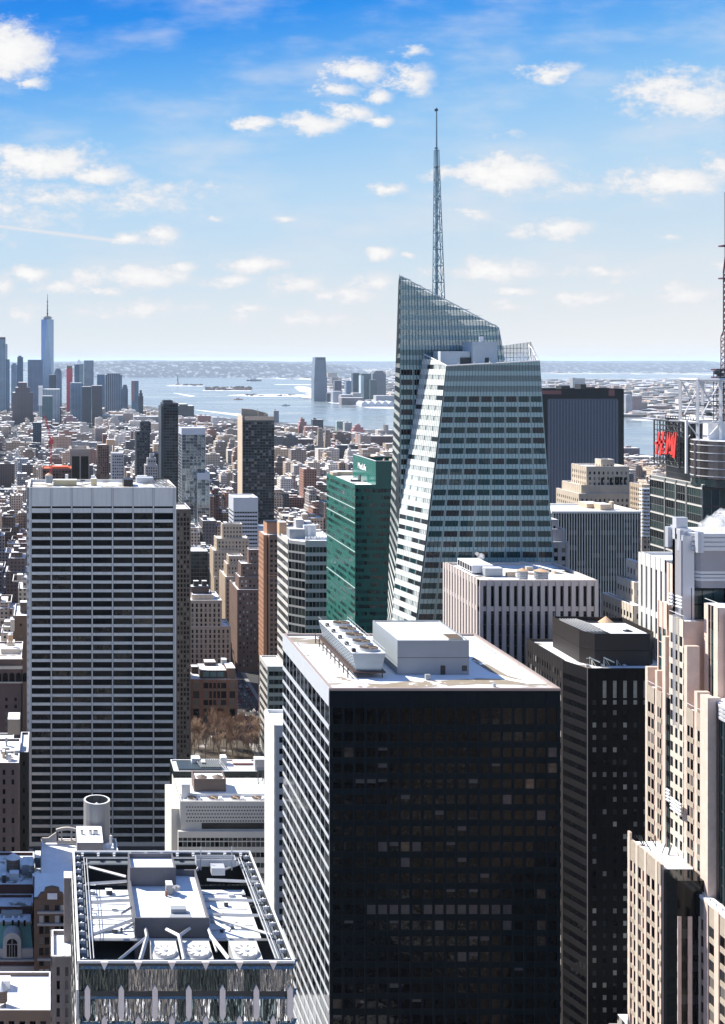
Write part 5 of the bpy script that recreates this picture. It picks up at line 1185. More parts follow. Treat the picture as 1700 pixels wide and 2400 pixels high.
def orange_tower():
    ob = pmat('orange_brick', (.42, .22, .13), .8, var=.1, vs=.2); X0 = 156.5; D = lambda px: X0*FL/(px-PX0); y0, y1 = D(618.5), D(607); z = gz(1252, y0)
    b = Bld('orange_brick_tower', 'slender orange brown brick tower with a dark vertical recess', 'apartment tower', 162, 880, [ob, brown], [gdark, gmid], snow)
    xa, xb = X0+2.3, gx(652, y0); xm = gx(629, y0)
    b.wall.box(X0, xa, y0, y1, 0, z-.8); b.wall.box(xa, xm, y0+3, y1, 0, z-.8, 1); b.wall.box(xm, xb+6, y0-2, y1, 0, z-.8, 1)  # recess and front in darker brick, their shade put into the colour
    fh = 3.6; rows = bands(z-3, 3, fh, 1.9); d = y1-y0
    b.face((X0, y1, 0), Vector((0, -1, 0)), Vector((-1, 0, 0)), [(0, 0), (d, 0), (d, z), (0, z)], rows, even(d, 6, .45, .3), vd=.2, hd=.12)
    b.front(xm+.4, xb+6, y0-2, 0, z, rows, 4, .6, vd=.25, hd=.15, mi=1); b.wall.box(xm-.1, xm+.5, y0-2.3, y0-2, 0, z-.8, 0)
    zl = gz(1349, y0); b.wall.box(X0-.4, xa, y0-.4, y1, zl, zl+.7, 0); b.wall.box(xm-.4, xb+6, y0-2.4, y1, zl, zl+.7, 0)
    for r in ((X0, xa), (xa, xm), (xm, xb+6)): b.roof.poly([(r[0], y0+3, z-.75), (r[1], y0+3, z-.75), (r[1], y1, z-.75), (r[0], y1, z-.75)])
    m = MB(); d_ = y0+6; m.prism([(gx(626, d_), d_), (gx(652, d_), d_), (gx(656, d_), d_+8), (gx(622, d_), d_+8)], z-.8, gz(1224, d_), 0, 1); m.prism([(gx(626, d_)-.3, d_-.3), (gx(652, d_)+.3, d_-.3), (gx(656, d_), d_+8), (gx(622, d_), d_+8)], gz(1224, d_), gz(1222, d_), 2)
    m.build('penthouse', [ob, snow, black], b.t)
    b.done(60, 1600); reserve(X0, xb+6, y0-2, y1)
    simple('corner_shop_building', 'small dark glazed corner building under the orange brick tower', 618, 634, 1622, 842, 18, [brown], bw=3, cap=12, ff=.85)
orange_tower()
def left_face_px(name, label, pa, pb, pc, pyt, X0, depth_more=0, wall=None, steps=(), **k):
    """tower at X0 whose lit left face spans pixels pa..pb and whose front spans pb..pc"""
    d0, d1 = X0*FL/(pb-PX0), X0*FL/(pa-PX0)+depth_more
    return simple(name, label, pb, pc, pyt, d0, d1-d0, wall, **k)
X6 = 156.0
def pyramid_roof(b): pass
left_face_px('brown_setback_tower', 'dark brown brick tower stepping up toward a pale water-tank house beside the orange brick tower', 543, 557, 612, 1382, X6, 10, [brown], bw=3.4, ff=.40, fh=3.7, wh=1.8, cap=90, ymax=1535,
             tiers=[(561, 612, 1352, 984, 20), (566, 612, 1321, 986, 16), (584, 612, 1288, 988, 10)], glass=[gdark, gblind, gdark, gbright], land='the dark brown setback tower')
left_face_px('tan_setback_tower', 'narrow tan and brown setback tower between two taller brick towers', 520, 529, 560, 1352, X6, 14, [tan], bw=3.2, ff=.42, cap=50, ymax=1480, tiers=[(533, 565, 1322, 1048, 20), (537, 570, 1303, 1050, 14)])
left_face_px('cream_setback_tower', 'tall cream brick setback tower with blank square top left of the orange brick tower', 491, 503, 545, 1352, X6, 14, [pmat('warm_cream_brick', (.50, .40, .29), .8, var=.1, vs=.08)], bw=3.4, ff=.42, cap=80, ymax=1440,
             tiers=[(501, 560, 1290, 1117, 26), (509, 584, 1262, 1119, 20), (522, 568, 1228, 1121, 10)], land='the cream setback tower')
simple('beige_office_building', 'beige stone building with long vertical window strips and two black roof vents beside the avenue', 434, 520, 1407, 900, 34, [pmat('beige_stone', (.40, .34, .28), .8, var=.1, vs=.08)], bw=3.6, ff=.45, fh=3.8, wh=2.6, cap=90, ymax=1545,
       tiers=[(434, 541, 1468, 899, 26), (452, 500, 1394, 906, 20)], mh=0, hd=.05, vd=.4, land='the beige stone building',
       extra=lambda b: [roof_box(b, 448, 490, 1375, 1400, 915, 8, darkbrick), roof_box(b, 454, 466, 1362, 1376, 916, 4, black, 'roof_vent'), roof_box(b, 474, 485, 1362, 1376, 916, 4, black, 'roof_vent')])
def club_building():
    d0, d1 = 834, 862; x0, x1, z = gx(446, d0), gx(557, d0), gz(1592, d0)
    b = Bld('brick_clubhouse', 'ornate dark red brick building with terraced snowy roof behind the bare park trees', 'building', (x0+x1)/2, 848, [redbrick, pmat('brown_trim', (.22, .15, .11), .8)], [gdark, gmid, gdark, gblind], roofsnow)
    b.wall.box(x0, x1, d0, d1, 0, z-.8); w = x1-x0
    rows = [(z-6.5, z-2.5), (z-13.5, z-8.5), (z-18.5, z-14.6), (z-25.5, z-21), (z-31, z-27.5), (4, 12)]
    b.face((x0, d0, 0), Vector((1, 0, 0)), Vector((0, -1, 0)), [(0, 0), (w, 0), (w, z), (0, z)], rows, [(w*a, w*c) for a, c in ((.06, .19), (.28, .38), (.40, .46), (.485, .545), (.57, .63), (.65, .76), (.83, .95))], vd=.5, hd=.3, mi=0, mh=1)
    b.left(x0, d0, d1, 0, z, rows, 5, .5)
    for zz in (z-7.7, z-20): b.wall.box(x0-.6, x1+.6, d0-1.1, d1, zz, zz+.5, 1)
    b.roof.poly([(x0, d0, z-.75), (x1, d0, z-.75), (x1, d1, z-.75), (x0, d1, z-.75)])
    zr = z-.75
    for (pa, pb, t, y, dep, m) in ((470, 530, 1571, 838, 18, darkbrick), (532, 552, 1566, 838, 16, brown), (480, 506, 1552, 850, 8, darkbrick), (520, 532, 1546, 852, 5, metalgrey), (449, 464, 1563, 852, 6, darkbrick)):
        q = MB(); q.box(gx(pa, y), gx(pb, y), y, y+dep, zr, gz(t, y), 0, 1); q.build('bulkhead', [m, snow], b.t)
    q = MB()
    for i in range(3): q.box(gx(476+i*17, 837.8), gx(490+i*17, 837.8), 837.7, 837.9, zr+1.5, gz(1573, 838)-.5)
    q.build('skylight', [pmat('pale_teal_glass', (.10, .20, .22), .1)], b.t)
    b.done(60, 1700); reserve(x0, x1, d0, d1); LAND.append((500, 1620, 'the red brick clubhouse'))
club_building()
simple('dark_brick_building', 'dark brick building with white windows and pale attic right of pale slab tower', 414, 445, 1560, 826, 24, [darkbrick], bw=2.5, ff=.4, fh=3.6, wh=1.7, cap=40, glass=[gdark, gbright, gdark], ymax=1700,
       tiers=[(414, 445, 1512, 827, 20)])
simple('grid_apartment_tower', 'tall brown grid apartment tower just behind the right edge of the pale slab tower', 412, 447, 1193, 720, 30, [pmat('brown_grid', (.13, .10, .085), .8)], bw=2.3, ff=.62, fh=2.9, wh=1.9, cap=90, ymax=1440, vd=.2, hd=.15)
simple('dark_glass_block', 'dark blue glass block with chamfered top in the gap right of the pale slab tower', 447, 488, 1292, 1150, 30, [pmat('navy_frame', (.02, .035, .05), .3)], bw=3, ff=.9, fh=3.8, wh=3.0, cap=40, glass=[gblue, gdark], vd=.05, hd=.1)
simple('sawtooth_roof_building', 'low white building with a snowy sawtooth roof behind the dark blue glass block', 449, 508, 1258, 1420, 60, [white], bw=6, ff=.7, cap=8, extra=lambda b: [roof_box(b, 458, 505, 1238, 1252, 1440, 14, white)])
simple('white_square_tower', 'white and grey square-topped tower with thin dark window rows', 548, 605, 1166, 1250, 34, [pmat('light_grey_panel', (.48, .50, .53), .55)], bw=3, ff=.92, fh=4.1, wh=1.8, top=14, cap=60, vd=.1, hd=.3, ymax=1290, glass=[gmid, gblue], land='the white square tower', tiers=[(605, 632, 1238, 1252, 30)])
def curved_top_tower():
    dk = pmat('charcoal_frame', (.03, .045, .055), .4); ts = pmat('pale_tan_flank', (.55, .44, .33), .7)
    d0, d1 = 1500, 1536; x0, x1, z = gx(569, d0), gx(643, d0), gz(985, d0)
    b = Bld('dark_residential_tower', 'tall dark glass residential tower with a sloped tan screen on top', 'skyscraper', (x0+x1)/2, 1515, [dk, ts], [gblue, gdark, gdark, gmid, gdark, gblind], snow)
    b.wall.box(x0, x1, d0, d1, 0, z, 0); b.wall.box(x0-.8, x0, d0-1, d1, 0, z+6, 1)
    rows = bands(z-2, 3, 3.6, 2.6); w = x1-x0; b.face((x0, d0, 0), Vector((1, 0, 0)), Vector((0, -1, 0)), [(0, 0), (w, 0), (w, z), (0, z)], rows, even(w, 11, .88), vd=.2, hd=.3)
    q = MB(); A = [(gx(565, d1), gz(957, d1)), (gx(590, d1), gz(959, d1)), (gx(626, d1), gz(968, d1)), (gx(629, d1), z-1), (gx(565, d1), z-1)]
    for k in range(5): q.poly([(A[k-1][0], d1-4, A[k-1][1]), (A[k][0], d1-4, A[k][1]), (A[k][0], d1, A[k][1]), (A[k-1][0], d1, A[k-1][1])])
    q.poly([(a, d1-4, c) for a, c in A]); q.poly([(a, d1, c) for a, c in A]); q.build('roof_screen', [tan], b.t)
    q = MB(); q.box(x0+3, x1-.5, d0-.3, d0+1, z-.5, z+5, 0); q.bar((gx(608, d0), d0+6, z), (gx(606, d0), d0+6, z+15), .4); q.bar((gx(622, d0), d0+6, z+6), (gx(629, d0), d0+6, z+9), .4); q.build('parapet', [ts], b.t)
    b.done(100, 1215); reserve(x0, x1, d0, d1); LAND.append((605, 1080, 'the dark residential tower'))
curved_top_tower()
mirr = pmat('distorting_mirror_glass', (.32, .38, .40), .05, metal=.8, var=.9, vs=.10, bump=.5, bs=.12, stretch=(3, 3, .5))
mirr2 = pmat('distorting_mirror_glass_dark', (.10, .13, .15), .05, metal=.8, var=.9, vs=.08, bump=.5, bs=.12, stretch=(3, 3, .5))
simple('mirror_glass_tower', 'slim mirrored glass tower with wavy reflections and a blank white cap', 426, 482, 1003, 1480, 36, [pmat('pale_cap_panel', (.50, .53, .58), .5), mirr], bw=5, ff=.96, fh=3.9, wh=3.6, top=8.5, cap=100, glass=[mirr, mirr2, mirr], vd=.05, hd=.1, tiers=[(462, 492, 1108, 1470, 30)], ymax=1230, land='the mirrored tower')
simple('dark_narrow_tower', 'narrow dark slate tower with faint floor lines left of the mirrored tower', 383, 418, 944, 1600, 40, [pmat('slate_frame', (.025, .035, .05), .45)], bw=4, ff=.9, fh=3.9, wh=2.9, cap=70, ymax=1130, vd=.1, hd=.25, glass=[gdark, gblue], tiers=[(383, 405, 938, 1602, 20)], land='the dark narrow tower',
       extra=lambda b: b.wall.box(gx(378, 1600), gx(383, 1600)-.2, 1601, 1640, 0, gz(952, 1600), 0))
simple('dark_stepped_tower', 'dark stepped tower left of the narrow slate tower', 320, 352, 1010, 1700, 30, [pmat('dark_blue_grey', (.05, .06, .075), .5)], bw=4, ff=.6, cap=40, ymax=1130, tiers=[(330, 354, 988, 1702, 20), (352, 372, 1062, 1690, 20)])
simple('small_grey_setback', 'small pale grey setback building in front of the dark stepped tower', 341, 370, 1090, 1560, 20, [stonegrey], bw=3.5, cap=20, ymax=1130, tiers=[(346, 366, 1074, 1562, 14), (352, 362, 1064, 1564, 8)])
simple('white_mullion_block', 'black glass block with five white vertical strips and tan flank', 166, 210, 1060, 1500, 52, [pmat('tan_flank', (.36, .32, .28), .7)], bw=11, ff=.86, fh=50, wh=48, top=4, cap=8, glass=[gdark], vd=.8, hd=.05, mi=0, extra=lambda b: b.wall.ring(gx(165, 1500)-1, gx(211, 1500), 1498, 1553, gz(1060, 1500)-1, gz(1052, 1500), 3))
simple('brown_brick_tower', 'plain brown brick tower with a round tan tank house on top', 229, 256, 1042, 1480, 26, [brown], bw=3.2, ff=.45, fh=3.2, cap=50, ymax=1125, extra=lambda b: roof_box(b, 250, 269, 1030, 1043, 1482, 10, copper))
simple('grey_balcony_tower', 'pale grey tower with stacked balconies right of the plain brown tower', 262, 290, 1062, 1450, 24, [stonegrey], bw=3.2, ff=.6, cap=40, ymax=1125)
simple('scaffold_building', 'building under construction with orange netting at its top below the red crane', 100, 168, 1098, 1420, 40, [pmat('bare_concrete_floor', (.14, .07, .06), .8)], bw=4, ff=.8, fh=3.6, wh=2.6, cap=30, ymax=1120, glass=[black, gdark], roofm=pmat('orange_netting', (.62, .13, .05), .8), extra=lambda b: roof_box(b, 122, 160, 1094, 1099, 1425, 20, pmat('orange_netting', (.62, .13, .05), .8), 'netting', pmat('orange_netting', (.62, .13, .05), .8)))

# red tower crane
def crane():
    rd = pmat('crane_red', (.55, .05, .06), .5); d = 1400
    t = thing('tower_crane', 'red lattice tower crane with raised jib above the netted construction building', 'crane', gx(119, d), d)
    m = MB(); x = gx(119, d)
    def lat(a, c, w, n):
        a, c = Vector(a), Vector(c); dv = (c-a)/n; u = dv.orthogonal().normalized()*w; v = dv.cross(u).normalized()*w
        for i in range(n):
            p, q = a+dv*i, a+dv*(i+1)
            for s1, s2 in ((u, v), (v, -u), (-u, -v), (-v, u)): m.bar(p+s1, q+s1, w*.2); m.bar(p+s1, q+s2, w*.13)
    lat((x, d, 0), (x, d, gz(1030, d)), 1.6, 28); m.build('mast', [rd], t); m = MB()
    lat((x, d, gz(1030, d)), (gx(105, d), d, gz(974, d)), 1.2, 9); m.build('jib', [rd], t); m = MB()
    lat((x, d, gz(1032, d)), (gx(125, d), d, gz(1028, d)), 1.0, 2); m.box(x-2, x+3.5, d-2, d+2, gz(1040, d), gz(1030, d)); m.bar((x+3, d, gz(1030, d)), (gx(106, d), d, gz(978, d)), .15); m.build('counterweight', [rd], t)
crane()

# ================================================================ left column of buildings beside the slab tower
simple('blank_brick_building', 'tall brown brick building with blank wall hugging the left edge of the pale slab tower', 32, 66, 1443, 705, 34, [pmat('dark_brown_brick', (.13, .085, .06), .85, var=.15, vs=.15)], bw=9, ff=.2, fh=7, wh=1.5, cap=12, ymax=1700, extra=lambda b: [roof_box(b, 47, 66, 1412, 1436, 715, 6, darkbrick), roof_box(b, 24, 34, 1452, 1480, 703, 6, cream)])
tank('small tan water tank on a ledge left of the blank brown brick building', 24.5, 1481, 1508, 660, 1.45, copper, snow, 1.2)
def arched(b):
    d = 640; x0, x1 = gx(-20, d), gx(50, d)
    for py, h, m in ((1567, 1.6, cream), (1600, .6, cream), (1545, .5, white)): b.wall.box(x0, x1+.6, d-1.4, d, gz(py, d), gz(py, d)+h, 1)
    for i in range(5):
        px = -10+i*15.5; X = gx(px+7, d); r = 1.35; z0 = gz(1597, d); z1 = gz(1582, d); q = MB()
        pts = [(X-r, d-.6, z0), (X+r, d-.6, z0)]+[(X+r*math.cos(a), d-.6, z1+r*math.sin(a)) for a in [math.pi*k/8 for k in range(9)]]
        q.poly(pts); q.build('arched_window', [gdark], b.t)
simple('arcaded_stone_building', 'old stone and brick building with an arched loggia and snow-heaped roof at the left edge', -20, 50, 1545, 640, 40, [pmat('grey_red_brick', (.14, .09, .08), .85, var=.15, vs=.1), cream], bw=5.5, ff=.28, fh=3.9, wh=1.9, top=20, cap=40, ymax=1700, extra=lambda b: [arched(b), roof_box(b, 2, 46, 1521, 1540, 655, 8, cream), roof_box(b, 16, 34, 1505, 1520, 662, 6, cream)], land='the arcaded building')
simple('black_glass_strip_building', 'narrow black-fronted building with snowy roof squeezed left of the slab tower', 46, 66, 1763, 520, 28, [pmat('sooty_wall', (.012, .012, .014), .5)], bw=6, ff=.3, fh=6, wh=2, cap=6, roofm=snow)
def comp(b):
    roof_box(b, 18, 46, 1686, 1722, 512, 10, pmat('plain_tan', (.42, .33, .25), .85), 'penthouse')
    for k in range(9):
        r = random.Random(k+40); px = -15+r.random()*55; X = gx(px, 512); y = 503+r.random()*24; z = gz(1788, 500)
        m = MB(); m.box(X, X+r.uniform(.8, 3), y, y+r.uniform(1, 3), z-.9, z+r.uniform(.5, 3), 0, 1); m.build('rooftop_unit', [r.choice([steel, metalgrey, tan, brown]), snow], b.t)
simple('pale_trim_building', 'brown stone building with pale trim and machinery heaped on its roof, left edge', -25, 44, 1788, 500, 32, [pmat('brown_stone', (.16, .12, .11), .8, var=.1, vs=.15), cream], bw=4.2, ff=.3, fh=4.1, wh=2.2, cap=50, ymax=2010, extra=comp, land='the pale-trimmed brown building')
def trim_lines(b):
    d = 500
    for py in (1800, 1838, 1890): b.wall.box(gx(-25, d), gx(44, d), d-.9, d-.35, gz(py, d), gz(py, d)+.7, 1)
# foreground lower left
simple('dark_red_building', 'dark red brick block with tanks and vents on its snowy roof, lower left', -40, 78, 2073, 395, 26, [pmat('oxblood_brick', (.085, .03, .025), .85, var=.15, vs=.2), cream], bw=4, ff=.25, fh=4.2, wh=2, top=7, cap=30, land='the dark red block',
       extra=lambda b: [roof_box(b, 52, 78, 2028, 2058, 405, 7, metalgrey), roof_box(b, 82, 110, 2011, 2035, 412, 6, metalgrey), roof_box(b, 22, 44, 2048, 2064, 400, 3, white, 'rooftop_unit'), roof_box(b, 5, 14, 2052, 2070, 398, 2, dsteel, 'rooftop_unit')])
tank('large dark wooden tank with snowy cone at far left above dark red block', 31, 1999, 2046, 408, 2.35, wood, snow, .6, 'snow-capped water tanks lower left')
tank('small round tank with snow lid between the two dark tanks', 73.5, 2020, 2045, 402, 1.05, metalgrey, snow, .5, 'snow-capped water tanks lower left')
tank('dark wooden water tank with snowy cone beside the arched brown gable', 90, 2041, 2080, 392, 1.9, wood, snow, .5, 'snow-capped water tanks lower left')
def mansard():
    d0 = 372; x0, x1 = gx(-40, d0), gx(78, d0); ze = gz(2246, d0); zt = gz(2164, d0+7)
    cu = pmat('verdigris_copper', (.16, .36, .29), .6, var=.2, vs=.3); ob = pmat('maroon_brick', (.11, .045, .035), .85, var=.15, vs=.2); ls = pmat('pale_limestone', (.42, .40, .38), .75, var=.08, vs=.3)
    b = Bld('mansard_building', 'ornate hotel-like building with green copper mansard and big arched window, lower left', 'building', (x0+x1)/2, 380, [ob, ls, cu], [gdark, gmid, gblind], snow)
    b.wall.box(x0, x1, d0, d0+24, 0, ze, 0); w = x1-x0
    b.wall.poly([(x0, d0+.2, ze), (x1, d0+.2, ze), (x1-1, d0+7, zt), (x0, d0+7, zt)], 2); b.wall.poly([(x1, d0+.2, ze), (x1, d0+24, ze), (x1-1, d0+20, zt), (x1-1, d0+7, zt)], 2)
    b.roof.poly([(x0, d0+7, zt+.02), (x1-1, d0+7, zt+.02), (x1-1, d0+20, zt+.02), (x0, d0+20, zt+.02)]); b.wall.box(x0, x1-.6, d0+6.6, d0+7.2, zt-.1, zt+.4, 1)
    q = lambda py: gz(py, d0)
    b.wall.box(x0, x1+.3, d0-.9, d0+.3, q(2285)-.1, q(2262), 1); b.wall.box(x0, x1+.3, d0-1.6, d0+.3, q(2248), q(2245), 1)
    # arched dormer bay
    a, c = gx(7, d0), gx(50, d0); xm = (a+c)/2; r = (c-a)/2; z0 = q(2243); z1 = q(2205); P = [(a, z0), (c, z0)]+[(xm+r*math.cos(t), z1+r*math.sin(t)*1.0) for t in [math.pi*k/12 for k in range(13)]]
    m = MB(); slab(m, lambda u, v, e=0: Vector((u, d0-e, v)), P, -4, 1.0, 0); m.box(x0, x1, d0-.6, d0+.2, z0, q(2222), 0)
    o = m.build('arched_dormer', [ls], b.t)
    r2 = r*.58; P = [(xm-r2, z0+.5), (xm+r2, z0+.5)]+[(xm+r2*math.cos(t), z1-.6+r2*math.sin(t)) for t in [math.pi*k/12 for k in range(13)]]
    m = MB(); slab(m, lambda u, v, e=0: Vector((u, d0-1.02-e, v)), P, 0, .05, 0); m.build('arched_window', [gdark], o)
    m = MB(); m.bar((xm, d0-1.15, z0+.5), (xm, d0-1.15, z1+r2-.6), .1); m.bar((xm-r2, d0-1.15, z1-.6), (xm+r2, d0-1.15, z1-.6), .1); m.bar((xm-r2*.5, d0-1.15, z0+.5), (xm-r2*.5, d0-1.15, z1-.6), .08); m.bar((xm+r2*.5, d0-1.15, z0+.5), (xm+r2*.5, d0-1.15, z1-.6), .08); m.build('window_bars', [ls], o)
    for px in (9, 30, 44, 58): 
        m = MB(); X = gx(px, d0+5); m.box(X-.35, X+.35, d0+4, d0+7, q(2190)+.6, q(2180)+1.2, 0, 1); m.build('dormer', [gdark, snow], b.t)
    rows = [(q(2280), q(2267)), (q(2322), q(2300)), (q(2345), q(2330)), (q(2378), q(2362)), (q(2410), q(2394))]
    k = q(2426)
    while k > 6: rows.append((k-2.2, k)); k -= 4.4
    b.face((x0, d0, 0), Vector((1, 0, 0)), Vector((0, -1, 0)), [(0, 0), (w, 0), (w, ze), (0, ze)], rows, even(w, 8, .34), vd=.2, hd=.25, mi=0, mh=0)
    b.done(60, 2400); reserve(x0, x1, d0, d0+24)
    # upper pavilion behind
    simple('balustraded_block', 'dark brick block with curved stone balustrade above the green mansard', -40, 77, 2125, 385.5, 9, [pmat('oxblood_brick', (.085, .03, .025), .85, var=.15, vs=.2), ls], bw=4, ff=.35, cap=20, extra=lambda b2: b2.wall.box(gx(3, 383), gx(52, 383), 382.6, 385.4, gz(2165, 383), gz(2140, 383), 1))
mansard()
def gable_building():
    bb = pmat('warm_brown_brick', (.15, .09, .06), .85, var=.12, vs=.3); cm = pmat('pale_cornice', (.40, .38, .36), .7)
    d0 = 366; x0, x1 = gx(80, d0), gx(152, d0); z = gz(2106, d0)
    b = Bld('gabled_brown_building', 'brown brick building with a curved gable holding a white opening, lower left', 'building', (x0+x1)/2, 375, [bb, cm], [gdark, gmid, gblind, gbright], snow)
    b.wall.box(x0, x1+10, d0, d0+18, 0, z, 0); q = lambda py: gz(py, d0); w = x1+10-x0
    k = [(q(a+18), q(a)) for a in range(2121, 2440, 25)]
    while k[-1][0] > 8: k.append((k[-1][0]-3.3, k[-1][1]-3.3))
    b.face((x0, d0, 0), Vector((1, 0, 0)), Vector((0, -1, 0)), [(0, 0), (w, 0), (w, z), (0, z)], k, [(w*a, w*c) for a, c in ((.08, .15), (.17, .24), (.33, .40), (.42, .49), (.6, .67), (.69, .76), (.86, .93))], vd=.3, hd=.2)
    for py in (2140, 2168, 2250): b.wall.box(x0+1, x1+10, d0-.8, d0, q(py), q(py)+.7, 1)
    xa, xb = gx(95, d0), gx(146, d0); xm = (xa+xb)/2
    P = [(gx(88, d0), z), (gx(152, d0), z), (gx(147, d0), q(2096)), (gx(141, d0), q(2094)), (gx(138, d0), q(2084)), (gx(122, d0), q(2080)), (gx(106, d0), q(2084)), (gx(103, d0), q(2094)), (gx(95, d0), q(2096))]
    m = MB(); slab(m, lambda u, v, e=0: Vector((u, d0-e, v)), P, -1.5, .1, 0); g = m.build('gable', [bb], b.t)
    m = MB(); m.box(gx(111, d0), gx(134, d0), d0-.4, d0-.2, q(2107), q(2093)); m.build('gable_opening', [snow], g)
    b.roof.poly([(x0, d0+1, z+.02), (x1+10, d0+1, z+.02), (x1+10, d0+18, z+.02), (x0, d0+18, z+.02)])
    b.done(70, 2400); reserve(x0, x1+10, d0, d0+18)
gable_building()
simple('slim_stone_building', 'slim pale brown stone building with snowy roof hard against the mirrored tower', 121, 172, 2242, 300, 14, [pmat('grey_brown_stone', (.26, .22, .20), .8, var=.08, vs=.3)], bw=2.6, ff=.38, fh=3.5, wh=2.2, cap=40, extra=lambda b: [roof_box(b, 134, 168, 2258, 2270, 300.3, .8, cream, 'cornice'), roof_box(b, 150, 171, 2058, 2225, 309, 4, pmat('grey_brown_stone', (.26, .22, .20), .8), 'tower_shaft')])
def low_left():
    simple('snowy_low_roof_building', 'low building with snow-heaped roof and chimneys at the bottom left corner', -40, 119, 2368, 318, 20, [pmat('brown_grey_brick', (.2, .15, .12), .85)], bw=3, cap=10, roofm=snow, extra=lambda b: [roof_box(b, 36, 52, 2372, 2400, 320, 4, brown), roof_box(b, 60, 80, 2362, 2380, 326, 4, tan), roof_box(b, -10, 24, 2300, 2390, 330, 3, white)])
    tank('stilted water tank with snow cone at the left edge of the bottom corner', 4, 2298, 2380, 322, 1.6, wood, snow, 4.0)
low_left()
def drum_building():
    ls = pmat('cream_parapet_stone', (.50, .44, .38), .75, var=.08, vs=.2); d0 = 392
    x0, x1, z = gx(97, d0), gx(310, d0), gz(1990, d0+16)
    z = gz(1988, 408)
    b = Bld('scroll_gable_building', 'cream building with scrolled parapet screen and big round metal drum on its snowy roof', 'building', 20, 400, [ls], [gdark, gmid], snow)
    b.block(x0, x1-4, d0-4, d0+24, 0, z, 3.8, 2.0, 14, .4, 8, .4, 3)
    # the parapet screen with openings
    y = d0+22; q = lambda py: gz(py, y); X = lambda px: gx(px, y)
    m = MB()
    P = [(X(98), q(1972)), (X(137), q(1972)), (X(137), q(1948)), (X(130), q(1950)), (X(118), q(1962)), (X(98), q(1962))]
    for i in range(len(P)): pass
    slab(m, lambda u, v, e=0: Vector((u, y-e, v)), [(X(98), q(1974)), (X(137), q(1974)), (X(137), q(1946)), (X(113), q(1963)), (X(98), q(1963))], 0, .6, 0)
    for px in (133, 143, 166, 177): m.box(X(px), X(px+3), y-.6, y, q(1976), q(1942))
    m.box(X(133), X(181), y-.7, y+.1, q(1976), q(1969)); 
    for i in range(8):
        a0, a1 = 131+i*6.4, 131+(i+1)*6.4; h = lambda p: q(1943-5*math.sin(math.pi*(p-131)/51.2)); m.poly([(X(a0), y-.7, h(a0)-1.0), (X(a1), y-.7, h(a1)-1.0), (X(a1), y-.7, h(a1)), (X(a0), y-.7, h(a0))]); m.poly([(X(a0), y-.7, h(a0)), (X(a1), y-.7, h(a1)), (X(a1), y+.2, h(a1)), (X(a0), y+.2, h(a0))])
    m.build('parapet_screen', [ls], b.t)
    yy = 398; zr = z-1
    m = MB(); m.box(gx(181, yy), gx(242, yy), yy, yy+14, zr, gz(1975, yy), 0, 1); rb = m.build('plant_room', [pmat('plant_room_grey', (.25, .23, .22), .8), snow], b.t)
    for px, py in ((192, 1968), (212, 1966), (222, 1962), (226, 1969)):
        m = MB(); m.cyl(gx(px, yy+7), yy+7, .55, gz(1975, yy)+.01, gz(1975, yy)+1.3, 12, 0, 1); m.build('roof_fan', [steel, dsteel], rb)
    m = MB(); m.box(gx(250, yy), gx(268, yy), yy+4, yy+8, zr, zr+3.5, 0, 1); m.bar((gx(262, yy), yy+6, zr), (gx(262, yy), yy+6, zr+7), .5); m.build('bulkhead', [white, snow], b.t)
    b.done(40, 2400); reserve(x0, x1, d0-4, d0+26)
    # the drum
    dm = pmat('drum_cladding', (.30, .30, .30), .5, var=.08, vs=.8, stretch=(1, 1, .2)); dd = 418
    cx, r = gx(227, dd), (gx(258, dd)-gx(196, dd))/2; zt = gz(1874, dd)
    t = thing('drum_enclosure', 'tall round metal-clad drum open on top with a snowy cone tank inside', 'tank enclosure', cx, dd, None, zr)
    m = MB(); n = 20
    o_ = [(cx+r*math.cos(2*math.pi*i/n), dd+r*math.sin(2*math.pi*i/n)) for i in range(n)]; i_ = [(cx+r*.86*math.cos(2*math.pi*i/n), dd+r*.86*math.sin(2*math.pi*i/n)) for i in range(n)]
    for i in range(n):
        j = (i+1) % n; m.poly([(*o_[i], zr), (*o_[j], zr), (*o_[j], zt), (*o_[i], zt)]); m.poly([(*i_[j], zt-6), (*i_[i], zt-6), (*i_[i], zt), (*i_[j], zt)], 2); m.poly([(*o_[i], zt), (*o_[j], zt), (*i_[j], zt), (*i_[i], zt)], 1)
        if i % 2 == 0: m.bar((*i_[i], zt-.6), (*i_[j], zt-5), .12, 2)
    m.build('shell', [dm, white, dsteel], t)
    m = MB(); m.cyl(cx, dd, r*.7, zr+4, zt-3.6, 18, 0); m.build('inner_barrel', [wood], t)
    m = MB(); m.cyl(cx, dd, r*.76, zt-3.6, zt-1.0, 18, 0, r2=0); m.build('cone_roof', [snow], t)
drum_building()
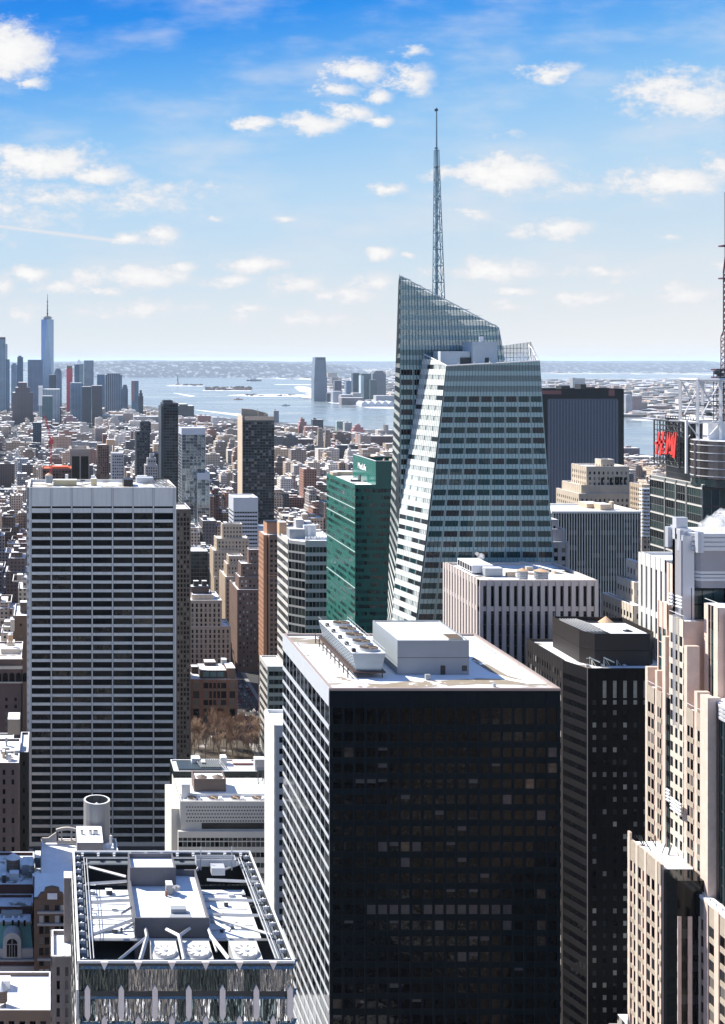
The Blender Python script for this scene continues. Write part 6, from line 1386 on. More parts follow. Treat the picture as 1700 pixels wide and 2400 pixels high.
# middle foreground between slab tower and black tower
def perforated_building():
    pc = pmat('perforated_concrete', (.62, .60, .56), .75, var=.05, vs=.3); gg = pmat('green_tint_glass', (.05, .07, .06), .08, bump=.05, bs=.3)
    d0 = 452; x0, x1 = gx(424, d0), gx(652, d0); z = gz(1878, d0); k = d0/FL
    b = Bld('perforated_top_building', 'pale building with dimpled blank top storey and fans on its snowy roof', 'office building', 80, 465, [pc, pmat('tan_flank_stone', (.66, .64, .58), .8)], [gg, gdark, gmid], snow)
    b.wall.box(x0, x1, d0, d0+25, 0, z-.9, 0); w = x1-x0; zb = gz(1926, d0)
    ds = MB()  # dark raised boxes, shade of the dimples put into their colour
    for r in range(5):
        for c in range(34):
            X = x0+2+(c+(.5 if r % 2 else 0))*w/34.5; zz = z-1.6-r*(z-zb-1.2)/5; ds.box(X, X+w/62, d0-.22, d0-.16, zz-.85, zz-.35, 0)
    ds.build('dimple_shade_boxes', [pmat('dimple_shade', (.10, .09, .085), .9)], b.t); b.wall.box(x0-.2, x1, d0-.15, d0, zb, z, 0)
    dk = MB(); dk.box(x0+8, x1, d0-.08, d0-.01, gz(1943, d0), gz(1929, d0)); dk.build('loggia', [black], b.t)
    zz = gz(1944, d0); rows = [(zz-3.6, zz-2.4)]; q = zz-4.0
    while q > 8: rows += [(q-1.9, q)]; q -= 4.0
    b.face((x0-1.2, d0-2, 0), Vector((1, 0, 0)), Vector((0, -1, 0)), [(0, 0), (w+1, 0), (w+1, zz), (0, zz)], rows, even(w+1, 22, .9), vd=.1, hd=.14); b.wall.box(x0-1.2, x1, d0-2, d0, 0, zz-.3, 0)
    b.left(x0, d0, d0+30, 0, z, rows, 6, .1, mi=1)
    b.wall.box(x0-3.4, x0-.2, d0+2, d0+28, 0, gz(1900, d0), 1)
    b.roof.poly([(x0, d0, z-.85), (x1, d0, z-.85), (x1, d0+25, z-.85), (x0, d0+25, z-.85)]); b.wall.ring(x0, x1, d0, d0+25, z-.9, z, .5, 0)
    zr = z-.85
    m = MB(); y = d0+7; m.box(x0+.4, x1, y, y+17, zr, zr+1.2, 0, 1); m.build('roof_step', [white, snow], b.t)
    m = MB(); dd = d0+9; m.box(gx(455, dd), gx(530, dd), dd, dd+9, zr, gz(1826, dd)-.6, 0, 1); m.ring(gx(455, dd), gx(530, dd), dd, dd+9, gz(1826, dd)-.6, gz(1826, dd), .5, 0)
    for px in (473, 510): m.cyl(gx(px, dd+4), dd+4, 2.3, gz(1826, dd)-.6, gz(1826, dd)+.5, 16, 0, r2=0)
    m.build('cooling_house', [pmat('brown_cladding', (.16, .12, .10), .7, var=.1, vs=.5, stretch=(3, 3, .3)), snow], b.t)
    m = MB(); m.box(gx(426, d0+5), gx(446, d0+5), d0+5, d0+8, zr, zr+5.5, 0, 1); m.build('bulkhead', [white, snow], b.t)
    for i, px in enumerate((450, 500, 552, 602)):
        y = d0+3.4; m = MB(); X = gx(px, y); m.cyl(X, y, 1.9, zr+.02, zr+1.0, 18, 0, 1)
        for a in range(6): t = a*math.pi/3; m.bar((X, y, zr+1.05), (X+1.7*math.cos(t), y+1.7*math.sin(t), zr+1.05), .14, 2)
        m.build('roof_fan', [steel, pmat('fan_dark', (.05, .04, .035), .7), copper], b.t)
        m = MB(); m.box(X+2.2, X+3.4, y-.8, y+1.2, zr, zr+1.1, 0, 1); m.build('rooftop_unit', [white, snow], b.t)
    m = MB(); X = gx(606, d0+16); Y = d0+16
    for s in (0, 2.2, 4.4): m.bar((X+s, Y, zr+1.6), (X+s, Y, zr+7), .15); m.bar((X+s, Y+3, zr+1.6), (X+s, Y+3, zr+7), .15)
    m.bar((X, Y, zr+1.6), (X+4.4, Y, zr+7), .12); m.bar((X+4.4, Y, zr+1.6), (X, Y, zr+7), .12); m.box(X-.3, X+4.8, Y-.2, Y+3.3, zr+6.8, zr+7.2); m.build('steel_stair', [dsteel], b.t)
    b.done(80, 1990); reserve(x0-4, x1, d0-2, d0+30); LAND.append((520, 1880, 'the dimpled-top building'))
    # glassy lower building behind it with pipe racks
    d1 = 515; simple('pipe_rack_building', 'low glass building with rows of roof pipes before the bare trees', 408, 640, 1808, d1, 15, [pmat('dark_mullion', (.03, .04, .04), .4)], bw=2.4, ff=.92, fh=3.8, wh=3.2, cap=20, roofm=snow, par=.5, extra=lambda b2: rack(b2, d1))
def rack(b2, d):
    zr = gz(1808, d)-.45; dm = pmat('rack_dark', (.05, .07, .09), .4)
    m = MB()
    for i in range(12): X = gx(470+i*5.2, d+8); m.bar((X, d+3, zr+1.2), (X-2, d+11, zr+2.2), .35)
    m.box(gx(420, d), gx(522, d), d+2, d+12, zr, zr+.9, 0, 0); m.build('pipe_rack', [dm], b2.t)
    for pa, pb, y, h, mm in ((450, 470, d+9, 3, white), (518, 532, d+9, 3.5, white), (472, 482, d+6, 2.4, metalgrey), (548, 592, d+9, 1.0, redbrick), (598, 622, d+2, 5, stonegrey)):
        m = MB(); m.box(gx(pa, y), gx(pb, y), y, y+4, zr, zr+h, 0, 1); m.build('rooftop_unit', [mm, snow], b2.t)
perforated_building()
def pale_slab():
    wt = pmat('bright_pale_stone', (.84, .83, .79), .7, var=.04, vs=.3); bl = pmat('blue_grey_panel', (.20, .23, .29), .5)
    d0 = 400; x0, x1, z = gx(645, d0), gx(668, d0), gz(1700, d0); d1 = (EYE-z)*FL/(1664-PY0)
    X = x0; xl = 71.5
    b = Bld('narrow_pale_building', 'narrow bright pale building with blue-grey window front wedged against the black tower', 'building', x0+2, d0+8, [wt, bl], [gblue, gdark], snow)
    x0 = (622-PX0)*418/FL
    b.block(x0, x0+7.5, 400, 418, 0, z, 3.9, 1.9, 2, .5, 5, .10, 3, mi=0)
    b.wall.box(x0+3.8, x0+7.4, 399.4, 399.65, 0, z-1, 1)
    b.face((x0+3.6, 399.4, 0), Vector((1, 0, 0)), Vector((0, -1, 0)), [(0, 0), (3.8, 0), (3.8, z-1), (0, z-1)], bands(z-3, 3, 4.1, 1.9), [(1.3, 2.6)], vd=.15, hd=.1, mi=1, mh=1)
    m = MB()
    for k in range(6): m.bar((x0-.25, 417-k*3.2, 10), (x0-.25, 417-k*3.2, z-2), .12)
    m.build('downpipe', [metalgrey], b.t)
    b.done(30, 2300); reserve(x0, x0+7.5, 400, 418)
pale_slab()
# ================================================================ ground, water, far land
def struct(o, label=None):
    o['kind'] = 'structure'
    return o
def gp(px, py): d = gd(py); return (gx(px, d), d)
land_m = pmat('snowy_far_land', (0.12, 0.13, 0.15), 0.9, col2=(0.70, 0.72, 0.76), thr=0.52, vs=0.008, stretch=(.8, .2, 1), var=.2)
def ground():
    m = MB(); q = 260000; n = 8
    m.poly([(-q, -3000, 0), (q, -3000, 0), (q, q, 0), (-q, q, 0)]); struct(m.build('ground', [land_m]))
    city = pmat('city_ground', (0.05, 0.05, 0.052), 0.9, col2=(0.55, 0.56, 0.6), thr=0.60, vs=0.035, var=.15)
    # Manhattan's own ground, a sheet just above
    P = [gp(-150, 947), gp(200, 945), gp(335, 951), gp(454, 972), gp(562, 983), gp(654, 991), gp(790, 1001), gp(925, 1012), gp(1200, 1035), gp(1462, 1064), gp(1580, 1075), gp(1900, 1100)]
    m = MB(); m.poly([(p[0], p[1], .05) for p in P][::-1]+[(-900, -1500, .05), (2500, -1500, .05)][0:2]); struct(m.build('city_floor', [city]))
    wm = bpy.data.materials.new('harbour_water'); wm.use_nodes = True; t = wm.node_tree; b = t.nodes['Principled BSDF']; _m['harbour_water'] = wm
    b.inputs['Base Color'].default_value = (.22, .27, .30, 1); b.inputs['Roughness'].default_value = .22; b.inputs['IOR'].default_value = 1.33
    tc = nd(t, 'ShaderNodeTexCoord').outputs['Object']; st = nd(t, 'ShaderNodeVectorMath', operation='MULTIPLY', inp={0: tc, 1: (.0012, .0035, 1)}).outputs[0]
    n1 = nd(t, 'ShaderNodeTexNoise', inp={'Vector': st, 'Scale': 1.0, 'Detail': 6.0, 'Roughness': .6})
    rr = nd(t, 'ShaderNodeMapRange', inp={0: n1.outputs[0], 1: .35, 2: .65, 3: .10, 4: .42}).outputs[0]; t.links.new(rr, b.inputs['Roughness'])
    n2 = nd(t, 'ShaderNodeTexNoise', inp={'Vector': tc, 'Scale': .03, 'Detail': 4.0}); bp = nd(t, 'ShaderNodeBump', inp={'Height': n2.outputs[0], 'Distance': 2.0, 'Strength': .6}); t.links.new(bp.outputs[0], b.inputs['Normal'])
    W1 = [(-200, 868), (100, 869), (235, 871), (320, 875), (400, 880), (470, 882), (560, 886), (640, 888), (737, 891), (800, 897), (790, 903), (720, 908), (702, 915), (716, 922), (700, 932), (712, 936), (760, 941), (800, 950), (850, 956), (925, 958), (1100, 966), (1250, 972), (1462, 984), (1560, 988), (1800, 1000),
          (1850, 1098), (1700, 1082), (1580, 1074), (1462, 1063), (1200, 1034), (925, 1011), (790, 1000), (654, 990), (562, 982), (454, 971), (335, 950), (200, 945), (-200, 945)]
    m = MB(); import mathutils
    pts = [Vector((*gp(*p), 0)) for p in W1]
    tri = mathutils.geometry.tessellate_polygon([pts])
    for a in tri: m.poly([(pts[i].x, pts[i].y, .4) for i in a])
    struct(m.build('water', [wm]))
    for k, P in enumerate(([(1255, 876), (1400, 877), (1560, 878), (1720, 880), (1720, 887), (1560, 886), (1400, 889), (1255, 890)], [(420, 851), (560, 850), (760, 851), (760, 853.5), (560, 853), (420, 853)])):
        m = MB(); m.poly([(*gp(*p), .6) for p in P]); struct(m.build('water', [wm if k == 0 else snow]))
ground()
hillm = pmat('wooded_hill', (0.10, 0.125, 0.16), 0.95, col2=(0.26, 0.30, 0.35), thr=0.57, vs=0.03, stretch=(.5, .12, 1), var=.25)
def ridge(name, label_pts, d, depth):
    """label_pts: (px, top py); a rounded ridge at distance d"""
    m = MB(); P = label_pts; prof = [(0, 0), (.15, .45), (.35, .85), (.5, 1), (.7, .8), (1, 0)]
    fine = []
    for (a, h), (b_, h2) in zip(P, P[1:]):
        for k in range(6): f = k/6; fine.append((a+(b_-a)*f, h+(h2-h)*f+random.uniform(-.25, .25)))
    fine.append(P[-1])
    rows = [[(gx(px, d), d+depth*u, max(0, gz(py, d+depth*.5))*v) for px, py in fine] for u, v in prof]
    for r in range(len(rows)-1):
        for i in range(len(fine)-1): m.poly([rows[r][i], rows[r][i+1], rows[r+1][i+1], rows[r+1][i]])
    struct(m.build(name, [hillm]))
ridge('hills', [(120, 852), (230, 849), (300, 846), (420, 848), (500, 846), (620, 849), (760, 852), (880, 855)], 17000, 3000)
ridge('hills', [(-100, 850), (60, 848), (180, 847), (330, 843.5), (430, 845), (600, 844.5), (720, 847.5), (860, 846.5), (1100, 847), (1300, 845), (1500, 846), (1760, 845)], 34000, 5000)
ridge('hills', [(1250, 850.5), (1400, 849.5), (1560, 851), (1760, 849.5)], 24000, 3000)
isl = pmat('island_snow', (.78, .79, .82), .8, var=.1, vs=.01)
thick = pmat('bare_thicket', (.075, .055, .05), .95, var=.4, vs=.02)
def island(pts, woods=()):
    m = MB(); P = [gp(*p) for p in pts]; m.prism(P[::-1] if False else P, 0.0, 2.2, 0); struct(m.build('island', [isl]))
    r = random.Random(len(pts)+int(pts[0][0]))
    if woods:
        m = MB()
        for (pa, pb, pya, pyb, n, h) in woods:
            for i in range(n):
                px = r.uniform(pa, pb); py = r.uniform(pya, pyb); x, y = gp(px, py); w = r.uniform(10, 30)
                m.cyl(x, y, w, 1.5, 2+h*r.uniform(.4, 1), 6, 0, r2=w*.45)
        o = m.build('woodland', [thick]); o['kind'] = 'stuff'; o['label'] = 'bare brown woodland on the '+{388: 'small statue island', 474: 'long wooded island', 533: 'low snowy spit'}.get(int(pts[0][0]), 'snowy shore'); o['category'] = 'woodland'
island([(388, 905.2), (475, 906), (478, 903), (440, 901.5), (400, 903)], [(430, 472, 902.5, 905, 26, 13)])
island([(474, 916.5), (590, 917), (586, 911), (560, 908), (510, 907.5), (482, 912)], [(480, 588, 909, 915.5, 120, 16)])
island([(533, 927), (600, 930), (740, 931), (740, 926), (640, 924), (570, 925)], [(575, 700, 925, 929, 18, 8)])
island([(640, 902), (735, 903), (735, 901.3), (650, 900.8)])
island([(690, 908), (702, 917), (730, 921), (738, 912), (720, 907), (700, 905)])
def statue():
    d = gd(903); x = gx(416.5, d); g = pmat('green_copper_statue', (.10, .22, .20), .6)
    t = thing('harbour_statue', 'green copper statue on a tall pedestal on the small harbour island', 'statue', x, d)
    m = MB(); zt = lambda py: gz(py, d)
    m.prism([(x-28, d-28), (x+28, d-28), (x+28, d+28), (x-28, d+28)], 2, 12); m.prism([(x-14, d-14), (x+14, d-14), (x+14, d+14), (x-14, d+14)], 12, zt(893), p2=[(x-10, d-10), (x+10, d-10), (x+10, d+10), (x-10, d+10)]); m.build('pedestal', [stonegrey], t)
    m = MB(); m.cyl(x, d, 9, zt(893), zt(885), 10, r2=5.5); m.cyl(x, d, 3.6, zt(885), zt(882.6), 10, r2=3); m.bar((x-4, d, zt(886)), (x-8, d, zt(879.5)), 1.8); m.cyl(x-8, d, 2.4, zt(880), zt(878.5), 8, r2=1); m.bar((x+4, d, zt(886)), (x+6, d, zt(889)), 2)
    for k in range(7): a = math.pi*k/6; m.bar((x, d, zt(882.9)), (x+6*math.cos(a), d, zt(882.9)+6*math.sin(a)), .5)
    m.build('figure', [g], t)
statue()
def boats():
    hullw = pmat('boat_white', (.8, .8, .8), .5); hullr = pmat('boat_orange', (.6, .2, .06), .5)
    for label, px, py, L_, m_, wake in (('white ferry trailing a long wake beyond the red-tan tower top', 455, 960.5, 26, hullw, (560, 974)), ('small boat with short wake off the statue island', 404, 920.5, 30, hullw, (442, 929)),
                                     ('orange ferry in mid harbour right of the wooded island', 559, 937, 60, hullr, None), ('sailing barge with a crane near the far waterfront', 670, 951, 50, metalgrey, None), ('dark freighter anchored far out in the bay', 596, 893, 180, dsteel, None)):
        x, y = gp(px, py); w = L_*.22; h = L_*.09
        t = thing('boat', label, 'boat', x, y)
        m = MB(); m.prism([(x-L_/2, y-w/2), (x+L_*.35, y-w/2), (x+L_/2, y), (x+L_*.35, y+w/2), (x-L_/2, y+w/2)], .4, .4+h); m.build('hull', [m_], t)
        m = MB(); m.box(x-L_*.3, x+L_*.12, y-w*.35, y+w*.35, .4+h, .4+h*2.2); m.box(x-L_*.1, x+L_*.06, y-w*.25, y+w*.25, .4+h*2.2, .4+h*3); m.bar((x+L_*.2, y, h), (x+L_*.2, y, h*5), L_*.008); m.build('cabin', [white], t)
        if wake:
            X, Y = gp(*wake); m = MB(); m.poly([(x-4, y-12, .8), (X, Y-110, .8), (X+60, Y+60, .8), (x+4, y+12, .8)]); o = m.build('wake', [snow]); o['kind'] = 'stuff'; o['label'] = 'white foam wake trailing behind the '+('ferry' if px > 430 else 'small boat'); o['category'] = 'wake'
boats()

# ---------------------------------------------------------------- far towers, in measured pixels
def far_tower(name, label, px0, px1, pyt, d, col, glass=(.03, .05, .07), fw=6, fh=4.5, wu=.6, wv=.55, dep=None, parts=(), cat='skyscraper', shape=None, group=None):
    x0, x1, z = gx(px0, d), gx(px1, d), gz(pyt, d); dep = dep or (x1-x0)
    t = thing(name, label, cat, (x0+x1)/2, d, group)
    mt = fmat('facade_%s_%d_%d' % ('_'.join('%d' % (c*100) for c in col), fw, int(wu*100)), col, glass, fw, fh, wu, wv, .3)
    m = MB()
    if shape: shape(m, x0, x1, d, d+dep, z)
    else: m.box(x0, x1, d, d+dep, 0, z)
    m.build('body', [mt], t)
    for (nm, a, b_, t0, t1, c2) in parts:
        m = MB(); Z0, Z1 = gz(t1, d), gz(t0, d); i = .0 if abs(a-px0)+abs(b_-px1) > .5 else .3
        m.box(gx(a, d)+i, gx(b_, d)-i, d+.6 if i else d-2, d+dep*.8, Z0, Z1); m.build(nm, [c2 if c2 else mt], t)
    reserve(x0, x1, d, d+dep, 10)
    return t
def spire_tower():
    d = 5700; x0, x1 = gx(96.5, d), gx(126, d); xc = (x0+x1)/2; r = (x1-x0)/2
    gl = pmat('pale_sky_glass', (.22, .34, .50), .15, metal=.55, var=.12, vs=.01); bd = pmat('darker_mid_band', (.10, .14, .19), .25, metal=.4)
    t = thing('spire_tower', 'tallest blue glass tower with chamfered corners and a needle spire, among the far downtown towers', 'skyscraper', xc, d+r)
    zt = gz(748, d); zb = 55; yc = d+r; S4 = [(xc-r, yc-r), (xc+r, yc-r), (xc+r, yc+r), (xc-r, yc+r)]
    T4 = [(xc, yc-r), (xc+r, yc), (xc, yc+r), (xc-r, yc)]
    # square base turning into a square top rotated 45 degrees
    T4 = [(xc-r*.05, yc-r), (xc+r, yc+.05*r), (xc+r*.05, yc+r), (xc-r, yc-.05*r)]
    m = MB()
    for i in range(4):
        a, b_ = S4[i], S4[(i+1) % 4]; ta, tb = T4[i], T4[(i+1) % 4]
        m.poly([(*a, zb), (*b_, zb), (*ta, zt)]); m.poly([(*b_, zb), (*tb, zt), (*ta, zt)])
    m.poly([(*q, zt) for q in T4]); m.box(xc-r, xc+r, yc-r, yc+r, 0, zb); m.build('shaft', [gl], t)
    m = MB()
    for k in (0.80,):
        z = zb+(zt-zb)*k; m.cyl(xc, yc, r*1.02, z-9, z+9, 4, 0)
    m = MB(); m.cyl(xc, yc, r*.62, zt, zt+6, 12); m.cyl(xc, yc, r*.75, zt+6, zt+11, 16); m.cyl(xc, yc, r*.5, zt+11, zt+16, 12); m.build('crown_ring', [metalgrey], t)
    m = MB(); m.cyl(xc, yc, 3.0, zt+14, gz(688, d), 6, 0, r2=.8)
    for py in (734, 726, 716, 706): m.cyl(xc, yc, 5.5, gz(py, d)-1, gz(py, d)+1, 8, 0)
    m.build('spire', [dsteel], t); reserve(x0, x1, d, d+2*r, 10); LAND.append((111, 800, 'the tallest far tower'))
spire_tower()
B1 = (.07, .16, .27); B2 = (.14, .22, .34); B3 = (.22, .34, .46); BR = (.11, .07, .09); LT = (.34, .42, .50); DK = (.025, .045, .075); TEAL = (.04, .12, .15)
def pyr(m, x0, x1, y0, y1, z):
    m.box(x0, x1, y0, y1, 0, z-26); xc, yc = (x0+x1)/2, (y0+y1)/2
    m.prism([(x0+6, y0+6), (x1-6, y0+6), (x1-6, y1-6), (x0+6, y1-6)], z-26, z, p2=[(xc-1, yc-1), (xc+1, yc-1), (xc+1, yc+1), (xc-1, yc+1)])
def rnd(m, x0, x1, y0, y1, z):
    w = x1-x0; m.box(x0, x1, y0, y1, 0, z-20); m.box(x0+w*.08, x1-w*.08, y0, y1, z-20, z-9); m.box(x0+w*.2, x1-w*.2, y0, y1, z-9, z)
def stepd(m, x0, x1, y0, y1, z):
    w = x1-x0; h = z*.12
    m.box(x0, x1, y0, y1, 0, z-2*h); m.box(x0+w*.14, x1-w*.14, y0+2, y1, z-2*h, z-h); m.box(x0+w*.28, x1-w*.3, y0+4, y1, z-h, z)
G = 'far downtown skyline towers'
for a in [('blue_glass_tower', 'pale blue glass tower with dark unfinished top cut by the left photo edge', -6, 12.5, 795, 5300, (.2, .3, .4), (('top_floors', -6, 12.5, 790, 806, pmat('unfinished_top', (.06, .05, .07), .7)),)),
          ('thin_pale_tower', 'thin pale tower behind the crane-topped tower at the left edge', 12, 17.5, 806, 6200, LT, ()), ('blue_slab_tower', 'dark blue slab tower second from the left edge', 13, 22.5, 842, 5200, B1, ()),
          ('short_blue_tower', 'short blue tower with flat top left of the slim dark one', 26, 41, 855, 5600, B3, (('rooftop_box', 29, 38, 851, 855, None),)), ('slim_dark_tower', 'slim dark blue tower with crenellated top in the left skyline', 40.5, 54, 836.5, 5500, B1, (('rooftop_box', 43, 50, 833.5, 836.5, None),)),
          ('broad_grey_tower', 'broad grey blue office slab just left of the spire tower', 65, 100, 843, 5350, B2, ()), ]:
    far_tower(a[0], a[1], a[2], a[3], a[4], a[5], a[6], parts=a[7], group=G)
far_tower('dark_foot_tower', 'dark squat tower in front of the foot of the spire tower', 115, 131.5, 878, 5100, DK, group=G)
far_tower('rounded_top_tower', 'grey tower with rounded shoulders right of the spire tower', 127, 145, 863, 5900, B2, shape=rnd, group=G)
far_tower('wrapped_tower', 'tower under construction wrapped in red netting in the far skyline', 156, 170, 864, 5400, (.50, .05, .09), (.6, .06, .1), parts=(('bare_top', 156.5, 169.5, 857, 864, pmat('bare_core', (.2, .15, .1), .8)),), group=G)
far_tower('pyramid_top_tower', 'tower with a green pyramid roof in the far skyline', 174.5, 196, 842, 6100, B1, shape=pyr, group=G, parts=(('painted_lit_side', 186, 196, 853, 900, fmat('pale_lit_face', (.24, .36, .40), (.08, .12, .14), 6, 4.5, .5, .5)),))  # paler box on the front paints in the sunlit side
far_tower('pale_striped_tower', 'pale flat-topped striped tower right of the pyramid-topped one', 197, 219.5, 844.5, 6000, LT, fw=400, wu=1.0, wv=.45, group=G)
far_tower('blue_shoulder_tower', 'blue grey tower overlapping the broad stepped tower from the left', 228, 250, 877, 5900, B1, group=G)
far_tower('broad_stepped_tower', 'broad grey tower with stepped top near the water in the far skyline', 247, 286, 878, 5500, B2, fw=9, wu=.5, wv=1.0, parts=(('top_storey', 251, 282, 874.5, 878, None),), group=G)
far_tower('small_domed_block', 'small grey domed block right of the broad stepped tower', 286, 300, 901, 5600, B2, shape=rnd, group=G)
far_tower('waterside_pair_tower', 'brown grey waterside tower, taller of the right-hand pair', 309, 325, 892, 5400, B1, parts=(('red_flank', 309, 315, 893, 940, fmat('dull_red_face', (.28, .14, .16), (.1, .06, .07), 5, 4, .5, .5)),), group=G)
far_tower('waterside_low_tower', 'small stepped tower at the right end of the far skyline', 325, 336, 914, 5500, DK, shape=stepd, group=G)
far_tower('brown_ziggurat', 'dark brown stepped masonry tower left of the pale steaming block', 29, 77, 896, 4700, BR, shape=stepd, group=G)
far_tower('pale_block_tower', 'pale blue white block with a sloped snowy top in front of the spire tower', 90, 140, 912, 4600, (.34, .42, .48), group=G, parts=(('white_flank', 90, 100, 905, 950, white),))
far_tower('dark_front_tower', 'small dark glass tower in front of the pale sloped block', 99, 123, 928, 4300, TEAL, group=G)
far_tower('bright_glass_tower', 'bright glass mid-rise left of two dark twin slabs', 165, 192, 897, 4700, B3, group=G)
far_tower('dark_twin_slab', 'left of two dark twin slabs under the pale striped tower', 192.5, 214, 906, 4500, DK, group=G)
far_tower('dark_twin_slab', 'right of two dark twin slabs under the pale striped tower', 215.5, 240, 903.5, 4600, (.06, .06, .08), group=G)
far_tower('deep_blue_midrise', 'deep blue glass mid-rise alone among low roofs at far left', 77, 97, 990, 2900, (.02, .05, .09), (.01, .02, .03))
far_tower('wide_brown_block', 'wide dark waterside building behind the narrow slate tower', 410, 455, 951, 4700, (.05, .065, .08), (.02, .03, .04), fh=5, wu=.8, cat='building', parts=(('top_storey', 420, 440, 947, 951, None),))
# waterfront across the river
def slant(m, x0, x1, y0, y1, z):
    w = x1-x0; m.box(x0, x1, y0, y1, 0, z*.45); m.prism([(x0, y0), (x1, y0), (x1, y1), (x0, y1)], z*.45, z, p2=[(x0+w*.10, y0), (x1-w*.12, y0), (x1-w*.12, y1), (x0+w*.10, y1)])
far_tower('lone_waterfront_tower', 'tall blue grey tower with tapered top standing alone across the river', 736.5, 767, 837, 7300, (.15, .20, .26), (.06, .08, .11), shape=slant, parts=(('top_notch', 744, 763, 838, 843, pmat('notch_dark', (.06, .08, .1), .5)),)); LAND.append((752, 880, 'the lone waterfront tower'))
far_tower('waterfront_annex', 'low dark annex at the foot of the lone waterfront tower', 767, 781, 921, 7200, DK, cat='building')
GJ = 'towers across the river'
far_tower('waterfront_tower', 'small dark cube tower right of the lone waterfront tower', 785, 801, 892, 7400, (.09, .10, .15), group=GJ, cat='tower')
far_tower('waterfront_tower', 'faint grey tower between the small cube and the navy slab across the river', 812, 827, 892, 7900, B2, group=GJ, cat='tower')
far_tower('waterfront_tower', 'navy slab tower across the river', 828, 845, 874, 7500, (.03, .06, .10), group=GJ, cat='tower')
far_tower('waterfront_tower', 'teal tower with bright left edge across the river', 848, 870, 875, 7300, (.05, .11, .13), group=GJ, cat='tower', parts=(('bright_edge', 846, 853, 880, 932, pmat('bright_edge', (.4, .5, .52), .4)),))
far_tower('waterfront_tower', 'mid-height teal block beside the round-shouldered tower', 868, 884, 890, 7250, (.05, .10, .12), group=GJ, cat='tower')
far_tower('waterfront_tower', 'grey round-shouldered tower across the river, beside the crystal tower', 874, 905, 868.5, 7450, (.16, .18, .22), group=GJ, cat='tower', shape=rnd)
for px0, px1, pyt, d, c, lb in ((781, 802, 917, 7100, (.42, .44, .48), 'pale midrise right of the lone tower annex'), (801, 853, 932, 6750, (.30, .25, .25), 'long brown pier building at the water'), (828, 846, 921, 7000, (.5, .47, .45), 'cream midrise above the brown pier building'), (882, 925, 927, 6900, (.55, .56, .58), 'white stepped midrise by the crystal tower'), (800, 826, 925, 7000, (.45, .42, .44), 'grey midrise behind the brown pier building'), (1480, 1505, 928, 5600, (.30, .20, .20), 'red and grey slab across the river right of the striped slab')):
    far_tower('waterfront_midrise', lb, px0, px1, pyt, d, c, dep=60, cat='building')
def piers():
    d = gd(953); 
    for i in range(5):
        pa = 848+i*16; x0, x1 = gx(pa, d), gx(pa+15, d); t = thing('pier_shed', 'pale humped pier shed on the far waterfront, %s from the left of five' % ['first', 'second', 'third', 'fourth', 'fifth'][i], 'pier shed', (x0+x1)/2, d, 'pier sheds on the far waterfront')
        m = MB(); n = 8; P = [(x0, .4)]+[(x0+(x1-x0)*k/n, 16+14*math.sin(math.pi*k/n)) for k in range(n+1)]+[(x1, .4)]
        for k in range(len(P)-1): m.poly([(P[k][0], d, P[k][1]), (P[k+1][0], d, P[k+1][1]), (P[k+1][0], d+120, P[k+1][1]), (P[k][0], d+120, P[k][1])])
        m.poly([(a, d, z) for a, z in P]); m.build('shed_body', [pmat('pier_pale', (.45, .48, .52), .7)], t)
piers()
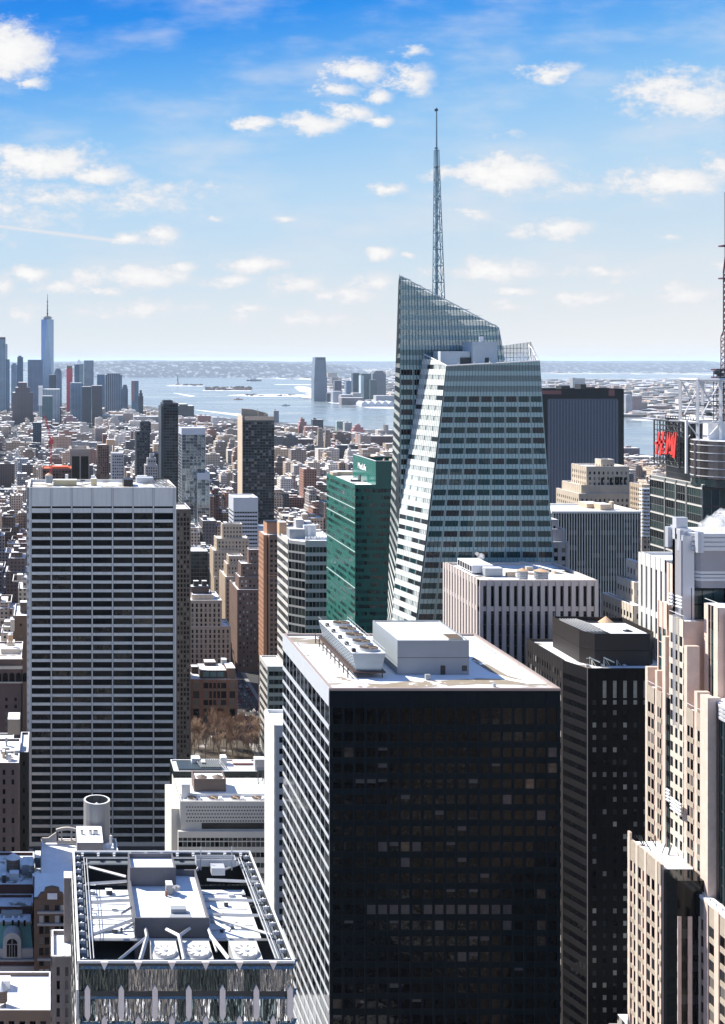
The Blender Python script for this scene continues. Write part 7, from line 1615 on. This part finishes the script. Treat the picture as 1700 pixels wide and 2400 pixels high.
# taller single buildings in the low city, measured: px0, px1, top, base, colour, kind, label
MID = [(701, 721, 981, 1022, (.40, .20, .17), 's', 'pink brick stepped tower near the water'), (716, 748, 1000, 1030, (.33, .19, .16), 'b', 'red brown block right of the pink stepped tower'), (733, 758, 983, 1016, (.03, .05, .07), 'b', 'dark glass block near the water'),
       (744, 761, 1004, 1076, (.42, .33, .25), 't', 'tan tapering slab, left of a leaning pair'), (761, 778, 1008, 1074, (.36, .27, .21), 't', 'tan tapering slab, right of a leaning pair'), (675, 735, 1029, 1066, (.14, .09, .09), 'b', 'long dark brown block right of the dark residential tower'),
       (862, 923, 1022, 1062, (.14, .09, .09), 'b', 'massive brown warehouse left of the crystal tower'), (838, 850, 1019, 1064, (.50, .30, .26), 'b', 'pink end wall of the massive warehouse'), (791, 819, 1043, 1086, (.06, .06, .09), 'b', 'dark blue office cube above the green glass tower'), (784, 793, 1045, 1080, (.50, .28, .22), 'b', 'orange pink sliver left of the dark cube'),
       (790, 806, 987, 1012, (.38, .50, .48), 'b', 'pale green waterside block'), (808, 825, 990, 1014, (.50, .50, .48), 'b', 'cream waterside block beside the pale green one'), (827, 855, 996, 1024, (.45, .20, .20), 's', 'rose stepped building by the river'),
       (886, 923, 1008, 1024, (.60, .50, .44), 'b', 'cream power house with chimneys'), (745, 808, 1092, 1106, (.62, .62, .62), 'b', 'long low white building above the green glass tower'), (770, 812, 1078, 1094, (.60, .60, .60), 'b', 'white flat office above the long white building'),
       (642, 681, 1073, 1130, (.17, .12, .10), 's', 'broad brown masonry building beside the dark residential tower'), (681, 700, 1115, 1190, (.45, .31, .24), 's', 'tan and pink stepped tower left of the green glass tower'), (710, 762, 1132, 1172, (.36, .27, .20), 'b', 'tan brick loft with blank flank left of the green glass tower'), (696, 716, 1096, 1150, (.30, .18, .15), 'b', 'brown loft behind the tan stepped tower'),
       (654, 700, 1157, 1190, (.17, .15, .14), 'b', 'grey brown loft with snow ledge below the broad masonry building'), (724, 764, 1170, 1192, (.32, .34, .33), 'b', 'low pale roofed hall touching the green glass tower'), (668, 700, 1192, 1218, (.12, .13, .15), 'b', 'dark low block right of the white square tower'),
       (498, 526, 978, 1003, (.55, .55, .55), 'b', 'white building near the water left of the dark residential tower'), (464, 494, 974, 1002, (.42, .22, .19), 'b', 'pink brick block behind the mirrored tower'), (420, 460, 980, 1006, (.40, .32, .30), 'b', 'pale pink block right of the narrow slate tower'), (492, 524, 996, 1022, (.38, .33, .28), 's', 'tan domed-looking stepped building near the water'),
       (488, 502, 1052, 1086, (.45, .33, .25), 's', 'orange tan stepped apartment right of the mirrored tower'), (502, 520, 1040, 1082, (.36, .28, .22), 's', 'tan stepped apartment, second right of the mirrored tower'), (534, 560, 1030, 1080, (.45, .33, .25), 's', 'tan stepped apartment left of the dark residential tower'), (546, 566, 1050, 1098, (.42, .27, .20), 's', 'orange brick apartment touching the dark residential tower'),
       (500, 532, 1104, 1130, (.40, .44, .50), 'b', 'pale blue building right of the mirrored tower'), (513, 548, 1146, 1190, (.12, .08, .08), 'b', 'dark brick hotel with a red roof sign edge'), (493, 512, 1142, 1192, (.03, .035, .045), 'b', 'black glass block right of the mirrored tower foot'),
       (145, 182, 974, 1002, (.42, .24, .25), 's', 'rose brick stepped block in the far left city'), (112, 131, 964, 992, (.60, .56, .52), 'b', 'cream block with bright end in the far left city'), (127, 144, 955, 990, (.12, .10, .13), 'b', 'dark block beside the cream one in the far left city'),
       (196, 222, 964, 992, (.62, .60, .56), 'b', 'cream white wide block in the far left city'), (229, 245, 958, 996, (.60, .54, .48), 'b', 'tall cream block in the far left city'), (240, 288, 973, 998, (.42, .42, .42), 'b', 'long grey block in the far left city'), (289, 312, 968, 998, (.46, .36, .30), 'b', 'tan square block in the far left city'),
       (314, 372, 976, 1006, (.34, .33, .33), 'b', 'long grey block left of the narrow slate tower'), (223, 248, 1003, 1034, (.44, .34, .30), 'b', 'pink tan church-like block in the left city'), (36, 66, 1075, 1122, (.36, .38, .42), 'b', 'pale grey loft with big windows above the slab tower corner'), (14, 34, 1094, 1130, (.30, .28, .28), 'b', 'grey loft left of the slab tower corner'),
       (40, 62, 1110, 1170, (.24, .24, .26), 'b', 'grey striped loft touching the slab tower'), (-10, 26, 1147, 1176, (.10, .12, .14), 'b', 'low slate block at the left edge'), (26, 45, 1142, 1176, (.55, .56, .58), 'b', 'white building with arched top left of the slab tower'), (-10, 55, 1183, 1206, (.20, .24, .26), 'b', 'long low arcaded building at the left edge'),
       (-10, 28, 1209, 1262, (.36, .27, .20), 'b', 'tan loft with square windows at the left edge'), (45, 66, 1210, 1240, (.35, .33, .32), 'b', 'grey loft beside the slab tower'), (16, 52, 1275, 1296, (.45, .38, .32), 'b', 'tan pilastered low building at the left edge'), (14, 52, 1298, 1320, (.48, .38, .34), 'b', 'pale building with a blue roof at the left edge'),
       (-10, 24, 1316, 1350, (.27, .24, .24), 'b', 'grey brown loft under the blue-roofed building'), (24, 52, 1322, 1342, (.20, .11, .12), 'b', 'maroon loft touching the slab tower'), (0, 40, 1352, 1385, (.5, .48, .46), 'b', 'pale low building heaped with snow at the left edge'), (44, 66, 1360, 1400, (.22, .24, .28), 'b', 'blue grey block beside the slab tower'), (14, 34, 1380, 1440, (.28, .32, .38), 'b', 'pale blue narrow block at the left edge'), (-10, 12, 1444, 1520, (.30, .27, .24), 'b', 'grey building under a snowy cone at the left edge'),
       (1468, 1482, 925, 974, (.34, .36, .4), 'b', 'pale slab by the river right of the striped slab'), (1461, 1540, 1071, 1112, (.42, .36, .33), 'b', 'large tan warehouse between striped slab and billboard tower'), (1461, 1500, 1050, 1066, (.32, .22, .22), 'b', 'snowy roofed pier building right of the striped slab'), (1500, 1516, 1106, 1136, (.36, .18, .16), 's', 'red brick stepped building left of the billboard tower'), (1516, 1530, 1102, 1130, (.5, .36, .3), 's', 'pink stepped building left of the billboard tower'),
       (1343, 1372, 886, 925, (.30, .31, .32), 'b', 'grey tower rising just behind the striped slab'), (1488, 1530, 1200, 1240, (.5, .42, .36), 'b', 'low tan blocks left of the billboard tower'), (642, 654, 962, 990, (.34, .35, .38), 'b', 'pale slab behind the dark residential tower')]
city_m = fmat('city_facade', (.3, .3, .3), (.012, .015, .02), 3.6, 3.8, .48, .52, .31, attr=True)
CCOL = [(a*1.08, b, c*.92) for a, b, c in [(.27, .15, .12), (.46, .37, .28), (.56, .48, .39), (.36, .36, .37), (.70, .68, .65), (.15, .11, .10), (.48, .34, .27), (.07, .08, .10), (.38, .32, .28), (.55, .54, .53), (.20, .15, .13), (.62, .53, .44), (.26, .23, .22), (.14, .13, .15)]]
CNAME = ['red brick', 'tan brick', 'sand coloured', 'grey', 'pale', 'dark brown', 'pinkish brick', 'charcoal', 'grey brown', 'light grey', 'brown', 'cream', 'dull brown', 'slate']
def low_mesh(m, x0, x1, y0, y1, h, c, r, det=2):
    """a low city building with bulkhead, parapet, ledge snow and now and then a tank"""
    m.cur = (*c, 1.0); w, d = x1-x0, y1-y0
    if h > 38 and r.random() < .5:
        k = r.uniform(.55, .8); m.box(x0, x1, y0, y1, 0, h*k); a, e = r.uniform(.08, .25)*w, r.uniform(.08, .25)*w
        m.box(x0+a, x1-e, y0+r.uniform(1, 4), y1-1, h*k, h*.93); m.box(x0+a*1.8, x1-e*1.6, y0+5, y1-3, h*.93, h)
    else: m.box(x0, x1, y0, y1, 0, h)
    m.cur = (c[0]*.8, c[1]*.8, c[2]*.8, 0.0)
    if det >= 1:
        for _ in range(r.choice((1, 1, 2, 3))):
            bw, bd = w*r.uniform(.12, .35), d*r.uniform(.12, .4); bx, by = x0+r.uniform(.1, .6)*w, y0+r.uniform(.1, .55)*d
            m.box(bx, bx+bw, by, by+bd, h, h+r.uniform(2.5, 5.5))
    if det >= 2:
        m.ring(x0, x1, y0, y1, h, h+1.0, .5); 
        for _ in range(r.choice((2, 3, 5))):
            bx, by, s = x0+r.uniform(.08, .85)*w, y0+r.uniform(.08, .85)*d, r.uniform(1, 2.6)
            m.cur = r.choice([(.5, .5, .5, 0), (.25, .26, .28, 0), (.08, .08, .09, 0)]); m.box(bx, bx+s, by, by+s, h, h+r.uniform(.8, 2.2))
    if det >= 1 and r.random() < .38:
        tx, ty = x0+w*r.uniform(.25, .75), y0+d*r.uniform(.3, .7); m.cur = r.choice([(.18, .13, .10, 0), (.45, .30, .2, 0), (.25, .24, .24, 0)])
        q = h+r.uniform(3, 5); m.cyl(tx, ty, 2.0, q, q+4, 8); m.cyl(tx, ty, 2.2, q+4, q+5.6, 8, r2=0); m.box(tx-1.4, tx+1.4, ty-1.4, ty+1.4, h, q)
    m.cur = None
rc = random.Random(21)
for (p0, p1, pt, pb, c, k, lb) in MID:
    d = gd(pb); x0, x1, z = gx(p0, d), gx(p1, d), gz(pt, d); dep = min(60, max(24, (x1-x0)*.6))
    t = thing('city_building', lb, 'building', (x0+x1)/2, d, None)
    m = MB(); m.cur = (*c, 1.0); w = x1-x0
    if k == 'b': m.box(x0, x1, d, d+dep, 0, z)
    elif k == 's': m.box(x0, x1, d, d+dep, 0, z*.62); m.box(x0+w*.10, x1-w*.08, d+3, d+dep, z*.62, z*.82); m.box(x0+w*.24, x1-w*.3, d+6, d+dep*.8, z*.82, z)
    else: m.prism([(x0, d), (x1, d), (x1, d+dep), (x0, d+dep)], 0, z, p2=[(x0+w*.30, d+dep*.5), (x1-w*.12, d+dep*.5), (x1-w*.12, d+dep*.8), (x0+w*.30, d+dep*.8)])
    m.build('walls', [city_m], t)
    m = MB(); m.cur = (c[0]*.7, c[1]*.7, c[2]*.7, 0.0)
    if k != 't':
        f = .28 if k == 's' else .05
        for _ in range(3): bx = x0+w*rc.uniform(f, .6); bw = w*rc.uniform(.06, .14); by = d+dep*rc.uniform(.3, .6); m.box(bx, bx+bw, by, by+4+bw*.4, z, z+rc.uniform(2, 6))
        if 'chimneys' in lb:
            for q in (.42, .55, .66): m.cyl(x0+w*q, d+8, 3, z, z+18, 8)
        m.build('bulkhead', [city_m], t)
    reserve(x0, x1, d, d+dep, 6)

# ---------------------------------------------------------------- the low city, plot by plot
SH = [(-300, 945), (200, 947), (335, 953), (454, 974), (562, 986), (654, 994), (790, 1005), (925, 1017), (1200, 1040), (1462, 1070), (1580, 1080), (1900, 1104)]
def shore(px):
    for (a, ya), (b_, yb) in zip(SH, SH[1:]):
        if px <= b_: return ya+(yb-ya)*(px-a)/(b_-a)
    return 1104
def low_city():
    r = random.Random(77); plots = []
    y = 60
    while y < 6900:
        far = y > 2600; bd = 30 if not far else 34
        for row in (0, 1):
            y0 = y+row*(bd+1); x = -0.10*y-90
            while x < .68*y+160:
                w = r.uniform(15, 34) if y < 2600 else r.uniform(22, 55)
                X0, X1, Y0, Y1 = x, x+w-1, y0, y0+bd; x += w
                ph = (X0-138) % 274
                if ph < 20 or (X1-138) % 274 < 20 or int((X0-138)//274) != int((X1-138)//274): continue
                px, py = pxy(((X0+X1)/2, Y0, 0))
                if Y1 > 3000 and py < shore(px)+4: continue
                if any(X0 < f[1] and X1 > f[0] and Y0 < f[3] and Y1 > f[2] for f in FOOT): continue
                if 55 < X1 and X0 < 158 and 735 < Y1 and Y0 < 830: continue        # park
                if Y0 > 3400: h = r.choice((9, 12, 14, 18, 22, 34))*r.uniform(.8, 1.2)
                elif Y0 > 1700: h = r.choice((12, 15, 18, 24, 30, 38, 54))*r.uniform(.8, 1.2)
                elif Y0 > 880: h = r.choice((22, 34, 46, 52, 60, 74))*r.uniform(.85, 1.15)
                else: h = r.uniform(25, 70)
                if r.random() < .035 and Y0 > 1500: h *= 1.6
                # keep roofs below what stands in the photograph
                top = shore(px)+7 if Y0 > 2500 else (1085 if Y0 > 1700 else 1150 if Y0 > 1250 else 1240)
                if Y0 <= 900: top = 2440 if not (px < 66) else 1560
                if Y0 <= 500 and px < 66: top = 2430
                if 900 < Y0 < 1100 and 560 < px < 660: top = 1500
                h = min(h, gz(top, Y0))
                if h < 5: continue
                if Y0 < 900 and 400 < px < 660 and h > 8 and 560 < Y0: h = min(h, 14)
                ci = r.randrange(len(CCOL)); plots.append((X0, X1, Y0, Y1, h, ci))
        y += 2*bd+1+(20 if not far else 18)
    def size(p):
        a = pxy((p[0], p[2], p[4])); c = pxy((p[1], p[2], 0))
        if a[0] > 1700 or c[0] < 0: return 0
        if a[1] > 2400: return 0
        vis = 1.0
        cx, cy = (a[0]+c[0])/2, a[1]
        for (f0, f1, g0, g1, zt) in OCC:
            if f0 < cx < f1 and cy > zt and g0 < p[2]: vis = 0.01
        return (c[0]-a[0])*(c[1]-a[1])*vis
    plots = [(size(p), p) for p in plots]; plots.sort(key=lambda e: -e[0])
    near = plots[:300]; rest = plots[300:]
    seen = {}
    for s_, p in near:
        X0, X1, Y0, Y1, h, ci = p; rr = random.Random(int(X0*7+Y0)); px, py = pxy(((X0+X1)/2, Y0, h))
        if s_ <= 1: rest.append((s_, p)); continue
        q_ = rr.uniform(.8, 1.15); col = [c*q_ for c in CCOL[ci]]
        best = min(LAND, key=lambda l: (l[0]-px)**2+((l[1]-py)*.8)**2)
        side = ('left of' if px < best[0] else 'right of') if abs(px-best[0]) > abs(py-best[1])*.6 else ('beyond' if py < best[1] else 'under')
        sz = 'tall' if h > 52 else 'middling' if h > 32 else 'low'
        wd = 'narrow' if X1-X0 < 22 else 'wide'
        dist = abs(px-best[0])+abs(py-best[1]); fr = 'just ' if dist < 120 else 'well ' if dist > 300 else ''
        lb = '%s %s %s building, %s%s %s' % (sz, wd, CNAME[ci], fr, side, best[2])
        seen.setdefault(lb, []).append((p, rr, col))
    ORD = ['leftmost', 'second from left', 'third from left', 'fourth from left', 'fifth from left', 'sixth from left']
    for lb0, L_ in seen.items():
        L_.sort(key=lambda e: pxy((e[0][0], e[0][2], 0))[0])
        for qi, (p, rr, col) in enumerate(L_):
            lb = lb0 if len(L_) == 1 else lb0+' '+('rightmost' if qi == len(L_)-1 else ORD[min(qi, 5)])
            X0, X1, Y0, Y1, h, ci = p
            t = thing('low_building', lb, 'building', (X0+X1)/2, Y0, 'low buildings of the dense city')
            m = MB(); low_mesh(m, X0, X1, Y0, Y1, h, col, rr, 0); m.build('walls', [city_m], t)
            m = MB(); m.cur = (col[0]*.8, col[1]*.8, col[2]*.8, 0.0); w, d = X1-X0, Y1-Y0
            m.ring(X0, X1, Y0, Y1, h, h+.9, .5); m.build('parapet', [city_m], t)
            for _ in range(2):
                m = MB(); m.cur = (col[0]*.8, col[1]*.8, col[2]*.8, 0.0); bx, by = X0+rr.uniform(.1, .6)*w, Y0+rr.uniform(.2, .55)*d
                m.box(bx, bx+w*.25, by, by+d*.25, h, h+rr.uniform(2.5, 5)); m.build('bulkhead', [city_m], t)
    m = MB()
    for s_, p in rest: low_mesh(m, p[0], p[1], p[2], p[3], p[4], [c*q_ for q_ in (r.uniform(.75, 1.2),) for c in CCOL[p[5]]], r, 2 if p[2] < 2200 and s_ > 1 else 1 if s_ > 1 else 0)
    o = m.build('distant_city', [city_m]); o['kind'] = 'stuff'; o['label'] = 'dense snow-roofed low city spreading to the river'; o['category'] = 'city'
    # land across the water and on the far shore
    m = MB(); LB = []
    for i in range(5200):
        py = 856+ (r.random()**1.6)*130; px = r.uniform(-50, 1750); d = gd(py); x = gx(px, d)
        sh2 = [(-300, 868), (320, 873), (737, 889), (790, 938), (925, 952), (1462, 981), (1900, 1000)]
        lim = 869
        for (a, ya), (b_, yb) in zip(sh2, sh2[1:]):
            if a <= px <= b_: lim = ya+(yb-ya)*(px-a)/(b_-a)
        if py > lim-1 or (px > 1240 and 874 < py < 891): continue
        s = r.uniform(14, 60)*(1 if d < 14000 else 2.2); h = r.choice((7, 9, 12, 14, 22))*(1 if r.random() < .97 else 3.5); 
        q_ = r.uniform(.7, 1.15); m.cur = (*[q*q_ for q in r.choice(CCOL)], .8); m.box(x, x+s*r.uniform(1, 2.5), d, d+s, 0, h)
    o = m.build('far_shore_town', [city_m]); o['kind'] = 'stuff'; o['label'] = 'low snowy town across the water toward the horizon'; o['category'] = 'town'
OCC = [(67, 413, 627, 669, 1120), (773, 1313, 306, 367, 1490), (938, 1280, 470, 540, 860), (1296, 1500, 600, 632, 1185), (833, 940, 640, 706, 1064), (766, 833, 640, 706, 1108), (651, 790, 740, 805, 1220), (1041, 1400, 425, 462, 1317), (1513, 1700, 262, 315, 1400), (1230, 1512, 374, 407, 1450), (185, 687, 221, 270, 1990), (569, 643, 1500, 1536, 957), (1272, 1463, 1300, 1340, 911), (426, 492, 1470, 1520, 1003), (378, 418, 1600, 1640, 940), (662, 773, 306, 367, 1490), (434, 541, 900, 940, 1390), (1526, 1700, 500, 545, 985), (446, 557, 834, 862, 1550), (543, 612, 970, 1010, 1290)]
low_city()

# ---------------------------------------------------------------- avenue, park, trees, vehicles
def avenue():
    asp = pmat('asphalt', (.05, .05, .052), .9, var=.2, vs=.15); pv = pmat('pavement', (.26, .25, .24), .9, var=.15, vs=.3); ln = pmat('road_paint', (.75, .75, .72), .8)
    m = MB(); m.poly([(138, 420, .09), (158, 420, .09), (158, 2500, .09), (138, 2500, .09)]); m.poly([(-300, 818, .085), (500, 818, .085), (500, 832, .085), (-300, 832, .085)]); struct(m.build('road', [asp]))
    m = MB(); m.box(134, 138, 420, 816, .05, .2); m.box(134, 138, 834, 2500, .05, .2); m.box(158, 161, 420, 816, .05, .2); m.box(158, 161, 834, 2500, .05, .2); struct(m.build('pavement', [pv]))
    m = MB()
    for y in (812, 835): 
        for k in range(14): X = 139+k*1.4; m.poly([(X, y, .10), (X+.7, y, .10), (X+.7, y+3.4, .10), (X, y+3.4, .10)])
    for y in range(640, 1200, 9):
        if 806 < y < 842: continue
        for X in (143, 148, 153): m.poly([(X, y, .10), (X+.2, y, .10), (X+.2, y+4, .10), (X, y+4, .10)])
    struct(m.build('road_marking', [ln]))
    pk = pmat('park_ground', (.07, .055, .04), .95, col2=(.30, .28, .28), thr=.62, vs=.12, var=.2); m = MB(); m.poly([(60, 735, .1), (134, 735, .1), (134, 816, .1), (60, 816, .1)]); struct(m.build('park_ground', [pk]))
avenue()
def vehicles():
    cols = [('white', (.75, .75, .75)), ('black', (.02, .02, .022)), ('silver', (.4, .41, .43)), ('dark blue', (.03, .05, .10)), ('red', (.35, .03, .03)), ('grey', (.2, .2, .21))]
    tyre = pmat('tyre', (.02, .02, .02), .9); gw = pmat('car_glass', (.02, .025, .03), .05)
    def car(x, y, col, label, kind):
        pm = pmat('paint_'+col[0].replace(' ', '_'), col[1], .25); L_, Wd, H = (4.8, 1.9, 1.45) if kind == 'car' else (7.5, 2.4, 3.1)
        t = thing('parked_car' if kind == 'car' else 'delivery_truck', label, 'car' if kind == 'car' else 'truck', x, y, 'vehicles on the avenue', .1)
        m = MB(); z = .1
        if kind == 'car':
            m.prism([(x-Wd/2, y-L_/2), (x+Wd/2, y-L_/2), (x+Wd/2, y+L_/2), (x-Wd/2, y+L_/2)], z+.3, z+.85, bottom=True); m.build('body', [pm], t); m = MB()
            m.prism([(x-Wd/2+.05, y-L_*.28), (x+Wd/2-.05, y-L_*.28), (x+Wd/2-.05, y+L_*.30), (x-Wd/2+.05, y+L_*.30)], z+.85, z+H, 0, 1, p2=[(x-Wd/2+.3, y-L_*.18), (x+Wd/2-.3, y-L_*.18), (x+Wd/2-.3, y+L_*.2), (x-Wd/2+.3, y+L_*.2)]); m.build('cabin', [gw, pm], t)
        else:
            m.box(x-Wd/2, x+Wd/2, y-L_*.2, y+L_/2, z+.6, z+H, bottom=True); m.build('cargo_box', [pm], t); m = MB()
            m.prism([(x-Wd/2, y-L_/2), (x+Wd/2, y-L_/2), (x+Wd/2, y-L_*.22), (x-Wd/2, y-L_*.22)], z+.5, z+2.2, 0, 1, p2=[(x-Wd/2+.1, y-L_*.42), (x+Wd/2-.1, y-L_*.42), (x+Wd/2-.1, y-L_*.22), (x-Wd/2+.1, y-L_*.22)]); m.build('cab', [gw, pm], t)
        for sx in (-1, 1):
            for sy in (-.3, .3):
                m = MB(); X, Y = x+sx*(Wd/2-.12), y+sy*L_
                n = 10; A = [(X-.12, Y+.36*math.cos(a), z+.36+.36*math.sin(a)) for a in [2*math.pi*i/n for i in range(n)]]; B_ = [(a[0]+.24, a[1], a[2]) for a in A]
                m.poly(A); m.poly(B_[::-1])
                for i in range(n): m.poly([A[i], A[(i+1) % n], B_[(i+1) % n], B_[i]])
                m.build('wheel', [tyre], t)
    car(145.6, 853, ('taxi', (.75, .36, .02)), 'yellow cab on the avenue beside the brick clubhouse', 'car')
    car(143.2, 803, ('white', (.75, .75, .75)), 'white box truck stopped left at the crossing by the park', 'truck'); car(149.5, 800, ('white', (.75, .75, .75)), 'white box truck stopped right at the crossing by the park', 'truck')
    r = random.Random(8); i = 0; cnt = {}; OR = ['first', 'second', 'third', 'fourth', 'fifth', 'sixth', 'seventh', 'eighth', 'ninth', 'tenth', 'eleventh', 'twelfth', 'thirteenth', 'fourteenth', 'fifteenth', 'sixteenth', 'seventeenth', 'eighteenth', 'nineteenth', 'twentieth', 'twenty-first', 'twenty-second']
    for y in range(756, 1020, 8):
        for X in (140.6, 145.4, 150.6, 155.8):
            if r.random() < .38 or (790 < y < 840) or (X == 145.4 and 846 < y < 860): continue
            c = r.choice(cols); px, py = pxy((X, y, .8))
            if not (555 < px < 612): continue
            cnt[X] = cnt.get(X, 0)+1
            lane = {140.6: 'left kerb lane', 145.4: 'second lane', 150.6: 'third lane', 155.8: 'right kerb lane'}[X]
            where = 'near the park trees' if y < 800 else 'beyond the crossing' if y < 900 else 'far up the avenue'
            car(X, y+r.uniform(-1, 1), c, '%s car, %s from the park in the %s of the avenue' % (c[0], OR[min(cnt[X]-1, 21)], lane), 'car')
vehicles()
def trees():
    bk = pmat('pale_bark', (.44, .34, .25), .9, var=.2, vs=.5); tw = pmat('winter_twigs', (.34, .23, .16), .95, var=.25, vs=.5)
    def make(seed, H):
        r = random.Random(seed); tr = MB(); cr = MB()
        def grow(mb, p, d, L_, rad, lv):
            q = p+d*L_; mb.bar(p, q, rad, 0, rad*.68, 3 if lv > 2 else 5)
            if lv >= 5: return
            for k in range(4 if lv in (0, 3, 4) else 3):
                a = Vector((r.uniform(-1, 1), r.uniform(-1, 1), r.uniform(-.25, .9))); nd_ = (d*1.05+a.normalized()*(.62 if lv < 2 else .85)+UP*.18).normalized()
                grow(cr, p+d*L_*r.uniform(.5, 1.0), nd_, L_*r.uniform(.62, .82), max(.06, rad*.60), lv+1)
        grow(tr, Vector((0, 0, 0)), (UP+Vector((r.uniform(-.08, .08), r.uniform(-.08, .08), 0))).normalized(), H*.34, H*.0135, 0)
        return tr, cr
    protos = []
    for s in range(4):
        tr, cr = make(100+s, 26+s*1.6); t = thing('bare_tree', 'x', 'tree', 0, 0, 'bare trees in the park')
        tr.build('trunk', [bk], t); cr.build('crown', [tw], t); protos.append(t)
    spots = [(418, 1772), (447, 1778), (466, 1758), (481, 1780), (500, 1766), (514, 1782), (530, 1770), (545, 1784), (556, 1762), (570, 1776), (583, 1780), (598, 1774), (432, 1752), (523, 1750), (575, 1752), (606, 1762), (492, 1748), (455, 1785), (538, 1756), (590, 1765)]
    names = ['leftmost bare tree beside the slab tower edge', 'bare pale-trunked tree second from the slab tower', 'bare tree third from the slab tower']
    spots.sort()
    used = set()
    for i, (px, py) in enumerate(spots):
        src = protos[i % 4]; d = gd(py); x = gx(px, d)
        if i < 4: t = src
        else:
            t = src.copy(); S.collection.objects.link(t)
            for ch in src.children:
                c = ch.copy(); S.collection.objects.link(c); c.parent = t
        t.location = (x, d, .1); t.rotation_euler.z = i*1.7; sc_ = random.Random(i).uniform(.82, 1.08)*(1.0 if px < 560 else .78); t.scale = (sc_, sc_, sc_)
        o_ = ['first', 'second', 'third', 'fourth', 'fifth', 'sixth', 'seventh', 'eighth', 'ninth', 'tenth', 'eleventh', 'twelfth', 'thirteenth', 'fourteenth', 'fifteenth', 'sixteenth', 'seventeenth', 'eighteenth', 'nineteenth', 'last'][i]
        t['label'] = 'bare winter tree in the park, %s counting rightward from the slab tower' % o_
    for k, (px, py) in enumerate(((560, 1778), (585, 1783), (470, 1784), (520, 1786))):
        d = gd(py); x = gx(px, d); m = MB(); r = random.Random(k)
        for i in range(260):
            a = Vector((r.gauss(0, 2.2), r.gauss(0, 1.4), abs(r.gauss(0, 1.3)))); m.bar(Vector((x, d, .1))+a, Vector((x, d, .1))+a+Vector((r.uniform(-.7, .7), r.uniform(-.7, .7), r.uniform(.2, 1.2))), .05, n=3)
        o = m.build('shrub', [tw]); o['label'] = ['grey brown leafless shrub under the right-hand park trees', 'leafless shrub nearest the narrow pale building', 'leafless shrub at the left foot of the park trees', 'leafless shrub in the middle foot of the park trees'][k]; o['category'] = 'shrub'; o['group'] = 'park shrubs'
trees()

# ---------------------------------------------------------------- unseen blocks added to fill reflections; the last shades the lower-left roofs
def behind():
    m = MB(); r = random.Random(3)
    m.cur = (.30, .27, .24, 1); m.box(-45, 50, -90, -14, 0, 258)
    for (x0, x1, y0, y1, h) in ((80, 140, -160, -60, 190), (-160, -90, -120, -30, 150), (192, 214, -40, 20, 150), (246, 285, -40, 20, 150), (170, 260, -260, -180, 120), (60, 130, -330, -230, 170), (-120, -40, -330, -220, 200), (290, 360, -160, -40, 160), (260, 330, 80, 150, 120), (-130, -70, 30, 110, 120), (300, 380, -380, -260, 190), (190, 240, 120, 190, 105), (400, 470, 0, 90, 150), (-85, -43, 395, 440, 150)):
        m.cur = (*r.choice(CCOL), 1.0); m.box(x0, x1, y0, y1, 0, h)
    o = m.build('added_reflection_blocks', [city_m]); o['kind'] = 'stuff'; o['label'] = 'unseen office blocks added around the viewpoint for reflections and roof shade'; o['category'] = 'city'
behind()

# ---------------------------------------------------------------- steam and haze
def steam():
    r = random.Random(6)
    def plume(name, lb, pts, dens):
        m = MB(); 
        for (px, py, d, rad) in pts:
            c = Vector((gx(px, d), d, gz(py, d))); n = 10
            rings = []
            for i in range(1, 7):
                th = math.pi*i/7; rings.append([c+Vector((math.sin(th)*math.cos(2*math.pi*k/n), math.sin(th)*math.sin(2*math.pi*k/n), math.cos(th)))*rad*r.uniform(.8, 1.2) for k in range(n)])
            for a, b_ in zip(rings, rings[1:]):
                for k in range(n): m.poly([a[k], b_[k], b_[(k+1) % n], a[(k+1) % n]])
            m.poly(rings[0]); m.poly(rings[-1][::-1])
        v = bpy.data.materials.new(name); v.use_nodes = True; t = v.node_tree; t.nodes.clear()
        p = nd(t, 'ShaderNodeVolumePrincipled'); p.inputs['Color'].default_value = (1, 1, 1, 1); p.inputs['Density'].default_value = dens; p.inputs['Anisotropy'].default_value = .1
        o = nd(t, 'ShaderNodeOutputMaterial'); t.links.new(p.outputs[0], o.inputs['Volume'])
        o = m.build(name, [v]); o['kind'] = 'stuff'; o['label'] = lb; o['category'] = 'steam'
    d = 312
    plume('steam', 'thick white steam rising behind the round crown at the right edge', [(1642, 1262, d, 2.0), (1652, 1252, d, 2.4), (1664, 1248, d, 3.2), (1672, 1232, d, 2.8), (1682, 1240, d, 3.4), (1694, 1226, d, 3.2), (1700, 1245, d, 4.2), (1708, 1222, d, 3.6), (1660, 1262, d, 3.2)], .5)
    plume('steam', 'thin steam wisp beside the crystal tower roof truss', [(1228, 830, 485, 2.4), (1222, 838, 485, 3), (1234, 820, 485, 2)], .10)
    plume('steam', 'small steam puff above the stone pier building roof', [(1124, 1312, 455, 1.2), (1128, 1304, 455, 1.4), (1119, 1298, 455, .9)], .35)
steam()
def haze():
    m = MB(); q = 270000; m.box(-q, q, -3500, q, -1.5, 400, bottom=True)
    v = bpy.data.materials.new('haze_air'); v.use_nodes = True; t = v.node_tree; t.nodes.clear()
    p = nd(t, 'ShaderNodeVolumePrincipled'); p.inputs['Color'].default_value = (.74, .88, 1.0, 1); p.inputs['Density'].default_value = HAZE; p.inputs['Anisotropy'].default_value = 0.0
    o = nd(t, 'ShaderNodeOutputMaterial'); t.links.new(p.outputs[0], o.inputs['Volume'])
    o = m.build('haze', [v]); o['kind'] = 'stuff'; o['label'] = 'thin bluish winter haze over the city and harbour'; o['category'] = 'haze'
HAZE = 1.6e-5
haze()
